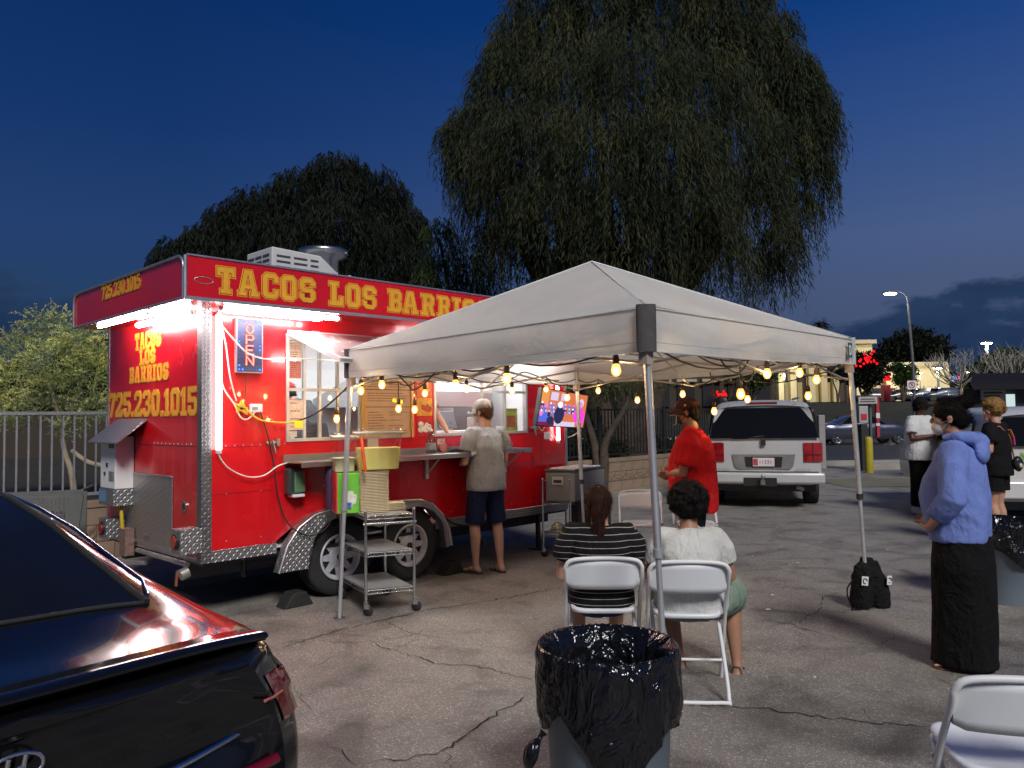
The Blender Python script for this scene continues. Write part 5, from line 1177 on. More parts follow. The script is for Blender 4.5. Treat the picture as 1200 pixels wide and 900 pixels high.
# 6 man in white tee, on his phone
F = Fig('man in white tee, black cap and black trousers standing near the road', (6.40, 12.1, 0), math.radians(205), dict(
    el=V(-.26, .02, 1.12), er=V(.27, .06, 1.12), wl=V(-.05, .24, 1.15), wr=V(.06, .25, 1.17), hed=V(0, .03, 1.62), yaw=.35, pit=.02, kl=V(-.12, .03, .5), kr=V(.12, .03, .5)), 1.2, 1.03, sk_dark, vox=.010)
F.top(cloth('white_tee', (.62, .62, .60)), .80, .72, .05, seed=21, sw=.02, vox=.013)
F.bottoms(cloth('black_trousers', (.012, .012, .013)), 1.95, name='trousers', wide=.03, vox=.015); F.hair(hairmat('black_hair', (.012, .009, .008)), 'short', .011)
F.cap(cloth('black_cap', (.012, .012, .012), bump=.2)); F.footwear('shoe', mat('white_shoe', (.6, .6, .6), .6))
# 7 woman with blonde curls
F = Fig('woman with curly blonde hair in black top and shorts beside the white hatchback', (5.66, 9.05, 0), math.radians(38), dict(
    el=V(-.24, -.03, 1.14), er=V(.27, .03, 1.12), wl=V(-.22, .16, .98), wr=V(.16, .25, 1.04), hed=V(0, .02, 1.60), yaw=.9, kl=V(-.09, .02, .5), kr=V(.09, .02, .5)), 1.08, .985, sk_light, vox=.009)
F.top(cloth('black_tee', (.012, .012, .013)), .84, .65, .03, seed=31, vox=.012); F.bottoms(MATS['black_tee'], .62, wide=.03, vox=.013)
F.hair(hairmat('blonde_hair', (.30, .17, .06)), 'curly', .009, 8); F.footwear('sandal', black_p)
m = MB(); m.ell(V(.10, -.20, .98), (.09, .05, .09), 12, 8); o = remesh(m, .012, 'tmpbag', mat('black_leather', (.02, .02, .02), .4), F.r, 1, .008, (14, 14, 14), 3); o.name = 'shoulder_bag'
m = MB(); m.tube([V(.10, -.16, 1.05), V(.05, -.14, 1.3), V(-.12, -.10, 1.42), V(-.16, .02, 1.40)], .010, 6); m.build('bag_strap', mat('leather_strap', (.3, .12, .05), .5), o)
m = MB(); rnd = random.Random(3)
for k in range(14): q = V(.11 + rnd.uniform(-.06, .06), -.24, 1.04 + rnd.uniform(-.02, .03)); m.tube([q, q + V(rnd.uniform(-.03, .03), -.01, .05)], [.006, .002], 5)
m.build('green_trim', mat('lime', (.25, .45, .08), .6), o)
m = MB(); m.ell(V(.05, -.245, .96), (.03, .018, .03), 10, 8); m.build('silver_charm', mat('cream_gloss', (.6, .55, .4), .25), o)
m = MB(); m.tube([V(-.03, -.17, 1.38), V(.02, -.18, 1.30)], .022, 8, flat=.4); m.build('orange_print', mat('orange_cloth', (.6, .22, .05), .7), F.r)
m = MB(); m.tube([V(.02, -.185, 1.30), V(.06, -.18, 1.20)], .018, 8, flat=.4); m.build('pink_print', mat('pink_cloth', (.65, .08, .3), .7), F.r)
# 8-10 staff inside the trailer
def staff(lx, ly, rzl, label, J, skin, top_c, cap_c, mask_c=None, g=1.05, sc=.92):
    f = Fig(label, trp(lx, ly, .52), TA + rzl, J, g, sc, skin, vox=.009); f.top(top_c, .82, .6, .03, vox=.012, seed=int(lx * 10)); f.bottoms(MATS['black_tee'], 1.95, name='trousers', vox=.014)
    f.hair(hairmat('black_hair', (.012, .009, .008)), 'short', .01); f.cap(cap_c); f.footwear('shoe', black_p)
    if mask_c: f.mask(mask_c)
staff(2.50, .50, math.radians(165), 'worker in grey cap reaching across inside the lit right-hand window', dict(el=V(-.30, .10, 1.16), wl=V(-.36, .22, .98), er=V(.24, .1, 1.12), wr=V(.18, .28, 1.0), hed=V(0, .05, 1.60)), sk_tan, cloth('taupe_tee', (.22, .18, .16)), MATS['grey_cap'])
staff(1.62, 1.05, math.radians(20), 'worker in dark grey and red cap inside, near the menu board', dict(che=V(0, .12, 1.22), nek=V(0, .25, 1.36), hed=V(0, .36, 1.47), sl=V(-.19, .2, 1.32), sr=V(.19, .2, 1.32), el=V(-.24, .3, 1.08), er=V(.24, .3, 1.08), wl=V(-.15, .48, 1.0), wr=V(.15, .48, 1.0), pit=-.3), sk_tan, cloth('dark_grey_tee', (.06, .06, .065)), cloth('red_cap', (.6, .02, .03), bump=.2))
staff(1.20, 1.15, math.radians(-15), 'worker in dark grey and red cap inside, near the taped papers', dict(che=V(0, .08, 1.24), nek=V(0, .18, 1.39), hed=V(0, .28, 1.52), sl=V(-.19, .15, 1.35), sr=V(.19, .15, 1.35), el=V(-.24, .25, 1.1), er=V(.24, .25, 1.1), wl=V(-.15, .42, 1.0), wr=V(.15, .42, 1.0), pit=-.25), sk_tan, MATS['dark_grey_tee'], MATS['red_cap'])

# ================================================================== folding chairs
def chair(loc, rz, label, cast=None):
    r = empty('folding_chair', loc, rz, label, 'folding chair', 'white folding chairs'); w = .222
    def P3(x, y, z): return V(x, y, z)
    m = MB(); m.tube(smoothpts([V(-w, .30 + .08, .0), V(-w, .19, .42), V(-w, .03, .66), V(-w + .004, .0, .72), V(-w + .05, -.012, .755), V(0, -.02, .765), V(w - .05, -.012, .755), V(w - .004, .0, .72), V(w, .03, .66), V(w, .19, .42), V(w, .38, .0)], 5), .0125, 8); m.build('frame', white_paint, r)
    m = MB(); m.tube(smoothpts([V(-w + .03, .34, .44), V(-w + .03, .10, .24), V(-w + .03, -.07, .03), V(-w + .06, -.085, .012), V(w - .06, -.085, .012), V(w - .03, -.07, .03), V(w - .03, .10, .24), V(w - .03, .34, .44)], 4), .0115, 8); m.build('rear_leg', white_paint, r)
    m = MB(); m.tube([V(-w, .315, .12), V(w, .315, .12)], .009, 8); m.build('stretcher', white_paint, r)
    m = MB(); vs = []; n = 12; nz_ = 5
    for t in (0, 1):
        for j in range(nz_ + 1):
            for i in range(n + 1):
                u = i / n * 2 - 1; v = j / nz_; top = .752 - .025 * u ** 4; bot = .575 + .022 * u * u * 0 + (.015 if abs(u) > .9 else 0); z = bot + (top - bot) * v
                y = .012 + .045 * (1 - v) * .9 - .03 * (1 - u * u) + t * .014
                vs.append(V(u * (w - .008), y, z))
    k = (n + 1) * (nz_ + 1); fs = []
    for j in range(nz_):
        for i in range(n): q = j * (n + 1) + i; fs += [(q, q + 1, q + n + 2, q + n + 1), (k + q, k + q + n + 1, k + q + n + 2, k + q + 1)]
    for i in range(n): fs += [(i, k + i, k + i + 1, i + 1), (k - n - 1 + i, k - n + i, 2 * k - n + i, 2 * k - n - 1 + i)]
    m.add(vs, fs, True); m.build('backrest', white_p, r)
    m = MB(); pl = []
    for t in [2 * PI * k / 28 for k in range(28)]:
        c_, s_ = math.cos(t), math.sin(t); pl.append(((w - .03) * math.copysign(abs(c_) ** .45, c_), .25 + .20 * math.copysign(abs(s_) ** .45, s_)))
    rings = [[V(x * f_, .25 + (y - .25) * f_, z) for x, y in pl] for f_, z in ((.9, .425), (1, .43), (1.02, .445), (1, .455), (.93, .457), (.85, .448), (.4, .443))]
    m.loft(rings); m.build('seat', white_p, r)
    m = MB()
    for sx in (-1, 1): m.ell(V(sx * w, .20, .43), (.016, .012, .012), 8, 6)
    m.build('pivots', steel, r)
    return r
chair((.52, 4.52, 0), math.radians(-3), 'white folding chair occupied by the woman in the black striped top'); CH2 = chair((.985, 4.38, 0), math.radians(-6), 'white folding chair occupied by the man in the pale tee and green shorts')
chair((1.60, 2.42, 0), math.radians(-12), 'empty white folding chair nearest the camera at the lower right corner')
chair((1.38, 8.42, 0), math.radians(172), 'empty white folding chair facing the camera just beyond the seated couple')
chair((1.93, 8.35, 0), math.radians(176), 'white folding chair mostly hidden behind the man in red')
# seated woman
sit = dict(pel=V(0, 0, .545), wai=V(0, -.02, .66), che=V(0, .0, .82), nek=V(0, .03, .965), hed=V(0, .06, 1.10), sl=V(-.175, .02, .925), sr=V(.175, .02, .925), el=V(-.24, .06, .66), er=V(.25, .06, .66), wl=V(-.13, .26, .60), wr=V(.13, .26, .60),
           hl=V(-.09, .02, .52), hr=V(.09, .02, .52), kl=V(-.13, .42, .50), kr=V(.13, .42, .50), al=V(-.12, .40, .085), ar=V(.12, .42, .085))
def stripes(name):
    m = cloth(name, (.014, .014, .016)); t = NT(m); sp = t.n('ShaderNodeSeparateXYZ', {0: t.n('ShaderNodeTexCoord').outputs['Object']})
    f = t.math('FRACT', t.math('MULTIPLY', sp.outputs[2], 27)); k = t.math('LESS_THAN', f, .09); src = t.b.inputs['Base Color'].links[0].from_socket
    mx = t.n('ShaderNodeMix', {0: k, 6: src, 7: (.42, .38, .36, 1)}, data_type='RGBA'); t.l(mx.outputs[2], t.b.inputs['Base Color']); return m
F = Fig('woman with a ponytail in a black striped top seated on a folding chair', (.53, 4.76, -.055), math.radians(-2), dict(sit, yaw=-.15), 1.04, 1.0, sk_light)
F.top(stripes('striped_knit'), .50, .6, .02, seed=41, amp=.005); F.bottoms(cloth('blue_denim', (.03, .05, .14)), .8, wide=.02); F.hair(hairmat('dark_brown_hair', (.035, .014, .009)), 'pony'); F.footwear('shoe', black_p); F.mask(MATS['white_mask'])
F = Fig('man with curly black hair in pale tee and green shorts seated on a chair', (1.055, 4.66, -.06), math.radians(-10), dict(sit, nek=V(0, .06, .95), hed=V(0, .10, 1.085), che=V(0, .01, .81), sl=V(-.165, .04, .90), sr=V(.165, .04, .90), el=V(-.235, .10, .66), er=V(.24, .10, .67), wl=V(-.14, .32, .60), wr=V(.17, .32, .62), kl=V(-.14, .40, .50), kr=V(.26, .34, .52), al=V(-.06, .28, .085), ar=V(.28, .20, .085), toer=V(.35, 1, 0)), 1.08, 1.0, sk_tan, belly=.02)
F.top(cloth('pale_tee', (.56, .56, .53)), .50, .62, .03, seed=51, sw=.016, amp=.009); F.bottoms(cloth('sage_shorts', (.20, .27, .20)), .92, wide=.04); F.hair(hairmat('black_hair', (.012, .009, .008)), 'curly', .008, 5); F.footwear('sandal', black_p, black_p)
# ================================================================== trash cans with black liners
liner = bpy.data.materials.new('black_liner'); liner.use_nodes = True; t = NT(liner); t.b.inputs['Base Color'].default_value = (.006, .006, .008, 1); t.b.inputs['Roughness'].default_value = .13; t.b.inputs['Specular IOR Level'].default_value = .5
t.bump(t.math('ADD', t.noise(t.coord((1, 1, .55)), 5.5, 3, .5, 2.2), t.math('MULTIPLY', t.noise(t.coord((1, 1, .3)), 22, 2, .5, 1.2), .18)), 1.0, .05)
bin_m = mat('grey_blue_plastic', (.16, .20, .24), .45, 0, .08, 3, .1, 30)
def trash(loc, label, ztop=.70, r=.285, rz=0, low=None):
    o = empty('trash_can', loc, rz, label, 'trash can', 'lined trash cans')
    m = MB(); m.lathe((0, 0, 0), [(r * .80, 0), (r * .81, .01), (r * .93, ztop - .06), (r * .99, ztop - .055), (r, ztop), (r * .96, ztop), (r * .90, ztop - .08), (r * .76, .04), (0, .035)], 40); m.build('can_body', bin_m, o)
    m = MB(); n = 120; rings = []
    seed = loc[0]
    def low_z(a):     # hem of the liner hangs unevenly
        return (low or (lambda a: ztop - .22))(a)
    def nz(a, z, f, s): return mn.noise(V(math.cos(a) * f + seed, math.sin(a) * f, z * 2.2 + s))
    prof = [('in', .30, .60), ('in', .45, .74), ('in', .60, .80), ('in', .67, .86), ('rim', .705, .965), ('rim', .712, .99), ('rim', .705, 1.02)] + [('out', k / 13., 0) for k in range(1, 14)]
    for kind, z, rr in prof:
        ring = []
        for k in range(n):
            a = 2 * PI * k / n
            if kind == 'in': R_ = r * rr * (1 + .035 * nz(a, z, 5, 1) + .012 * math.sin(a * 31 + 3 * nz(a, 0, 2, 3))); zz = z * ztop / .70
            elif kind == 'rim': R_ = r * (rr + .010 * math.sin(a * 63) * (rr < 1.01)); zz = z * ztop / .7 + .002 * math.sin(a * 63)
            else:
                zl = low_z(a); zz = ztop + .0 - (ztop - zl) * z; bag = math.sin(PI * min(1, z * 1.05)) * .02
                R_ = r * (1.03 + bag + .09 * z * nz(a, zz, 3.2, 2) + .035 * nz(a, zz * 3, 8, 5) + .02 * nz(a, zz * 6, 18, 7)) - (.04 * r * z if z > .9 else 0)
            ring.append(V(R_ * math.cos(a), R_ * math.sin(a), zz))
        rings.append(ring)
    m.loft(rings, cap=False); m.build('bin_liner', liner, o)
    return o
def low1(a):
    d = math.degrees(a) % 360    # camera is toward 270
    base = .43 + .02 * math.sin(a * 3 + 1)
    base -= .20 * math.exp(-((d - 270) / 24) ** 2); base += .07 * math.exp(-((d - 222) / 13) ** 2); base += .03 * math.exp(-((d - 318) / 15) ** 2)
    return base
tc1 = trash((.357, 3.04, 0), 'grey trash can with a glossy black liner and knotted corner in the foreground', .70, .268, 0, low1)
m = MB(); m.tube(smoothpts([V(-.255, -.10, .41), V(-.275, -.11, .39), V(-.30, -.115, .35), V(-.315, -.115, .30), V(-.305, -.11, .275)], 4), [.022, .018, .012, .012, .014, .02, .028, .034, .038, .04, .038, .035, .03, .026, .018, .012, .006], 10, flat=.6)
k = m.build('liner_knot', liner, tc1)
trash((4.12, 6.55, 0), 'grey trash can with a black liner behind the woman in blue', .66, .31, .4, lambda a: .42 + .04 * math.sin(a * 4) - .08 * math.exp(-((math.degrees(a) % 360 - 250) / 25) ** 2))

# ================================================================== wire carts
def cart(corners, shelves, ztop, handle, label, rz=0, cast=True):
    A, Bv, Cv = corners; D = Bv + Cv - A; o = empty('wire_cart', A, 0, label, 'wire cart', 'wire carts'); A0 = A
    P_ = [V(0, 0, 0), Bv - A, D - A, Cv - A]
    for p in P_:
        m = MB(); m.tube([p + V(0, 0, .11), p + V(0, 0, ztop)], .0125, 10); po = m.build('post', chrome, o)
        m = MB(); m.ell(p + V(0, 0, ztop), (.015, .015, .012), 8, 6)
        m.tube([p + V(0, 0, .115), p + V(0, 0, .085)], .02, 10); m.box(p + V(.008, 0, .075), (.045, .03, .035)); m.build('caster_fork', steel, po)
        m = MB(); x_ = V(.35, 1, 0).normalized(); m.lathe(p + V(.015, 0, .043) - x_ * .011, [(.0, 0), (.040, 0), (.043, .005), (.043, .017), (.040, .022), (0, .022)], 18, x_); m.build('caster_wheel', black_r, po)
    u = P_[1]; v = P_[3]
    for z in shelves:
        m = MB(); e = [P_[0], P_[1], P_[2], P_[3], P_[0]]
        for a, b in zip(e[:-1], e[1:]):
            m.tube([a + V(0, 0, z), b + V(0, 0, z)], .005, 6); m.tube([a + V(0, 0, z - .028), b + V(0, 0, z - .028)], .004, 6)
            L = (b - a).length; nn = int(L / .028); zz = [a.lerp(b, i / nn) + V(0, 0, z if i % 2 else z - .028) for i in range(nn + 1)]; m.tube(zz, .0025, 4)
        n = 26
        for i in range(1, n): s_ = i / n; m.tube([v * s_ + V(0, 0, z + .003), u + v * s_ + V(0, 0, z + .003)], .0022, 4)
        for i in range(1, 5): s_ = i / 5; m.tube([u * s_ + V(0, 0, z - .002), u * s_ + v + V(0, 0, z - .002)], .003, 4)
        so = m.build('shelf', chrome, o)
        liner_ = MB(); q = [P_[0] * .97 + P_[2] * .03, P_[1] * .97 + P_[3] * .03, P_[2] * .97 + P_[0] * .03, P_[3] * .97 + P_[1] * .03]
        liner_.add([k_ + V(0, 0, z + .0065) for k_ in q], [(0, 1, 2, 3)]); liner_.build('shelf_liner', mat('clear_liner', (.42, .44, .43), .35, .3, .1), so)
    if handle is not None:
        a, b, h = handle; m = MB(); d = (P_[b] - P_[a]); m.tube([P_[a] + V(0, 0, h) - d * .05, P_[b] + V(0, 0, h) + d * .05], .012, 8); m.build('handle', chrome, o)
    return o
cA = gp(429, 722); cB = gp(486, 716); cC = gp(399, 702)
cart((cA, cB, cC), (.20, .50, .80), .84, (0, 1, .735), 'chrome wire cart holding drink tubs and trays beside the left tent leg')
def cpos(u, v, z): return cA + (cB - cA) * u + (cC - cA) * v + V(0, 0, z)
ca = math.atan2((cB - cA).y, (cB - cA).x)
# trays, box, tubs on the cart (each its own thing)
foam = mat('beige_foam', (.74, .62, .40), .7, 0, .06, 20)
st_ = empty('tray_stack', cpos(.34, .34, .808), ca, 'tall stack of beige food trays on the wire cart', 'tray stack')
m = MB(); m.box((0, 0, 0), (.205, .18, .009)); m.box((0, 0, .0045), (.235, .21, .0055)); t0 = None
for k in range(28):
    if t0 is None: t0 = m.build('tray', foam, st_, loc=(0, 0, .004))
    else: inst(t0, 'tray', st_, (random.uniform(-.002, .002), random.uniform(-.002, .002), .006 + k * .0125))
st2 = empty('tray_stack', cpos(.84, .45, .808), ca, 'short stack of beige trays at the right end of the wire cart', 'tray stack')
for k in range(5): q = inst(t0, 'tray', st2, (0, 0, .006 + k * .0125)); q.scale = (.75, .9, 1)
bx = empty('drink_box', cpos(-.12, .45, .808), ca, 'bright green carton with a drink picture on the wire cart', 'carton')
m = MB(); m.b2((-.11, -.11, 0), (.11, .11, .33)); m.build('carton_body', mat('green_card', (.16, .55, .05), .5), bx, .003)
m = MB(); m.b2((.085, -.113, .0), (.113, .113, .331)); m.b2((-.113, -.113, 0), (-.10, .113, .331)); m.build('striped_edge', mat('red_card', (.6, .03, .04), .5), bx)
m = MB()
for k in range(23): m.b2((.086, -.1145, .006 + k * .014), (.1145, -.113, .011 + k * .014))
m.build('stripe', white_paint, bx)
m = MB(); m.prism([(-.05, .06), (.02, .05), (.03, .18), (-.06, .19)], lambda u, v, w: V(u, -.1135 + w * -1, v), .0015); m.prism([(-.02, .05), (.05, .08), (.06, .15), (.03, .16)], lambda u, v, w: V(u, -.1155 + w * -1, v), .0015); m.build('printed_glass', mat('print_white', (.7, .72, .65), .5, 0, .2, 30), bx, recalc=True)
m = MB(); m.prism([(-.04, .04), (.01, .04), (.015, .09), (-.045, .09)], lambda u, v, w: V(u, -.118 + w * -1, v), .0015); m.build('printed_berries', mat('print_blue', (.1, .15, .5), .5, 0, .4, 40), bx, recalc=True)
tubm = glassmat('clear_tub', (.995, 1, .995), .3, .08)
def tub(loc, rz, sx, sy, h, liq, liqh, label, lab=None):
    o = empty('drink_tub', loc, rz, label, 'drink tub', 'clear drink tubs')
    m = MB()
    def ring(f, z): return [V(sx * f * math.copysign(abs(math.cos(t_)) ** .35, math.cos(t_)), sy * f * math.copysign(abs(math.sin(t_)) ** .35, math.sin(t_)), z) for t_ in [2 * PI * k / 32 for k in range(32)]]
    m.loft([ring(.86, 0), ring(.92, h * .4), ring(1, h)], cap=False); m.add(ring(.80, .001), [tuple(range(32))]); m.build('tub_wall', tubm, o)
    m = MB(); m.loft([ring(1, h - .004), ring(1.05, h), ring(1.05, h + .016), ring(1.0, h + .02)], cap=False); m.build('rim', mat('frosted_rim', (.60, .60, .56), .25, 0, .05), o)
    m = MB(); m.loft([ring(.855, .004), ring(.90, h * .4), ring(.86 * (1 - liqh) + liqh * .98, h * liqh)]); m.build('drink', fabric('drink_%s' % liq[0], liq[1], .2), o)
    m = MB(); m.loft([ring(1.02, h + .024), ring(1.0, h + .035), ring(.5, h + .045), ring(.05, h + .046)]); m.build('lid', tubm, o)
    m = MB(); m.b2((-.004, -sy * .96, h * .55), (.004, -sy * .95, h)); m.build('divider', tubm, o)
    return o
tub(cpos(.46, .35, 1.165), ca, .19, .155, .30, ('lemon', (.92, .84, .26)), .60, 'clear drink tub of yellow lemonade standing on the tray stack')
tub(cpos(-.16, .55, 1.145), ca, .10, .13, .29, ('milky', (.85, .80, .55)), .40, 'clear drink tub with a pale milky drink on the green carton')
m = MB(); m.tube(smoothpts([cpos(-.04, .06, 1.44), cpos(-.03, .03, 1.34), cpos(-.01, .02, 1.24), cpos(.02, .02, 1.16)], 4), .014, 6); tag(m.build('chilli_label', mat('chilli_print', (.75, .10, .02), .5, 0, .3, 40)), 'red and orange chilli strip hanging between the two drink tubs', 'strip')
m = MB(); q = cpos(-.32, .75, 1.065); m.lathe(q, [(.045, -.25), (.05, 0), (.05, .16), (.04, .17)], 16); tag(m.build('cup_stack', mat('dark_cup', (.06, .03, .07), .5)), 'dark stack of cups at the left end of the wire cart', 'cup stack')
# things on the counter shelf
def onshelf(x, y, z=1.235): return trp(x, -y, z)
o = empty('pump_bottle', onshelf(2.20, .17), TA, 'clear hand sanitiser pump bottle on the trailer counter', 'pump bottle')
m = MB(); m.lathe((0, 0, 0), [(.045, 0), (.05, .01), (.05, .15), (.035, .19), (.018, .205), (.018, .22)], 20); m.build('bottle', glassmat('clear_bottle', (.75, .8, .82), .4, .08), o)
m = MB(); m.lathe((0, 0, .221), [(.02, 0), (.02, .02), (.008, .025), (.007, .06)], 12); m.tube([(0, 0, .28), (-.04, -.02, .285), (-.05, -.03, .275)], .007, 6); m.build('pump', white_p, o)
m = MB(); m.lathe((0, 0, .04), [(.0505, 0), (.0505, .07)], 20, cap=False); m.build('bottle_label', mat('grey_label', (.35, .42, .48), .5, 0, .2, 50), o)
m = MB(); m.tube([onshelf(2.37, .12, 1.29), onshelf(2.37, .17, 1.29)], .05, 16); tag(m.build('tape_roll', mat('pink_roll', (.6, .25, .25), .5)), 'pink and white roll lying beside the sanitiser bottle', 'roll')
m = MB(); m.b2((-.05, -.004, 0), (.05, .004, .14)); o = m.build('counter_notice', mat('card_notice', (.6, .52, .45), .6)); o.location = onshelf(2.46, .02); o.rotation_euler.z = TA; tag(o, 'small pale notice with a round mark below the right window', 'notice')
m = MB(); m.tube([V(0, -.0065, .085), V(0, -.005, .085)], .03, 14); m.build('round_mark', mat('grey_ink', (.2, .17, .15), .6), o)
m = MB(); m.b2((-.06, -.004, 0), (.06, .004, .16)); o = m.build('counter_notice', MATS['card_notice']); o.location = onshelf(1.62, .02, 1.24); o.rotation_euler.z = TA; tag(o, 'tan notice taped under the menu board above the drink tubs', 'notice')
o = empty('paper_plates', onshelf(2.62, .16), TA + .3, 'dark folded menus and papers lying on the counter before the customer', 'papers')
for k in range(3): m = MB(); m.box((k * .02, k * .01, .006 + k * .01), (.26, .16, .006), (0, .03 * k, .2 * k)); m.build('sheet', mat('sheet%d' % k, [(.04, .03, .05), (.10, .03, .07), (.07, .05, .09)][k], .4, 0, .4, 25), o)
m = MB(); m.b2((-.10, -.17, -.02), (.12, -.165, .012)); m.build('price_card', white_p, o)
# cooler on its cart by the far end, black crate under it
cA2 = gp(631, 651); d1 = V(math.cos(TA - .55), math.sin(TA - .55), 0); d2 = V(-d1.y, d1.x, 0)
cA2 = V(.33, 8.75, 0)
cart((cA2, cA2 + V(.30, -.16, 0), cA2 + V(.30, .58, 0)), (.28, .62), .88, (0, 1, .86), 'chrome wire cart carrying the grey cooler at the far end of the trailer')
co = empty('cooler', V(.36, 8.72, .63), math.radians(0), 'large grey hard cooler with white lid papers on the far wire cart', 'cooler')
cm = mat('cooler_grey', (.16, .165, .17), .55, 0, .06, 8, .2, 40)
a_, b_, c_, d_ = V(0, 0, 0), V(.32, -.17, 0), V(.72, .42, 0), V(.40, .60, 0)
def prismz(mb, pts, z0, z1): n = len(pts); mb.add([p + V(0, 0, z0) for p in pts] + [p + V(0, 0, z1) for p in pts], [tuple(range(n - 1, -1, -1)), tuple(range(n, 2 * n))] + [(i, (i + 1) % n, n + (i + 1) % n, n + i) for i in range(n)])
m = MB(); prismz(m, [a_, b_, c_, d_], 0, .33); m.build('cooler_body', cm, co, .015, recalc=True)
m = MB(); cen = (a_ + c_) / 2; prismz(m, [cen + (p - cen) * 1.02 for p in (a_, b_, c_, d_)], .333, .36); m.build('cooler_lid', mat('dark_lid', (.06, .06, .065), .5), co, .006, recalc=True)
m = MB(); prismz(m, [cen + (p - cen) * .85 for p in (a_, b_, c_, d_)], .361, .372); m.build('lid_paper', white_paint, co, recalc=True)
fd = (b_ - a_).normalized(); fn = V(fd.y, -fd.x, 0)
def cq(u, v, w): return a_ + (b_ - a_) * u + fn * w + V(0, 0, v)
m = MB(); m.add([cq(.25, .19, .012), cq(.62, .19, .012), cq(.62, .28, .012), cq(.25, .28, .012)] + [cq(.25, .19, 0), cq(.62, .19, 0), cq(.62, .28, 0), cq(.25, .28, 0)], [(0, 1, 2, 3), (0, 4, 5, 1), (2, 6, 7, 3), (0, 3, 7, 4), (1, 5, 6, 2)]); h_ = m.build('cooler_latch', mat('latch_grey', (.45, .45, .45), .4), co)
m = MB(); m.add([cq(.30, .21, .014), cq(.57, .21, .014), cq(.57, .245, .014), cq(.30, .245, .014)], [(0, 1, 2, 3)]); m.build('latch_slot', black_p, h_)
m = MB()
for k in range(5): m.add([cq(.12, .04 + k * .022, .003), cq(.85, .04 + k * .022, .003), cq(.85, .046 + k * .022, .003), cq(.12, .046 + k * .022, .003)], [(0, 1, 2, 3)])
m.build('moulded_rib', mat('rib_grey', (.22, .22, .23), .5), co)
m = MB(); prismz(m, [V(.62, 8.70, .29), V(1.0, 8.50, .29), V(1.12, 8.9, .29), V(.75, 9.1, .29)], 0, .30); o = m.build('black_crate', black_p, None, .01, recalc=True); tag(o, 'black crate on the lower shelf under the grey cooler', 'crate')
m = MB(); m.ell(V(.50, 8.86, .325), (.07, .05, .04), 12, 8); tag(remesh(m, .01, 'crumpled_cloth', mat('cream_rag', (.6, .55, .4), .8), None, 1, .010, (20, 20, 20), 2), 'crumpled cream cloth on the lower shelf of the far cart', 'cloth')
# ================================================================== weight bag on the right tent leg
wb = empty('weight_bag', V(2.90, 6.34, 0), 0, 'black weight bag with white logo tags around the right tent leg', 'weight bag')
bagm = cloth('black_nylon', (.016, .016, .017), bs=20, bump=.7)
m = MB()
for x, y, rx, h, lean in ((-.085, -.02, .085, .36, .02), (.075, -.0, .09, .36, -.05)):
    rings = []
    for z, f in ((0, .85), (.03, 1.0), (.15, 1.02), (.26, .92), (.33, .72), (.37, .45)):
        rings.append([V(x + lean * z * 3 * (1 if z > .1 else .6) + rx * f * math.cos(t_), y + .075 * f * math.sin(t_), z) for t_ in [2 * PI * k / 16 for k in range(16)]])
    m.loft(rings)
m.tube([V(-.03, 0, .3), V(-.02, 0, .40)], [.07, .045], 12)
remesh(m, .009, 'bag_body', bagm, wb, 2, .008, (14, 14, 9), 3)
for x, y, rz in ((-.088, -.108, 0), (.115, -.092, .45)):
    m = MB(); m.box((x, y, .235), (.052, .003, .072), (0, .1, rz)); tg = m.build('logo_tag', white_paint, wb)
    m = MB(); pts_ = [V(x + .016 * math.cos(a), y - .004, .235 + .02 * math.sin(a)) for a in [2 * PI * k / 14 for k in range(12)]]; m.tube(pts_, .004, 5); m.build('logo_ring', black_p, tg)
m = MB(); m.tube(smoothpts([V(-.16, -.06, .24), V(-.22, -.08, .17), V(-.21, -.08, .08), V(-.15, -.06, .03), V(-.20, -.10, .006), V(-.12, -.10, .006)], 5), .008, 6, flat=.5); m.build('strap', bagm, wb)
# ================================================================== shopping cart by the wall
sc_ = empty('shopping_cart', at(52, 660, 7.2) * V(1, 1, 0) if False else V(-4.62, 7.35, 0), math.radians(20), 'grey plastic shopping cart with a printed panel parked by the block wall', 'shopping cart')
pm = mat('cart_grey', (.10, .105, .10), .55, 0, .1)
m = MB()
for k in range(9): m.b2((-.46, -.012, .45 + k * .05), (.40, .0, .462 + k * .05))
for k in range(24): m.b2((-.46 + k * .036, -.014, .44), (-.452 + k * .036, -.002, .88))
m.b2((-.47, -.016, .865), (.46, .004, .90)); m.build('basket_side', pm, sc_)
m = MB(); m.prism([(.24, .33), (.40, .30), (.47, .88), (.36, .89)], lambda u, v, w: V(u, -.018 + w, v), .03); m.b2((-.30, -.022, .70), (.10, -.016, .85)); m.build('side_panel', pm, sc_, recalc=True)
m = MB(); m.b2((-.25, -.0245, .715), (.03, -.0225, .775)); lb = m.build('printed_label', mat('label_pale', (.45, .42, .38), .6), sc_)
m = MB(); m.b2((-.25, -.0265, .722), (.03, -.025, .73)); m.build('red_line', mat('red_ink', (.45, .08, .04), .6), lb)
m = MB()
for k in range(5): m.b2((-.24 + k * .055, -.0265, .742), (-.205 + k * .055, -.025, .768))
m.build('printed_word', mat('ink_grey', (.12, .11, .11), .6), lb)
m = MB()
for x in (-.40, .42):
    m.tube([V(x, .0, .45), V(x - .03, .0, .12)], .012, 6); m.tube([V(x, .5, .45), V(x - .03, .5, .12)], .012, 6)
m.tube([V(-.43, 0, .2), V(.40, 0, .2)], .012, 6); m.tube([V(-.43, .5, .2), V(.40, .5, .2)], .012, 6); m.b2((-.46, .5, .44), (.42, .515, .9)); m.b2((-.46, 0, .44), (.42, .5, .45)); m.tube([V(.46, -.03, .93), V(.46, .53, .93)], .018, 8); m.build('cart_frame', pm, sc_)
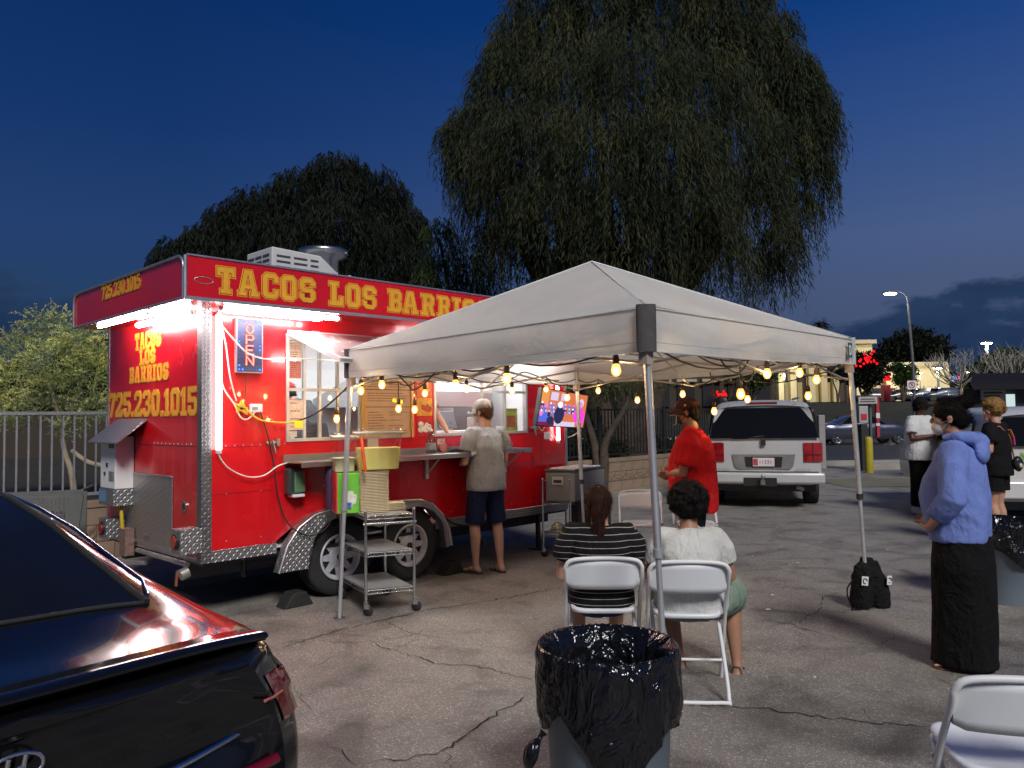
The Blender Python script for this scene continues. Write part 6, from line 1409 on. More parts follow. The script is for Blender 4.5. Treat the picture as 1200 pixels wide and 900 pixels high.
for x in (-.43, .39):
    for y in (0, .5): m = MB(); m.tube([V(x, y - .012, .06), V(x, y + .012, .06)], .06, 14); m.build('wheel', black_r, sc_)
m = MB(); m.ell(V(.12, .2, .58), (.20, .16, .14), 12, 8); remesh(m, .015, 'crumpled_bag', mat('silver_bag', (.35, .36, .36), .25, .4), sc_, 1, .03, (9, 9, 9), 3)

# ================================================================== vehicles
def surf(rings, closed=False):
    m = MB(); m.loft(rings, cap=False, closed=closed); return m
carblack = mat('black_car_paint', (.005, .005, .006), .12, .0, .02, coat=.8, rvar=.02, spec=.2); darkglass = mat('dark_glass', (.008, .008, .009), .06, 0, .02, spec=.28, rvar=.01)
CE = V(-1.17, 1.80, -.03); cang = math.radians(52)
car = empty('parked_car', CE, cang, 'glossy black sedan parked in the near left corner reflecting the trailer lights', 'car')
# body sections: (forward y, [half-profile points (x,z) bottom->top centre])
secs = [
 (.00, [(.66, .30), (.74, .42), (.75, .60), (.72, .74), (.66, .86), (.60, .925), (.40, .955), (.20, .965), (0, .97)]),
 (.06, [(.74, .28), (.83, .42), (.85, .60), (.82, .75), (.76, .88), (.69, .955), (.42, .985), (.20, .995), (0, .998)]),
 (.22, [(.78, .26), (.87, .42), (.89, .62), (.875, .77), (.83, .885), (.74, .965), (.44, .995), (.20, 1.00), (0, 1.005)]),
 (.42, [(.80, .24), (.89, .42), (.905, .64), (.895, .79), (.85, .90), (.73, .985), (.45, 1.02), (.20, 1.03), (0, 1.035)]),
 (.75, [(.81, .24), (.895, .42), (.91, .66), (.90, .82), (.86, .92), (.68, 1.07), (.45, 1.11), (.20, 1.125), (0, 1.13)]),
 (1.20, [(.81, .24), (.895, .42), (.91, .66), (.90, .83), (.86, .935), (.63, 1.20), (.45, 1.235), (.20, 1.255), (0, 1.26)]),
 (1.70, [(.81, .24), (.895, .42), (.91, .66), (.90, .83), (.86, .94), (.61, 1.29), (.44, 1.335), (.20, 1.355), (0, 1.36)]),
 (2.4, [(.81, .24), (.895, .42), (.91, .66), (.90, .83), (.86, .93), (.62, 1.30), (.44, 1.35), (.20, 1.37), (0, 1.375)]),
 (3.1, [(.81, .24), (.895, .42), (.91, .64), (.90, .80), (.86, .90), (.66, 1.12), (.45, 1.16), (.20, 1.18), (0, 1.185)]),
 (3.6, [(.81, .24), (.89, .42), (.90, .60), (.885, .74), (.84, .84), (.66, .93), (.45, .95), (.20, .96), (0, .965)]),
 (4.3, [(.76, .26), (.84, .42), (.84, .55), (.82, .66), (.74, .74), (.60, .78), (.40, .80), (.20, .81), (0, .815)]),
 (4.55, [(.60, .30), (.66, .42), (.66, .52), (.64, .60), (.58, .66), (.48, .69), (.34, .70), (.18, .71), (0, .715)])]
def cspl(a, b, c, d, t): return .5 * ((2 * b) + (c - a) * t + (2 * a - 5 * b + 4 * c - d) * t * t + (3 * b - a - 3 * c + d) * t ** 3)
def carsec(y):
    ys = [s_[0] for s_ in secs]; i = max(0, min(len(ys) - 2, next((k for k in range(len(ys) - 1) if ys[k + 1] >= y), len(ys) - 2))); t_ = (y - ys[i]) / (ys[i + 1] - ys[i])
    g4 = [secs[max(i - 1, 0)][1], secs[i][1], secs[i + 1][1], secs[min(i + 2, len(secs) - 1)][1]]
    return [tuple((g4[1][k][c_] * (1 - t_) + g4[2][k][c_] * t_) if y < .25 else cspl(g4[0][k][c_], g4[1][k][c_], g4[2][k][c_], g4[3][k][c_], t_) for c_ in (0, 1)) for k in range(9)]
def fine(prof, n=4):
    pts_ = [V(x, 0, z) for x, z in prof]; return smoothpts(pts_, n)
rings = []
for y in [0, .02, .04, .06, .1, .16, .22, .3, .42, .55, .75, .95, 1.2, 1.45, 1.7, 2.0, 2.4, 2.8, 3.1, 3.35, 3.6, 4.0, 4.3, 4.45, 4.55]:
    h_ = fine(carsec(y)); rings.append([V(p.x, y, p.z) for p in h_] + [V(-p.x, y, p.z) for p in reversed(h_[:-1])])
m = MB(); m.loft(rings, cap=False, closed=False); body = m.build('body', carblack, car)
sd_ = body.modifiers.new('subdiv', 'SUBSURF'); sd_.levels = 1; sd_.render_levels = 1
# rear face, with a recessed plate zone and bumper swell
rf = []
h0 = fine(carsec(0)); base = [V(p.x, 0, p.z) for p in h0] + [V(-p.x, 0, p.z) for p in reversed(h0[:-1])]
n_ = len(base)
for j in range(8):
    f_ = 1 - j / 7.0; row = []
    for p in base:
        z = p.z * 1.0; x = p.x * f_; bul = -.065 * (1 - f_ ** 2) * 1.0 - (.045 * math.exp(-((z - .52) / .12) ** 2)) * (1 - f_ ** 4) + .03 * math.exp(-((z - .76) / .09) ** 2) * (1 - f_ ** 4)
        row.append(V(x, bul, z if f_ > .01 or True else z))
    rf.append(row)
m = MB()
# skin between left and right outline at equal heights
half = [V(p.x, 0, p.z) for p in h0]; cols_ = []
for p in half:
    r_ = []
    for j in range(25):
        u = 1 - j / 12.0; x = p.x * u; z = p.z if p.z < .9 else p.z + (0)
        bul = -.07 * (1 - u * u) - .05 * math.exp(-((z - .50) / .13) ** 2) * (1 - u ** 4) + .035 * math.exp(-((z - .74) / .07) ** 2) * (1 - u ** 4) - .02 * (z > .93) * (1 - u ** 4)
        r_.append(V(x, bul, z))
    cols_.append(r_)
m.loft(cols_, cap=False, closed=False); rfo = m.build('rear_panel', carblack, car); s2 = rfo.modifiers.new('subdiv', 'SUBSURF'); s2.levels = 1; s2.render_levels = 1
# spoiler lip along the lid edge
m = MB(); sp = [V(x, .035 - .075 * (1 - (x / .7) ** 2) , .955 + .045 - .03 * (abs(x) / .7) ** 3) for x in np.linspace(-.70, .70, 21)]
m.loft([[p + V(0, .10, .006), p + V(0, .03, .012), p + V(0, -.015, .012), p + V(0, -.024, .004), p + V(0, -.008, -.012), p + V(0, .06, -.022)] for p in sp]); m.build('spoiler_lip', carblack, car)
# rear window and pillars
wv = []
for y in np.linspace(.50, 1.62, 14):
    h_ = fine(carsec(y)); tops = [p for p in h_ if p.z > h_[-1].z - .10 and p.x < .60]; X_w = .56 - .04 * (y - .5); row = []
    for u in np.linspace(-1, 1, 21):
        x = abs(u) * X_w; q = min(range(len(h_) - 1), key=lambda k: 0 if h_[k].x >= x >= h_[k + 1].x else 9); a_, b_ = h_[q], h_[q + 1]; tt = (x - a_.x) / (b_.x - a_.x) if abs(b_.x - a_.x) > 1e-6 else 0
        row.append(V(x * (1 if u > 0 else -1), y, a_.z + (b_.z - a_.z) * tt + .006))
    wv.append(row)
m = MB(); m.loft(wv, cap=False, closed=False); rw = m.build('rear_window', darkglass, car)
ed = [r_[-1] + V(.012, 0, .0) for r_ in wv]; ed2 = [r_[0] - V(.012, 0, 0) for r_ in wv]
m = MB(); m.tube(ed, .012, 6); m.tube(ed2, .012, 6); m.tube(wv[0], .008, 6); m.build('window_seal', black_r, rw)
m = MB(); m.tube([V(.60, .55, 1.045)] + [V(.665 - .05 * min(1, (y - .5) / 1.0), y, carsec(y)[5][1] + .012) for y in (.7, .9, 1.2, 1.5, 1.8, 2.2)], .007, 6); m.build('chrome_strip', chrome, car)
# side glass
def sideglass(s_):
    a = []; 
    for y in np.linspace(1.0, 3.0, 10):
        p5 = carsec(y)[5]; p4 = carsec(y)[4]; a.append([V(s_ * (p4[0] - .012 + .0), y, p4[1] + .03), V(s_ * (p5[0] + .02), y, max(p4[1] + .031, p5[1] - .05))])
    q = MB(); q.loft([[p + V(s_ * .02, 0, 0) for p in r_] for r_ in a], cap=False, closed=False); q.build('side_window', darkglass, car)
for s_ in (-1, 1): sideglass(s_)
# tail lights wrap the corners; joined by a thin light bar
tl_m = mat('tail_lens', (.14, .003, .008), .1, 0, .1, coat=1); 
for s_ in (-1, 1):
    outer = []
    for y in (.012, .02, .035, .06, .12, .2, .3):
        sec_ = fine(carsec(max(0, y))); row = []
        for z in np.linspace(.70 + .10 * max(0, y) * 2, .86 - .05 * max(0, y), 6):
            q = min(sec_[:26], key=lambda p: abs(p.z - z)); row.append(V(s_ * (q.x + .006 if y > 0 else q.x - .02 + y), y - .004, z))
        outer.append(row)
    pre = [[V(s_ * x, -.075 * (1 - (x / .8) ** 2) + .004, z) for z in np.linspace(.745, .845, 6)] for x in (.42, .50, .58, .64)]
    m = MB(); m.loft(outer, cap=False, closed=False); tlo = m.build('tail_light', tl_m, car)
    m = MB(); m.tube([V(s_ * .66, -.03, .80), V(s_ * .71, .0, .79), V(s_ * .80, .06, .785)], .005, 6); m.build('light_strip', mat('strip_pale', (.5, .12, .12), .2), tlo)
m = MB(); m.tube([V(x, -.085 + .05 * (x / .45) ** 2, .70 + .035 * abs(x) ) for x in np.linspace(-.6, .6, 15)], .010, 6); m.build('lid_reflection', chrome, car)  # chrome bar stands in for a bluish reflection streak on the lid
# oval badge with slanted bar
m = MB(); bc = V(-.02, -.085, .865)
m.tube([bc + V(.058 * math.cos(a), -.01, .033 * math.sin(a)) for a in [2 * PI * k / 28 for k in range(29)]], .005, 6); m.tube([bc + V(-.022, -.01, -.028), bc + V(-.012, -.012, .028)], .006, 6); m.tube([bc + V(.012, -.01, -.028), bc + V(.022, -.012, .028)], .006, 6); m.tube([bc + V(-.016, -.012, -.003), bc + V(.016, -.012, .003)], .005, 6); m.build('badge', chrome, car)
m = MB(); m.tube([V(.56, -.05, .62), V(.70, -.03, .62)], .018, 4); m.build('reflector', tl_m, car)
for y in (.95, 3.65):
    for s_ in (-1, 1): wheel_mesh(car, (s_ * .88, y, .32), .32, .21, .2, 5, rot=(s_, 0, 0), rim_mat=grey_paint)
m = MB(); m.b2((-.8, .1, .18), (.8, 4.4, .35)); m.build('underbody', black_p, car)

# ---- boxy vehicle builder (seen from behind): silver utility vehicle, white hatchback
def suv(loc, rz, label, paint, Wv, Hv, Lv, zb, plate, s=1., lights='wide', zw=(.0, .0), belt=1.15, cat='car', tint=darkglass):
    o = empty('parked_truck' if cat != 'car' else 'parked_car', loc, rz, label, cat); w = Wv / 2
    def prof(y):     # half outline at station y
        tl_ = 1 - max(0, (.25 - y) / .25) * .04; top = Hv - (0.10 * max(0, (.35 - y) / .35)); 
        if y > Lv - 1.6: top = belt + .05 - .12 * (y - (Lv - 1.6)); 
        elif y > Lv - 2.2: top = Hv - (Hv - belt - .05) * (y - (Lv - 2.2)) / .6
        xt = w * (.80 if top > belt + .2 else .88)
        return [(w * .93 * tl_, .40), (w * tl_, .50), (w * 1.0 * tl_, .72), (w * .99 * tl_, belt - .08), (w * .965 * tl_, belt), (w * .965 * tl_ + (xt - w * .965) * .45, belt + (top - belt) * .5), (xt + .02, top - .07), (xt * .93, top - .015), (xt * .5, top + .01), (0, top + .018)]
    rings = []
    for y in [0, .04, .12, .25, .5, 1.0, 1.6, Lv - 2.2, Lv - 2.0, Lv - 1.8, Lv - 1.6, Lv - .8, Lv - .15, Lv]:
        h = prof(y); rings.append([V(x, y, z) for x, z in h] + [V(-x, y, z) for x, z in reversed(h[:-1])])
    m = MB(); m.loft(rings, cap=False, closed=False)
    half = [V(x, 0, z) for x, z in prof(0)]; cols = [[V(p.x * (1 - j / 6), (-.05 * (1 - (1 - j / 6) ** 2)) + .10 * max(0, (p.z - belt) / (Hv - belt)) * (1 - abs(1 - j / 6) ** 6), p.z) for j in range(13)] for p in half]
    m.loft(cols, cap=False, closed=False); b = m.build('body', paint, o); md = b.modifiers.new('subdiv', 'SUBSURF'); md.levels = 1; md.render_levels = 1
    wt, wb_ = Hv - .13, belt + .02
    m = MB(); q = []
    for z in np.linspace(wb_, wt, 7):
        f_ = (z - belt) / (Hv - belt); xw = w * (.93 - .13 * f_); q.append([V(xw * u, -.088 + .045 * abs(u) ** 2 + .12 * f_ - .006, z) for u in np.linspace(-1, 1, 15)])
    m.loft(q, cap=False, closed=False); rg = m.build('rear_window', tint, o)
    m = MB(); m.tube([q[0][0]] + [r_[0] for r_ in q] + q[-1][1:-1] + [r_[-1] for r_ in reversed(q)] + [q[0][-1]], .008, 5); m.build('window_seal', black_r, rg)
    for s_ in (-1, 1):
        m = MB(); a = [[V(s_ * (w * .975 - .20 * (z - belt) * .8 + .004), y, z) for y in np.linspace(.45, Lv - 2.15, 8)] for z in np.linspace(belt + .04, Hv - .16, 4)]; m.loft(a, cap=False, closed=False); m.build('side_window', tint, o)
        for y in (1.0, Lv - 1.0): wheel_mesh(o, (s_ * (w - .02), y, .38 * s), .38 * s, .23, .24, 6, rot=(s_, 0, 0), rim_mat=steel)
    m = MB(); m.b2((-w + .12, .1, .28), (w - .12, Lv - .2, .45)); m.build('underbody', black_p, o)
    return o, w
silver = mat('silver_paint', (.52, .52, .51), .34, .15, .03, coat=.15, rvar=.03); redl = mat('red_tail_lens', (.30, .006, .012), .15, 0, .3, 8, coat=.8)
su, w = suv(V(4.17, 12.85, 0), math.radians(-17), 'silver sport utility vehicle parked beyond the tent with its back to the camera', silver, 1.86, 1.80, 5.2, .5, None, cat='parked truck')
def sq(u, v, off=0): return V(u, -.058 - off + (.05 * (abs(u) / w) ** 2), v)
def rbox(mb, u0, u1, v0, v1, off=.01, thick=.012):
    n = 6; f0 = [sq(u0 + (u1 - u0) * k / n, v, off) for v in (v0, v1) for k in range(n + 1)]; f1 = [p + V(0, thick + .03, 0) for p in f0]
    mb.add(f0 + f1, [(k, k + 1, n + 2 + k, n + 1 + k) for k in range(n)] + [(k, 2 * n + 2 + k, 2 * n + 3 + k, k + 1) for k in range(n)] + [(n + 1 + k, n + 2 + k, 3 * n + 4 + k, 3 * n + 3 + k) for k in range(n)] + [(0, n + 1, 3 * n + 3, 2 * n + 2), (n, 3 * n + 2 - 1 + 1, 4 * n + 3, 2 * n + 1)])
for s_ in (-1, 1):
    m = MB(); x0, x1 = sorted((s_ * (w - .30), s_ * (w - .01))); rbox(m, x0, x1, .78, 1.09, .012); tlo = m.build('tail_light', redl, su, recalc=True)
    m = MB(); a_, b_ = sorted((s_ * (w - .29), s_ * (w - .03))); rbox(m, a_, b_, .88, .905, .016); xx = s_ * (w - .16); rbox(m, xx - .008, xx + .008, .79, 1.08, .016); m.build('lens_divider', mat('deep_red', (.12, .004, .008), .3), tlo)
m = MB(); m.prism([(-.50, .90), (.50, .90), (.46, .70), (.40, .66), (-.40, .66), (-.46, .70)], lambda u, v, k: sq(u, v, .014) + V(0, k, 0), .03); pr_ = m.build('plate_surround', mat('silver_dark', (.30, .30, .29), .3, .5), su, recalc=True)
m = MB(); m.prism([(-.30, .86), (.30, .86), (.28, .69), (-.28, .69)], lambda u, v, k: sq(u, v, .018) + V(0, k, 0), .01); m.build('plate_recess', black_p, pr_, recalc=True)
m = MB(); m.b2((-.17, -.095, .705), (.17, -.088, .845)); pl8 = m.build('licence_plate', mat('plate_white', (.70, .62, .60), .5), su)
m = MB(); m.b2((-.165, -.0965, .72), (-.09, -.0955, .83)); m.build('plate_mark', mat('plate_red', (.45, .06, .08), .5), pl8)
textobj('11331', .085, lambda u, v, k: V(u + .03, -.0965 - k, .775 + v), mat('plate_ink', (.12, .05, .06), .5), pl8, 'plate_number')
m = MB(); rbox(m, -.95, .95, .42, .60, .06, .05); m.build('bumper', silver, su, .035, recalc=True)
m = MB(); rbox(m, -.32, .20, .38, .52, .075, .02); hb = m.build('hitch_recess', black_p, su, recalc=True)
m = MB(); m.box(V(-.02, -.19, .45), (.07, .16, .07)); m.tube([V(-.02, -.24, .47), V(-.02, -.24, .53)], .02, 8); m.ell(V(-.02, -.24, .55), (.03, .03, .03), 10, 8); m.build('tow_ball', steel, hb)
m = MB(); m.tube([V(.52, -.05, .36), V(.60, -.13, .34)], .03, 10); m.build('exhaust_pipe', steel, su)
m = MB(); rbox(m, -.24, .24, Hv_ := 1.735, 1.77, -.105, .01); m.build('brake_light', mat('dark_red_lens', (.16, .01, .01), .3), su, recalc=True)
for x in (-.52, .52): m = MB(); m.box(V(x, .045, 1.69), (.045, .03, .10)); m.build('window_hinge', grey_paint, su)
m = MB(); m.b2((-.03, -.10, 1.05), (.04, -.07, 1.15)); m.tube([V(0, -.085, 1.18), V(.02, -.09, 1.21), V(-.28, -.075, 1.165), V(-.5, -.06, 1.16)], .008, 5); m.build('wiper', black_p, su)
m = MB(); rbox(m, -.86, .86, .61, .618, .013, .0); m.build('tailgate_seam', black_p, su, recalc=True)
textobj('LINCOLN', .035, lambda u, v, k: sq(u - .68, .655 + v, .022 + k), chrome, su, 'maker_lettering', sx=1.8); textobj('NAVIGATOR', .03, lambda u, v, k: sq(u + .62, .655 + v, .022 + k), chrome, su, 'model_lettering', sx=1.4)
m = MB(); rbox(m, -.78, -.66, 1.09, 1.10, .012); m.build('small_badge', chrome, su, recalc=True)
for x in (-.62, .62): m = MB(); m.tube([V(x, .5, 1.84), V(x, 2.6, 1.845)], .02, 6); m.build('roof_rail', grey_paint, su)
# white hatchback at the right edge
hw, w = suv(V(6.98, 9.9, 0), math.radians(-14), 'white hatchback with its tailgate window raised at the right edge', mat('white_car_paint', (.62, .62, .60), .3, 0, .03, coat=.5, rvar=.03), 1.78, 1.62, 4.3, .5, None, belt=1.10, cat='car')
m = MB(); m.b2((-.30, -.075, .80), (.24, -.062, .93)); pz = m.build('licence_plate', mat('plate_blue', (.42, .52, .66), .5), hw)
textobj('977-X58', .09, lambda u, v, k: V(u - .03, -.0765 - k, .86 + v), mat('plate_navy', (.06, .08, .2), .5), pz, 'plate_number')
m = MB(); m.tube([V(-.30 + .03 * math.cos(a), -.068, 1.0 + .018 * math.sin(a)) for a in [2 * PI * k / 16 for k in range(17)]], .004, 5); m.build('badge', chrome, hw)
m = MB(); m.b2((-.86, -.10, .44), (.86, .0, .66)); m.build('bumper', MATS['white_car_paint'], hw, .02)
for s_ in (-1, 1):
    m = MB(); a_, b_ = sorted((s_ * .70, s_ * .87)); m.b2((a_, -.05, .82), (b_, .05, 1.16)); m.build('tail_light', redl, hw, .01)
# passing silver sedan on the road
ps = empty('passing_car', V(14.4, 37.0, 0), math.radians(-90), 'silver sedan with headlight on driving along the road behind the pay kiosk', 'car')
rings = []
for y in [0, .1, .4, .8, 1.0, 1.5, 2.0, 2.7, 3.2, 3.5, 4.2, 4.5, 4.65]:
    k_ = y / 4.65; top = np.interp(y, [0, .1, .8, 1.0, 1.6, 2.0, 2.7, 3.5, 4.3, 4.65], [.80, .92, 1.0, 1.08, 1.36, 1.42, 1.36, .98, .86, .62]); wf_ = np.interp(y, [0, .3, 4.2, 4.65], [.74, .88, .88, .66])
    bl = min(.92, top - .03); xt = wf_ * (.68 if top > 1.05 else .86)
    h = [(wf_ * .92, .28), (wf_, .45), (wf_, .7), (wf_ * .97, bl), (xt + .05, (top + bl) / 2 + .03), (xt, top - .02), (xt * .5, top), (0, top + .01)]
    rings.append([V(x, y, z) for x, z in h] + [V(-x, y, z) for x, z in reversed(h[:-1])])
m = MB(); m.loft(rings, closed=False, cap=False); m.add([p for p in rings[0]], [tuple(range(len(rings[0])))]); m.add([p for p in rings[-1]], [tuple(range(len(rings[-1])))]); b = m.build('body', mat('blue_silver_paint', (.07, .075, .11), .25, .5, .05, coat=.5), ps)
for s_ in (-1, 1):
    m = MB(); m.add([V(s_ * .80, 1.05, .96), V(s_ * .80, 3.2, .96), V(s_ * .70, 2.6, 1.32), V(s_ * .70, 1.5, 1.32)], [(0, 1, 2, 3)]); o = m.build('side_window', darkglass, ps)
    for y in (.85, 3.75): wheel_mesh(ps, (s_ * .87, y, .33), .33, .22, .2, 5, rot=(s_, 0, 0), rim_mat=steel)
    m = MB(); m.ell(V(s_ * .72, 4.36, .68), (.14, .17, .07), 12, 8); m.build('headlight', emat('headlight', (1, .95, .85), 18), ps)
    m = MB(); m.ell(V(s_ * .83, 4.10, .70), (.06, .14, .05), 10, 8); m.build('indicator', emat('amber_lamp', (1, .45, .05), 6), ps)
# ================================================================== trees
def leafmat(name, c, tr=.25):
    if name in MATS: return MATS[name]
    m = bpy.data.materials.new(name); m.use_nodes = True; t = NT(m)
    v = t.coord(); nz = t.noise(v, .9, 4); n2 = t.noise(v, 25, 2)
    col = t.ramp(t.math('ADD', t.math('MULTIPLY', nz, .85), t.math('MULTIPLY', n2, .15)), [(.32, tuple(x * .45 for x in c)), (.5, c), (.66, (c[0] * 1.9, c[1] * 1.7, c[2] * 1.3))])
    t.l(col, t.b.inputs['Base Color']); t.b.inputs['Roughness'].default_value = .7; t.b.inputs['Specular IOR Level'].default_value = .2
    trn = t.n('ShaderNodeBsdfTranslucent', {0: col}); mx = t.n('ShaderNodeMixShader', {0: tr, 1: t.b.outputs[0], 2: trn.outputs[0]}); t.l(mx.outputs[0], t.out.inputs[0]); MATS[name] = m; return m
def weeping(clumps, m, parent, per=90, leaves=26, ll=.11, lw=.010, droop=1.6, name='crown', rng=RNG):
    PP, UU, WW = [], [], []
    for c, r, k_ in clumps:
        ns = int(per * k_); th = rng.uniform(0, 2 * PI, ns); ph = np.arccos(rng.uniform(-.35, 1, ns)); rad = r * rng.uniform(.55, 1.05, ns)
        st = np.stack([np.cos(th) * np.sin(ph) * rad, np.sin(th) * np.sin(ph) * rad, np.cos(ph) * rad * .85], 1) + np.array(c)
        od = np.stack([np.cos(th), np.sin(th), np.zeros(ns)], 1); L = droop * rng.uniform(.35, 1.1, ns) * (.6 + .4 * r)
        sw = rng.normal(0, .12, (ns, 2, 3)); 
        for j in range(leaves):
            t = (j + rng.random(ns)) / leaves; out = (1 - (1 - t) ** 2) * .20
            p = st + od * (L * out)[:, None] + np.stack([0 * t, 0 * t, -L * t ** 1.25 + .10 * L * np.sin(t * PI)], 1) + sw[:, 0] * (t * .9)[:, None] + sw[:, 1] * (np.sin(t * 6) * .35)[:, None]
            d = unit(rng.normal(0, .33, (ns, 3)) + np.array([0, 0, -1.0]) + od * .2)
            w = unit(np.cross(d, rng.normal(0, 1, (ns, 3)))); s_ = rng.uniform(.6, 1.3, ns)[:, None]
            PP.append(p); UU.append(d * ll * s_); WW.append(w * lw * s_)
    return quads_mesh(name, np.concatenate(PP), np.concatenate(UU), np.concatenate(WW), m, parent)
def bushy(clumps, m, parent, n=2500, ll=.09, lw=.014, up=.2, name='crown', rng=RNG, fill=.45):
    PP, UU, WW = [], [], []
    for c, r, k_ in clumps:
        nn = int(n * k_); v = unit(rng.normal(0, 1, (nn, 3))); rad = r * rng.uniform(fill, 1.05, nn) ** 1
        lump = 1 + .18 * np.sin(v[:, 0] * 7 + c[0]) * np.sin(v[:, 1] * 6 + c[2]) + .12 * np.sin(v[:, 2] * 11)
        p = v * (rad * lump)[:, None] * np.array([1, 1, .8]) + np.array(c); d = unit(v * .6 + rng.normal(0, .6, (nn, 3)) + np.array([0, 0, up])); w = unit(np.cross(d, rng.normal(0, 1, (nn, 3)))); s_ = rng.uniform(.6, 1.35, nn)[:, None]
        PP.append(p); UU.append(d * ll * s_); WW.append(w * lw * s_)
    return quads_mesh(name, np.concatenate(PP), np.concatenate(UU), np.concatenate(WW), m, parent)
bark = mat('bark', (.07, .05, .035), .9, 0, .35, 8, .8, 20, .02); bark_p = mat('pale_bark', (.30, .24, .17), .85, 0, .3, 10, .6, 25, .01)
def limbs(base, tops, r0, mt, parent, name='trunk', fork=.35, seed=1, rt=.03):
    rnd = random.Random(seed); m = MB(); b = Vector(base)
    for q in tops:
        q = Vector(q); mid = b.lerp(q, fork) + V(rnd.uniform(-.1, .1), rnd.uniform(-.1, .1), 0) * (q - b).length * .5; mid.z = b.z + (q.z - b.z) * (fork + .1)
        pts_ = smoothpts([b, b.lerp(mid, .5) + V(0, 0, .1), mid, mid.lerp(q, .5) + V(rnd.uniform(-.2, .2), rnd.uniform(-.2, .2), .1), q], 4)
        n = len(pts_); m.tube(pts_, [r0 * (1 - i / n) ** 1.1 + rt for i in range(n)], 8)
    return m.build(name, mt, parent)
def clump_px(lst, D): return [(tuple(at(x, y, D + dd)), r * D / FPX, k) for x, y, r, dd, k in lst]
# big weeping tree behind the tent
T1 = empty('weeping_tree', at(735, 560, 18.6) * V(1, 1, 0), 0, 'huge dark weeping tree with hanging foliage rising behind the canopy tent', 'tree')
off = T1.location
def rel(lst): return [((c[0] - off.x, c[1] - off.y, c[2]), r, k) for c, r, k in lst]
g1 = [(640, -5, 45, 0, .9), (700, -50, 60, 0, 1), (790, -55, 60, 0, 1), (860, -15, 45, 0, .9), (600, 35, 26, 0, .3), (935, 235, 18, 0, .3), (915, 270, 20, 0, .4), (905, 300, 14, 0, .25), (532, 150, 16, 0, .25), (960, 130, 14, 0, .25), (705, 10, 55, 0, 1.2), (770, 5, 60, 1, 1.2), (650, 40, 50, 0, 1), (830, 25, 55, 0, 1.1), (885, 60, 45, 0, 1), (600, 85, 48, 0, 1), (745, 80, 65, -1.5, 1.3), (680, 95, 60, -1, 1.2), (820, 100, 60, -1, 1.2), (925, 85, 34, 0, 1), (568, 140, 38, 0, .9), (620, 160, 55, -1, 1.2), (700, 170, 60, -2, 1.3), (780, 165, 60, -2, 1.3), (860, 160, 55, -1, 1.2), (930, 150, 34, 0, 1), (556, 180, 26, 0, .6), (585, 220, 42, 0, .9), (650, 235, 50, -1.5, 1.1), (730, 245, 55, -2, 1.2), (805, 235, 50, -2, 1.1), (870, 215, 42, -1, 1), (600, 270, 38, 0, .8), (680, 300, 45, -1, 1), (760, 300, 50, -1, 1), (830, 285, 45, -1, .9), (948, 190, 22, 0, .5), (870, 40, 40, 1, .8), (905, 30, 26, 0, .4), (940, 120, 36, .5, .8), (610, 60, 30, 0, .5)]
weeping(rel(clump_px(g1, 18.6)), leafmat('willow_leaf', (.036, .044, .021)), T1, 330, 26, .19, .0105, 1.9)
tp = [Vector(c) for c, r, k in rel(clump_px([(620, 120, 1, 0, 1), (690, 60, 1, 0, 1), (780, 60, 1, 0, 1), (860, 100, 1, 0, 1), (740, 150, 1, -1, 1), (930, 140, 1, 0, 1), (570, 180, 1, 0, 1)], 18.6))]
limbs((0, 0, .0), tp, .42, bark, T1)
# second weeping tree, left, behind the trailer
T2 = empty('weeping_tree', at(370, 560, 24) * V(1, 1, 0), 0, 'dark weeping tree behind the trailer roof, left of the huge one', 'tree'); off = T2.location
g2 = [(395, 205, 36, 0, 1.2), (350, 225, 38, 0, 1.1), (440, 225, 38, 0, 1.1), (300, 245, 36, 0, 1), (470, 260, 30, 0, 1), (400, 265, 50, -1, 1.4), (340, 285, 50, -1, 1.3), (450, 300, 45, -1, 1.2), (240, 280, 26, 0, .8), (205, 295, 26, 0, .7), (270, 300, 40, 0, 1), (300, 345, 50, 0, 1.3), (400, 340, 50, 0, 1.3), (480, 335, 34, 0, .9), (220, 335, 35, 0, .8), (265, 255, 22, 0, .6), (385, 400, 60, 0, 1)]
weeping(rel(clump_px(g2, 24)), leafmat('shaded_willow_leaf', (.010, .014, .009)), T2, 240, 22, .26, .018, 1.7)  # shade put into the leaf colour; the lamps do not reach this tree
limbs((0, 0, 0), [Vector(c) for c, r, k in rel(clump_px([(300, 270, 1, 0, 1), (390, 230, 1, 0, 1), (450, 260, 1, 0, 1), (230, 300, 1, 0, 1)], 24))], .35, bark, T2, seed=4)
# thin pale-green hanging branches between the two
T3 = empty('weeping_tree', at(530, 560, 21) * V(1, 1, 0), 0, 'thin greener weeping tree filling the gap between the two dark trees', 'tree'); off = T3.location
g3 = [(515, 270, 20, 0, .6), (535, 300, 28, 0, .8), (560, 320, 26, 0, .7), (510, 320, 24, 0, .5), (545, 345, 30, 0, .7)]
weeping(rel(clump_px(g3, 21)), leafmat('green_willow_leaf', (.050, .075, .030)), T3, 130, 20, .15, .012, 1.5); limbs((0, 0, 0), [Vector(c) for c, r, k in rel(clump_px([(515, 280, 1, 0, 1), (560, 310, 1, 0, 1)], 21))], .12, bark, T3, seed=5)
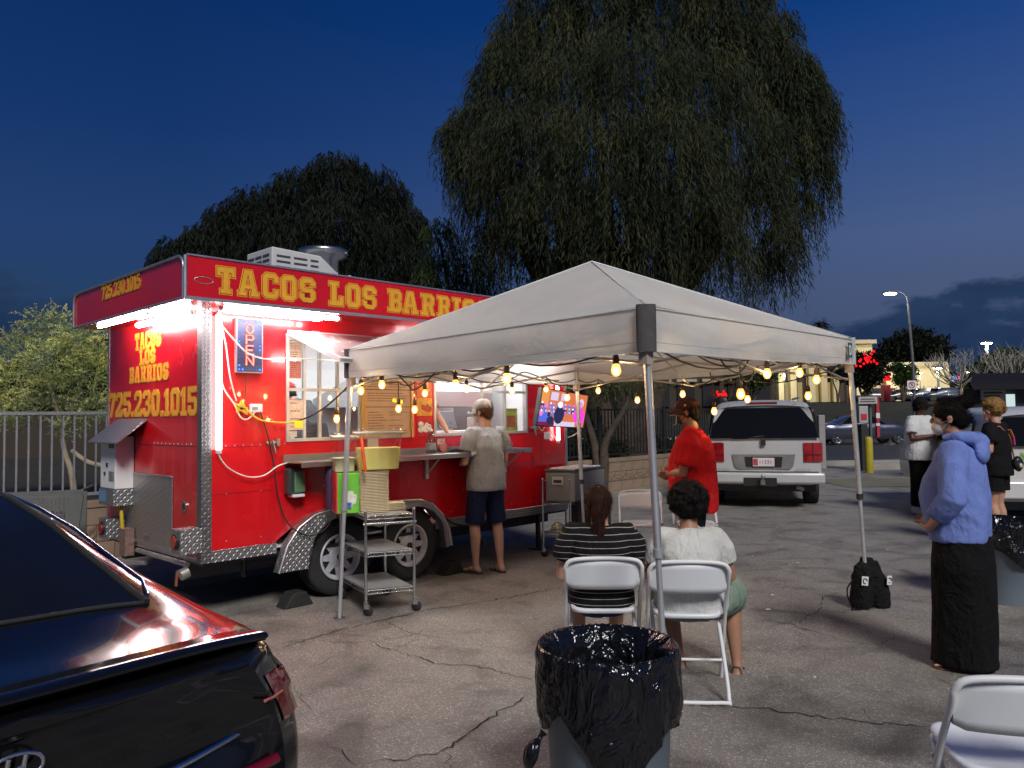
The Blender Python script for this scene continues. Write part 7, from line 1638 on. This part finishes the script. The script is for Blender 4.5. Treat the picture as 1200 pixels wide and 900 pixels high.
# light green tree beyond the iron fence, left
T4 = empty('feathery_tree', at(62, 600, 11.2) * V(1, 1, 0), 0, 'feathery yellow-green tree lit by the trailer lamps behind the left iron fence', 'tree'); off = T4.location
g4 = [(60, 385, 30, 0, 1), (95, 400, 28, -.2, 1), (25, 410, 28, 0, 1), (60, 425, 36, -.3, 1.3), (105, 440, 30, 0, 1.1), (10, 450, 32, 0, 1), (60, 465, 34, 0, 1.1), (110, 480, 25, 0, .8), (-30, 440, 35, 0, 1), (15, 485, 28, 0, .8), (80, 500, 20, 0, .35), (120, 420, 20, .3, .6), (-60, 480, 36, 0, .8)]
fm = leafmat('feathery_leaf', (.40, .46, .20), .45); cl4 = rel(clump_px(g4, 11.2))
bushy(cl4, fm, T4, 1300, .060, .006, .3, fill=.35)
PP, UU, WW = [], [], []
for c, r, k in cl4:                                                    # drooping feathery sprays with yellow catkins
    for j in range(int(46 * k)):
        v = unit(RNG.normal(0, 1, (1, 3)))[0]; v[2] = abs(v[2]) * .8; st = np.array(c) + v * r * RNG.uniform(.55, 1.05); dirn = unit((v + np.array([RNG.normal(0, .5), RNG.normal(0, .4), .35]))[None])[0]; L = RNG.uniform(.14, .30); nl = 22
        for q in range(nl):
            t_ = q / nl; p = st + dirn * L * t_ + np.array([0, 0, -.09 * t_ * t_]); d = unit((RNG.normal(0, 1, 3) + dirn * .8)[None])[0]
            PP.append(p); UU.append(d * .028); WW.append(unit(np.cross(d, RNG.normal(0, 1, 3))[None])[0] * .008)
quads_mesh('catkin', np.array(PP), np.array(UU), np.array(WW), leafmat('catkin_yellow', (.75, .76, .34), .45), T4)
P4 = lambda x, y, dd=0: at(x, y, 11.2 + dd) - off
m = MB(); m.tube(smoothpts([P4(88, 590), P4(84, 555), P4(76, 530), P4(72, 505), P4(64, 470), P4(50, 430)], 4), [.05 - .0015 * i for i in range(21)], 8); m.tube(smoothpts([P4(150, 560), P4(128, 548), P4(104, 542), P4(84, 528)], 4), [.045 - .001 * i for i in range(13)], 8); m.tube(smoothpts([P4(72, 505), P4(90, 470), P4(100, 430)], 4), [.03 - .002 * i for i in range(9)], 6); m.tube(smoothpts([P4(72, 500), P4(40, 480), P4(20, 440)], 4), [.03 - .002 * i for i in range(9)], 6); m.build('trunk', bark_p, T4)
# shrubs behind the dark fence, low leaves seen under the tent
sh = leafmat('dark_shrub_leaf', (.035, .050, .020))
for i, (lx, ly, r, lab) in enumerate([(7.6, 5.2, .7, 'dark shrub behind the dark fence nearest the television'), (9.5, 5.4, .6, 'low dark shrub behind the fence below the hanging leaves'), (11.4, 5.2, .65, 'dark shrub behind the fence left of the man in red'), (13.2, 5.0, .55, 'dark shrub at the far end of the dark fence')]):
    q = trp(lx, ly, .5); o = empty('shrub', q, 0, lab, 'shrub'); bushy([((0, 0, .35), r, 1), ((.5, .1, .2), r * .7, .7), ((-.5, 0, .25), r * .75, .7)], sh, o, 2200, .10, .02)
    m = MB()
    for k in range(6): a = k; m.tube([(0, 0, -.05), (.3 * math.cos(a), .3 * math.sin(a), .5)], [.02, .008], 5)
    m.build('trunk', bark, o)
T5 = empty('leafy_tree', at(705, 560, 15.5) * V(1, 1, 0), 0, 'small leafy branches hanging behind the television under the tent edge', 'tree'); off = T5.location
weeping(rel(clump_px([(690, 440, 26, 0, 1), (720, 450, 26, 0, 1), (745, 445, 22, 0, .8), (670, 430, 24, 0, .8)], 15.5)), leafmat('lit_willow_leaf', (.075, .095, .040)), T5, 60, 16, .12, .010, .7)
limbs((0, 0, 0), [Vector(c) for c, r, k in rel(clump_px([(690, 440, 1, 0, 1), (735, 440, 1, 0, 1)], 15.5))], .10, bark, T5, seed=8)
# hedge and dark mass behind the left fence and along the horizon
hd = leafmat('hedge_leaf', (.018, .026, .014))
def band(pts_, n, lab, s_=.35):
    PP = []
    for (x, y, z, r, hgt) in pts_:
        v = RNG.normal(0, 1, (n, 3)); v = unit(v) * RNG.uniform(.6, 1, (n, 1)) * np.array([r, r * .6, hgt]); v[:, 2] = np.abs(v[:, 2]); PP.append(v + np.array([x, y, z]))
    P_ = np.concatenate(PP); d = unit(RNG.normal(0, 1, P_.shape)); w = unit(np.cross(d, RNG.normal(0, 1, P_.shape)))
    return tag(quads_mesh('treeline', P_, d * s_, w * s_ * .4, hd, None), lab, 'trees', kind='stuff')
band([(-28 + 2.6 * i + random.uniform(-.5, .5), 30 + random.uniform(-2, 3), 0, 3.2, 4.4 + 1.6 * math.sin(i * 1.7)) for i in range(10)] + [(-12 + 2.5 * i, 34, 0, 3, 5.) for i in range(6)], 2600, 'dark mass of trees behind the left iron fence and the trailer')
band([(14 + 7 * i + random.uniform(-2, 2), 125 + random.uniform(-8, 8), 2.3, 7, 7 + 2.5 * math.sin(i * 2.1)) for i in range(18)] + [(-70 + 7 * i, 110, 2.3, 7, 8) for i in range(12)], 1500, 'dark far treeline beyond the shopping strip', .9)
# ================================================================== buildings beyond the road
cream = mat('cream_stucco', (.50, .42, .24), .9, 0, .08, .4); brown = mat("brown_stucco", (.05, .038, .028), .9, 0, .12, .5); dkwin = mat('shop_glass', (.03, .03, .03), .15, 0, .1); trimc = mat('tan_trim', (.42, .36, .24), .8)
def P9(x, y, D): return at(x, y, D)
ZG = 2.4
def bxpx(mb, x0, x1, y0, D, dep=6, zb=ZG):      # box from pixel columns x0..x1, top at pixel y0
    a = P9(x0, y0, D); b = P9(x1, y0, D); mb.b2((a.x, D, zb), (b.x, D + dep, (a.z + b.z) / 2))
sm = empty('shop_building', (0, 0, 0), 0, 'long cream shopping building glowing under its lamps beyond the road', 'building')
m = MB(); bxpx(m, 992, 1112, 428, 92); m.build('wall', cream, sm)
m = MB(); bxpx(m, 994, 1022, 404, 91.5); bxpx(m, 1038, 1056, 430, 91.2); m.build('tower', cream, sm)
m = MB(); bxpx(m, 990, 1024, 402, 91.3, 6.5); 
a = P9(990, 402, 91.3); b = P9(1024, 402, 91.3); m = MB(); m.b2((a.x - .2, 91.0, a.z - .1), (b.x + .2, 97.8, a.z + .35)); m.build('cornice', trimc, sm)
a = P9(1024, 428, 91); b = P9(1112, 428, 91); m = MB(); m.b2((a.x + .4, 91.6, a.z - .1), (b.x + .2, 98.2, a.z + .35)); m.build('cornice', trimc, sm)
for x0, x1 in ((1026, 1034), (1044, 1050), (1058, 1066), (1074, 1080), (1086, 1094), (1100, 1108)):
    m = MB(); a = P9(x0, 455, 90.9); b = P9(x1, 455, 90.9); m.b2((a.x, 91.05, ZG + .1), (b.x, 91.3, a.z)); w_ = m.build('window', dkwin, sm)
    m = MB(); m.b2((a.x - .2, 91.0, a.z + .01), (b.x + .2, 91.3, a.z + .3)); m.build('lintel', trimc, w_)
s2b = empty('shop_building', (0, 0, 0), 0, 'cream pillared shop front right of the silver truck beyond the road', 'building')
m = MB(); bxpx(m, 905, 988, 424, 84); m.build('wall', brown, s2b)
for x in (912, 926, 948, 962, 976):
    m = MB(); bxpx(m, x, x + 7, 430, 83, .9); m.build('pillar', cream, s2b)
a = P9(905, 424, 83); b = P9(988, 424, 83); m = MB(); m.b2((a.x - .3, 82.6, a.z), (b.x + .3, 90, a.z + 1.3)); m.build('roof', trimc, s2b)
for x in (919, 935, 954.5, 969):
    m = MB(); a = P9(x, 448, 83.8); m.b2((a.x, 83.9, ZG + .1), (a.x + .5, 83.99, a.z)); m.build('window', emat('shop_glow', (1, .75, .35), .35), s2b)
s3b = empty('shop_building', (0, 0, 0), 0, 'dark brown shop with a red neon sign behind the silver truck', 'building')
m = MB(); a = P9(752, 412, 58); b = P9(905, 412, 58); m.b2((a.x, 58, 0.0), (b.x, 66, a.z)); m.build('wall', brown, s3b)
m = MB(); m.b2((a.x - .3, 57.7, a.z), (b.x + .3, 66.3, a.z + .35)); m.build('cornice', mat('dark_trim', (.14, .11, .08), .8), s3b)
for k in range(5):
    m = MB(); xx = a.x + .7 + k * 1.9; m.b2((xx, 57.85, 2.1), (xx + 1.3, 57.99, 3.9)); w_ = m.build('window', dkwin, s3b)
    m = MB(); m.b2((xx - .1, 57.5, 3.95), (xx + 1.4, 57.99, 4.15)); m.build('awning', trimc, w_)
red_neon = emat('red_neon', (1, .008, .012), 2.0)
def neon(pxs, D, label, m_=red_neon, r=.09):
    q = MB()
    for pl in pxs: q.tube([at(x, y, D) for x, y in pl], r, 5)
    return tag(q.build('neon_sign', m_), label, 'neon sign')
neon([[(841, 458), (840, 460), (842, 462), (841, 464)], [(842.5, 464), (843, 461), (844, 463), (845, 461), (846, 464)], [(847, 464), (847, 461)], [(848, 464), (848, 457.5)], [(849.5, 463), (851.5, 462), (850.5, 460.5), (849.5, 463), (852, 464)]], 57, 'red script neon sign glowing above the silver truck roof', r=.05)
neon([[(1036, 440), (1043, 440)], [(1036, 442.5), (1043, 442.5)], [(1036, 445), (1043, 445)]], 90, 'small red block sign on the cream building wall', r=.14)
neon([[(989, 440), (992, 444)], [(991, 439), (991, 446)]], 80, 'small red sign beside the right tent leg top', r=.12)
for x0, x1, c, lab in ((1112, 1117, (.8, .85, 1), 'white lit end of the far shop sign'), (1117.5, 1122, (.05, .25, 1), 'blue lit middle of the far shop sign'), (1122.5, 1128, (1, .05, .15), 'red lit end of the far shop sign')):
    a = P9(x0, 441, 95); b = P9(x1, 447.5, 95); m = MB(); m.b2((a.x, 95, b.z), (b.x, 95.3, a.z)); tag(m.build('lit_sign', emat('sign_%d' % x0, c, 2.2)), lab, 'lit sign')
ob = empty('shop_building', (0, 0, 0), 0, 'low shop front glowing orange under the white, blue and red sign', 'building')
m = MB(); bxpx(m, 1098, 1140, 446, 96, 5); m.build('wall', brown, ob)
for x in (1101, 1108, 1116, 1124): m = MB(); a = P9(x, 455, 95.7); b = P9(x + 5, 463, 95.7); m.b2((a.x, 95.8, b.z), (b.x, 95.95, a.z)); m.build('window', emat('orange_glow', (1, .45, .15), 1.1), ob)
lbld = empty('shop_building', (0, 0, 0), 0, 'low dark house far behind the left iron fence', 'building')
m = MB(); m.b2((-22, 26, 0), (-8, 30, 2.2)); m.build('wall', brown, lbld); m = MB(); m.b2((-22.3, 25.7, 2.2), (-7.7, 30.3, 2.4)); m.build('roof', mat('dark_roof', (.05, .04, .035), .9), lbld)
# ---- street lamps (lit)
lamp_e = emat('lamp_lens', (1, .97, .90), 40); galv = mat('galvanised', (.16, .17, .18), .5, .5, .1)
def lamp(x, y, D, zb, label, kind='flat', power=350, s=1., px2=None):
    h = at(x, y, D); base = at(px2 or x, y, D); o = empty('street_lamp', V(base.x, D, zb), 0, label, 'street lamp'); H_ = h.z - zb; dx = h.x - base.x
    m = MB()
    if kind == 'arm':
        m.tube([V(0, 0, 0), V(0, 0, H_ * .5), V(-.15, 0, H_ - .6)], [.10, .08, .06], 10); po = m.build('pole', galv, o); m = MB(); m.tube(smoothpts([V(-.15, 0, H_ - .7), V(-.25, 0, H_ - .15), V(dx * .6, 0, H_ + .12), V(dx, 0, H_ + .05)], 5), .035, 6); m.build('arm', galv, o)
    else: m.tube([V(0, 0, 0), V(0, 0, H_)], .09 * s, 8); po = m.build('pole', galv, o)
    m = MB(); m.ell(V(dx, 0, H_ + .06), (.42 * s, .25 * s, .10 * s), 12, 6); hd_ = m.build('lamp_head', galv, o)
    m = MB(); m.ell(V(dx, -.03, H_ - .02), (.34 * s, .20 * s, .08 * s), 12, 6); m.build('lamp_lens', lamp_e, hd_)
    ld = bpy.data.lights.new('lamp_light', 'POINT'); ld.energy = power * .6; ld.shadow_soft_size = .3; ld.color = (1, .93, .75); lo = bpy.data.objects.new('lamp_light', ld); COL.objects.link(lo); lo.parent = o; lo.location = (dx, -.1, H_ - .35)
    return o
SLamp = lamp(1043, 344, 42, 0, 'tall curved-arm street lamp with a no parking sign on its pole', 'arm', 160, 1.0, 1067)
m = MB(); c = at(1068.5, 451, 41.8) - SLamp.location; m.box(c, (.50, .02, .46)); sg_ = m.build('no_parking_sign', white_paint, SLamp)
m = MB(); m.tube([c + V(.16 * math.cos(a), -.02, .16 * math.sin(a)) for a in [2 * PI * k / 20 for k in range(21)]], .02, 5); m.tube([c + V(-.11, -.02, .11), c + V(.11, -.02, -.11)], .018, 5); m.build('red_ring', mat('sign_red', (.45, .03, .05), .5), sg_)
textobj('P', .26, lambda u, v, k: c + V(u, -.013 - k, v), black_p, sg_, 'letter')
lamp(1156, 402, 75, ZG, 'bright twin-lens lot lamp above the bare trees at the right', power=2500, s=1.6)
lamp(1002, 427, 85, ZG, 'lot lamp before the cream building tower', power=1500, s=1.2); lamp(1099, 431, 80, ZG, 'lot lamp right of the street lamp pole, over the far cars', power=2500, s=1.4); lamp(1057, 429, 86, ZG, 'lot lamp just left of the street lamp pole, before the cream wall', power=2500, s=1.3)
lamp(1134, 436, 88, ZG, 'small lot lamp between the bare trees', power=900, s=.8); lamp(919, 436, 80, ZG, 'lot lamp showing over the silver truck, before the pillared shop', power=1500, s=.7)
lamp(1078, 437, 88, ZG, 'small added lamp between the small green tree and the far cars', power=900, s=.7); lamp(1185, 447, 72, ZG, 'low added lamp under the bare tree at the right edge', power=700, s=.5)  # both small lamps added to brighten the far background
for i, (x0, x1, lab) in enumerate([(1128, 1131, 'narrow added warm glow pane right of the orange shop'), (1144, 1148, 'added warm glow pane behind the bare trees'), (1160, 1166, 'wide added warm glow pane left of the dark stand roof')]):  # glowing panes added to raise the warm glow of the background
    a = P9(x0, 443, 97); b = P9(x1, 449, 97); o = empty('added_glow_window', (0, 0, 0), 0, lab, 'added glow'); m = MB(); m.b2((a.x, 97, b.z), (b.x, 97.2, a.z)); m.build('pane', emat('added_warm_glow', (1, .75, .35), 1.2), o); m = MB(); m.b2((a.x - .5, 97.21, ZG), (b.x + .5, 99, a.z + .8)); m.build('wall', brown, o)
# ---- smaller trees near the shops
def smalltree(px, D, zb, clumps, lm, label, n=1500, ll=.3, kind='leafy_tree', bk=bark, r0=.15):
    o = empty(kind, V(at(px, 470, D).x, D, zb), 0, label, 'tree'); cl = [((c[0] - o.location.x, c[1] - D, c[2] - zb), r, k) for c, r, k in clump_px([(x, y, r, 0, k) for x, y, r, k in clumps], D)]
    bushy(cl, lm, o, n, ll, ll * .25, .3, fill=.3); limbs((0, 0, 0), [c for c, r, k in cl], r0, bk, o, fork=.3, seed=int(px)); return o
dk = leafmat('dark_leaf', (.012, .016, .010)); gr = leafmat('street_tree_leaf', (.045, .075, .020))
smalltree(1014, 70, 2.3, [(1010, 425, 16, 1), (1024, 435, 16, 1), (1000, 440, 14, .8), (1015, 445, 15, 1), (1030, 422, 10, .5)], dk, 'dark tree strung with red lights beside the right tent leg', 1600)
q = MB(); rnd = random.Random(6)
for k in range(26): p = at(1010 + rnd.gauss(8, 6.5), 422 + rnd.gauss(0, 4), 68.6 + rnd.uniform(-.5, .5)); q.ell(p, (.11, .11, .11), 6, 4)
tag(q.build('red_lights', red_neon), 'cluster of red lights hung in the dark tree', 'red lights', kind='stuff')
smalltree(1070, 105, 2.3, [(1050, 412, 20, 1), (1070, 405, 24, 1.2), (1092, 412, 22, 1), (1070, 422, 26, 1.2)], dk, 'big dark round tree behind the street lamp pole', 2200, .6, r0=.3)
smalltree(1058, 72, 2.3, [(1052, 432, 9, .8), (1064, 436, 11, 1), (1055, 445, 9, .8), (1066, 448, 8, .6)], gr, 'small bright green tree before the cream wall', 1100, .22)
smalltree(1172, 66, 2.3, [(1165, 430, 18, 1), (1180, 420, 16, 1), (1150, 440, 14, .8), (1195, 432, 18, 1), (1140, 448, 12, .7)], gr, 'leafy green tree under the bright lot lamp at the right', 1500, .25)
smalltree(870, 55, 0, [(862, 438, 13, .8), (878, 442, 14, .8), (900, 440, 12, .7), (886, 450, 10, .6)], gr, 'slim green tree showing above the silver truck', 900, .2)
smalltree(982, 66, 2.3, [(978, 436, 8, .4), (986, 440, 9, .5)], dk, 'thin dark tree just left of the right tent leg', 700, .22, r0=.08)
def bare(px, D, zb, w, h, label, seed):
    o = empty('bare_tree', V(at(px, 470, D).x, D, zb), 0, label, 'tree'); rnd = random.Random(seed); m = MB(); top = at(px, 470 - h, D).z - zb; wd = w * D / FPX
    m.tube([V(0, 0, 0), V(0, 0, top * .35)], [.16, .12], 6); m.build('trunk', bark_p, o); m = MB()
    for k in range(34):
        a = rnd.uniform(-1, 1); b = rnd.uniform(-1, 1); p0 = V(0, 0, top * rnd.uniform(.2, .4)); p1 = V(a * wd * .45, b * wd * .3, top * (.45 + .2 * rnd.random())); p2 = V(a * wd * .5 * 1.1, b * wd * .5, top * (.75 + .25 * (1 - a * a) * rnd.random()))
        pts_ = smoothpts([p0, p1, p2], 3); m.tube(pts_, [.05, .045, .04, .03, .025, .02, .012], 4)
        for j in range(5): s_ = p1.lerp(p2, rnd.random()); m.tube([s_, s_ + V(rnd.uniform(-.6, .6), rnd.uniform(-.4, .4), rnd.uniform(.2, .8))], [.02, .008], 3)
    m.build('crown', mat('pale_twigs', (.36, .33, .28), .8), o)
bare(1126, 62, 2.3, 60, 62, 'pale bare-branched tree left of the bright lot lamp', 3); bare(1190, 60, 2.3, 60, 66, 'pale bare-branched tree at the right edge of the picture', 5); bare(1160, 66, 2.3, 46, 44, 'small pale bare tree under the bright lot lamp', 9)
# palm
pl = empty('palm_tree', V(at(964, 470, 120).x, 120, 2.3), 0, 'lone palm silhouette rising beyond the right corner of the tent', 'tree'); tz = at(964, 378, 120).z - 2.3
m = MB(); m.tube([V(0, 0, 0), V(.2, 0, tz * .5), V(0, 0, tz)], [.3, .25, .22], 8); m.build('trunk', bark, pl)
PP, UU, WW = [], [], []
for k in range(60):
    a = RNG.uniform(0, 2 * PI); e = RNG.uniform(-1.0, 1.2); d0 = np.array([math.cos(a) * math.cos(e), math.sin(a) * math.cos(e), math.sin(e)])
    for j in range(9): t_ = j / 9; p = np.array([0, 0, tz]) + d0 * 1.9 * t_ + np.array([0, 0, -.9 * t_ * t_]); PP.append(p); UU.append(d0 * .35 + np.array([0, 0, -.35]) + RNG.normal(0, .08, 3)); WW.append(np.cross(d0, [0, 0, 1]) * .10)
quads_mesh('crown', np.array(PP), np.array(UU), np.array(WW), dk, pl)
# ---- pay station, bollard, low kerb island
K = at(1012, 552, 20.5) * V(1, 1, 0); K = gp(1010, 552)
ks = empty('vacuum_station', K, 0, 'vacuum pay station with sign plate and red striped post beside the yellow bollard', 'pay station')
D_ = K.y
def kp(x, y, dd=0): return at(x, y, D_ + dd) - K
def kbox(x0, x1, y0, y1, dd, dep, name, mt, parent=ks, bev=.0):
    a = kp(x0, y0, dd); b = kp(x1, y1, dd); m = MB(); m.b2((a.x, dd, b.z), (b.x, dd + dep, a.z)); return m.build(name, mt, parent, bev)
kbox(1009, 1019, 497, 553, .05, .35, 'machine_body', mat('machine_dark', (.03, .03, .032), .5), bev=.02)
hb_ = kbox(1006.5, 1018, 476, 496, 0, .3, 'pay_box', mat('pay_box_white', (.42, .40, .38), .5), bev=.02); kbox(1009, 1016, 485, 492, -.012, .01, 'red_label', mat('sign_red', (.45, .03, .05), .5), hb_)
kbox(1019, 1023, 474, 530, .1, .08, 'post', galv); tp_ = kbox(1006, 1028, 465, 473, .0, .05, 'sign_plate', mat('plate_grey', (.45, .44, .42), .5))
kbox(1009, 1025, 467.2, 468.2, -.006, .005, 'printed_line', ink, tp_); kbox(1008, 1026, 470, 471, -.006, .005, 'printed_line', ink, tp_)
rp_ = kbox(1026.5, 1031.5, 466, 512, .2, .1, 'striped_post', mat('sign_red', (.45, .03, .05), .5)); kbox(1026.7, 1031.3, 484, 490, .19, .009, 'white_band', white_paint, rp_); kbox(1026.7, 1031.3, 496, 499, .19, .009, 'white_band', white_paint, rp_)
m = MB(); bq = gp(1019, 554); m.lathe((0, 0, 0), [(.10, 0), (.10, .85), (.085, .9), (.04, .93), (0, .935)], 16); tag(m.build('bollard', mat('bollard_yellow', (.42, .34, .02), .55, 0, .1), loc=bq), 'yellow concrete-filled bollard in front of the pay station', 'bollard')
m = MB(); m.b2((9.7, 20.9, 0), (12.4, 21.9, .15)); m.build('kerb_island', conc)['kind'] = 'structure'
vs_ = empty('utility_box', V(at(962, 500, 21.5).x, 21.5, 0), 0, 'narrow pale utility box beyond the silver truck, left of the pay station', 'utility box')
m = MB(); m.b2((-.09, -.09, 0), (.09, .09, 1.5)); m.build('box_body', mat('pale_bin', (.30, .28, .27), .6), vs_, .02)
# ---- vendor stand behind the blonde woman
vb = V(7.2, 12.6, 0); vn = empty('vendor_stand', V(0, 0, 0), 0, 'dark canvas stand with a pale sign board and lit screen behind the white hatchback', 'stand')
def vp(x0, x1, y0, y1, D, dep, name, mt, parent=vn, bev=0., z0=None):
    a = at(x0, y0, D); b = at(x1, y1, D); m = MB(); m.b2((a.x, D, b.z if z0 is None else z0), (b.x, D + dep, a.z)); return m.build(name, mt, parent, bev)
canv = cloth('grey_canvas', (.06, .06, .065)); vp(1138, 1262, 455, 500, 17, .3, 'canvas_wall', canv, z0=0.0)
m = MB(); a = at(1134, 449, 16.8); b = at(1266, 446, 16.8); m.add([V(a.x, 16.6, a.z - .15), V(b.x, 16.6, a.z - .15), V(b.x, 16.7, a.z), V(a.x, 16.7, a.z), V(a.x + .6, 17.6, a.z + .25), V(b.x - .3, 17.6, a.z + .25)], [(0, 1, 2, 3), (3, 2, 5, 4)]); m.build('canvas_roof', cloth('dark_canvas', (.02, .018, .028)), vn)
sb_ = vp(1150, 1178, 457, 468, 16.9, .04, 'sign_board', mat('board_pale', (.40, .39, .36), .5)); vp(1153, 1175, 459.5, 461, 16.88, .01, 'printed_line', ink, sb_); vp(1153, 1172, 463.5, 465, 16.88, .01, 'printed_line', ink, sb_)
vp(1180, 1190, 462, 480, 16.9, .04, 'lit_screen', emat('pale_screen', (.75, .95, .95), .8)); vp(1180, 1189, 480.2, 484, 16.9, .04, 'pink_strip', emat('pink_strip', (.8, .15, .5), .6))
# ---- far parked cars (small, dark)
def farcar(x, D, zb, rz, col, label):
    o = empty('parked_car', V(at(x, 470, D).x, D, zb), rz, label, 'car'); m = MB(); rings = []
    for y, top, w in ((0, .85, .78), (.15, 1.0, .88), (.8, 1.1, .9), (1.3, 1.42, .9), (2.6, 1.45, .9), (3.3, 1.0, .9), (4.3, .85, .86), (4.5, .6, .75)): rings.append([V(w, y, .3), V(w, y, .8 if top > .8 else top - .05), V(w * .8, y, top - .04), V(0, y, top), V(-w * .8, y, top - .04), V(-w, y, .8 if top > .8 else top - .05), V(-w, y, .3)])
    m.loft(rings, cap=True, closed=True); m.build('body', mat('far_paint_%s' % col[0], col[1], .3, .2, .05, coat=.4), o)
    for y in (.85, 3.6):
        for s_ in (-1, 1): m = MB(); m.tube([V(s_ * .75, y, .32), V(s_ * .92, y, .32)], .32, 12); m.build('wheel', black_r, o)
    m = MB(); m.b2((-.72, 1.05, 1.03), (.72, 3.05, 1.36)); m.build('cabin_glass', darkglass, o)
for i, (x, D, rz, col, lab) in enumerate([(1080, 82, 1.57, ('k', (.02, .02, .022)), 'dark car parked left of the far lot lamp'), (1106, 80, 1.57, ('g', (.06, .06, .065)), 'grey car parked under the far lot lamp beside the orange shop'), (1048, 84, 1.4, ('k', (.02, .02, .022)), 'dark car parked before the cream building beside the small green tree'), (1130, 78, 1.57, ('b', (.03, .04, .07)), 'dark blue car parked before the bare trees')]): farcar(x, D, ZG, rz, col, lab)
m = MB(); a = at(1040, 458, 75); m.b2((a.x - .35, 75, ZG), (a.x + .35, 75.7, ZG + 1.7)); tag(m.build('newspaper_box', mat('red_box', (.35, .02, .03), .5), bev=.05), 'red box standing before the cream building', 'red box')
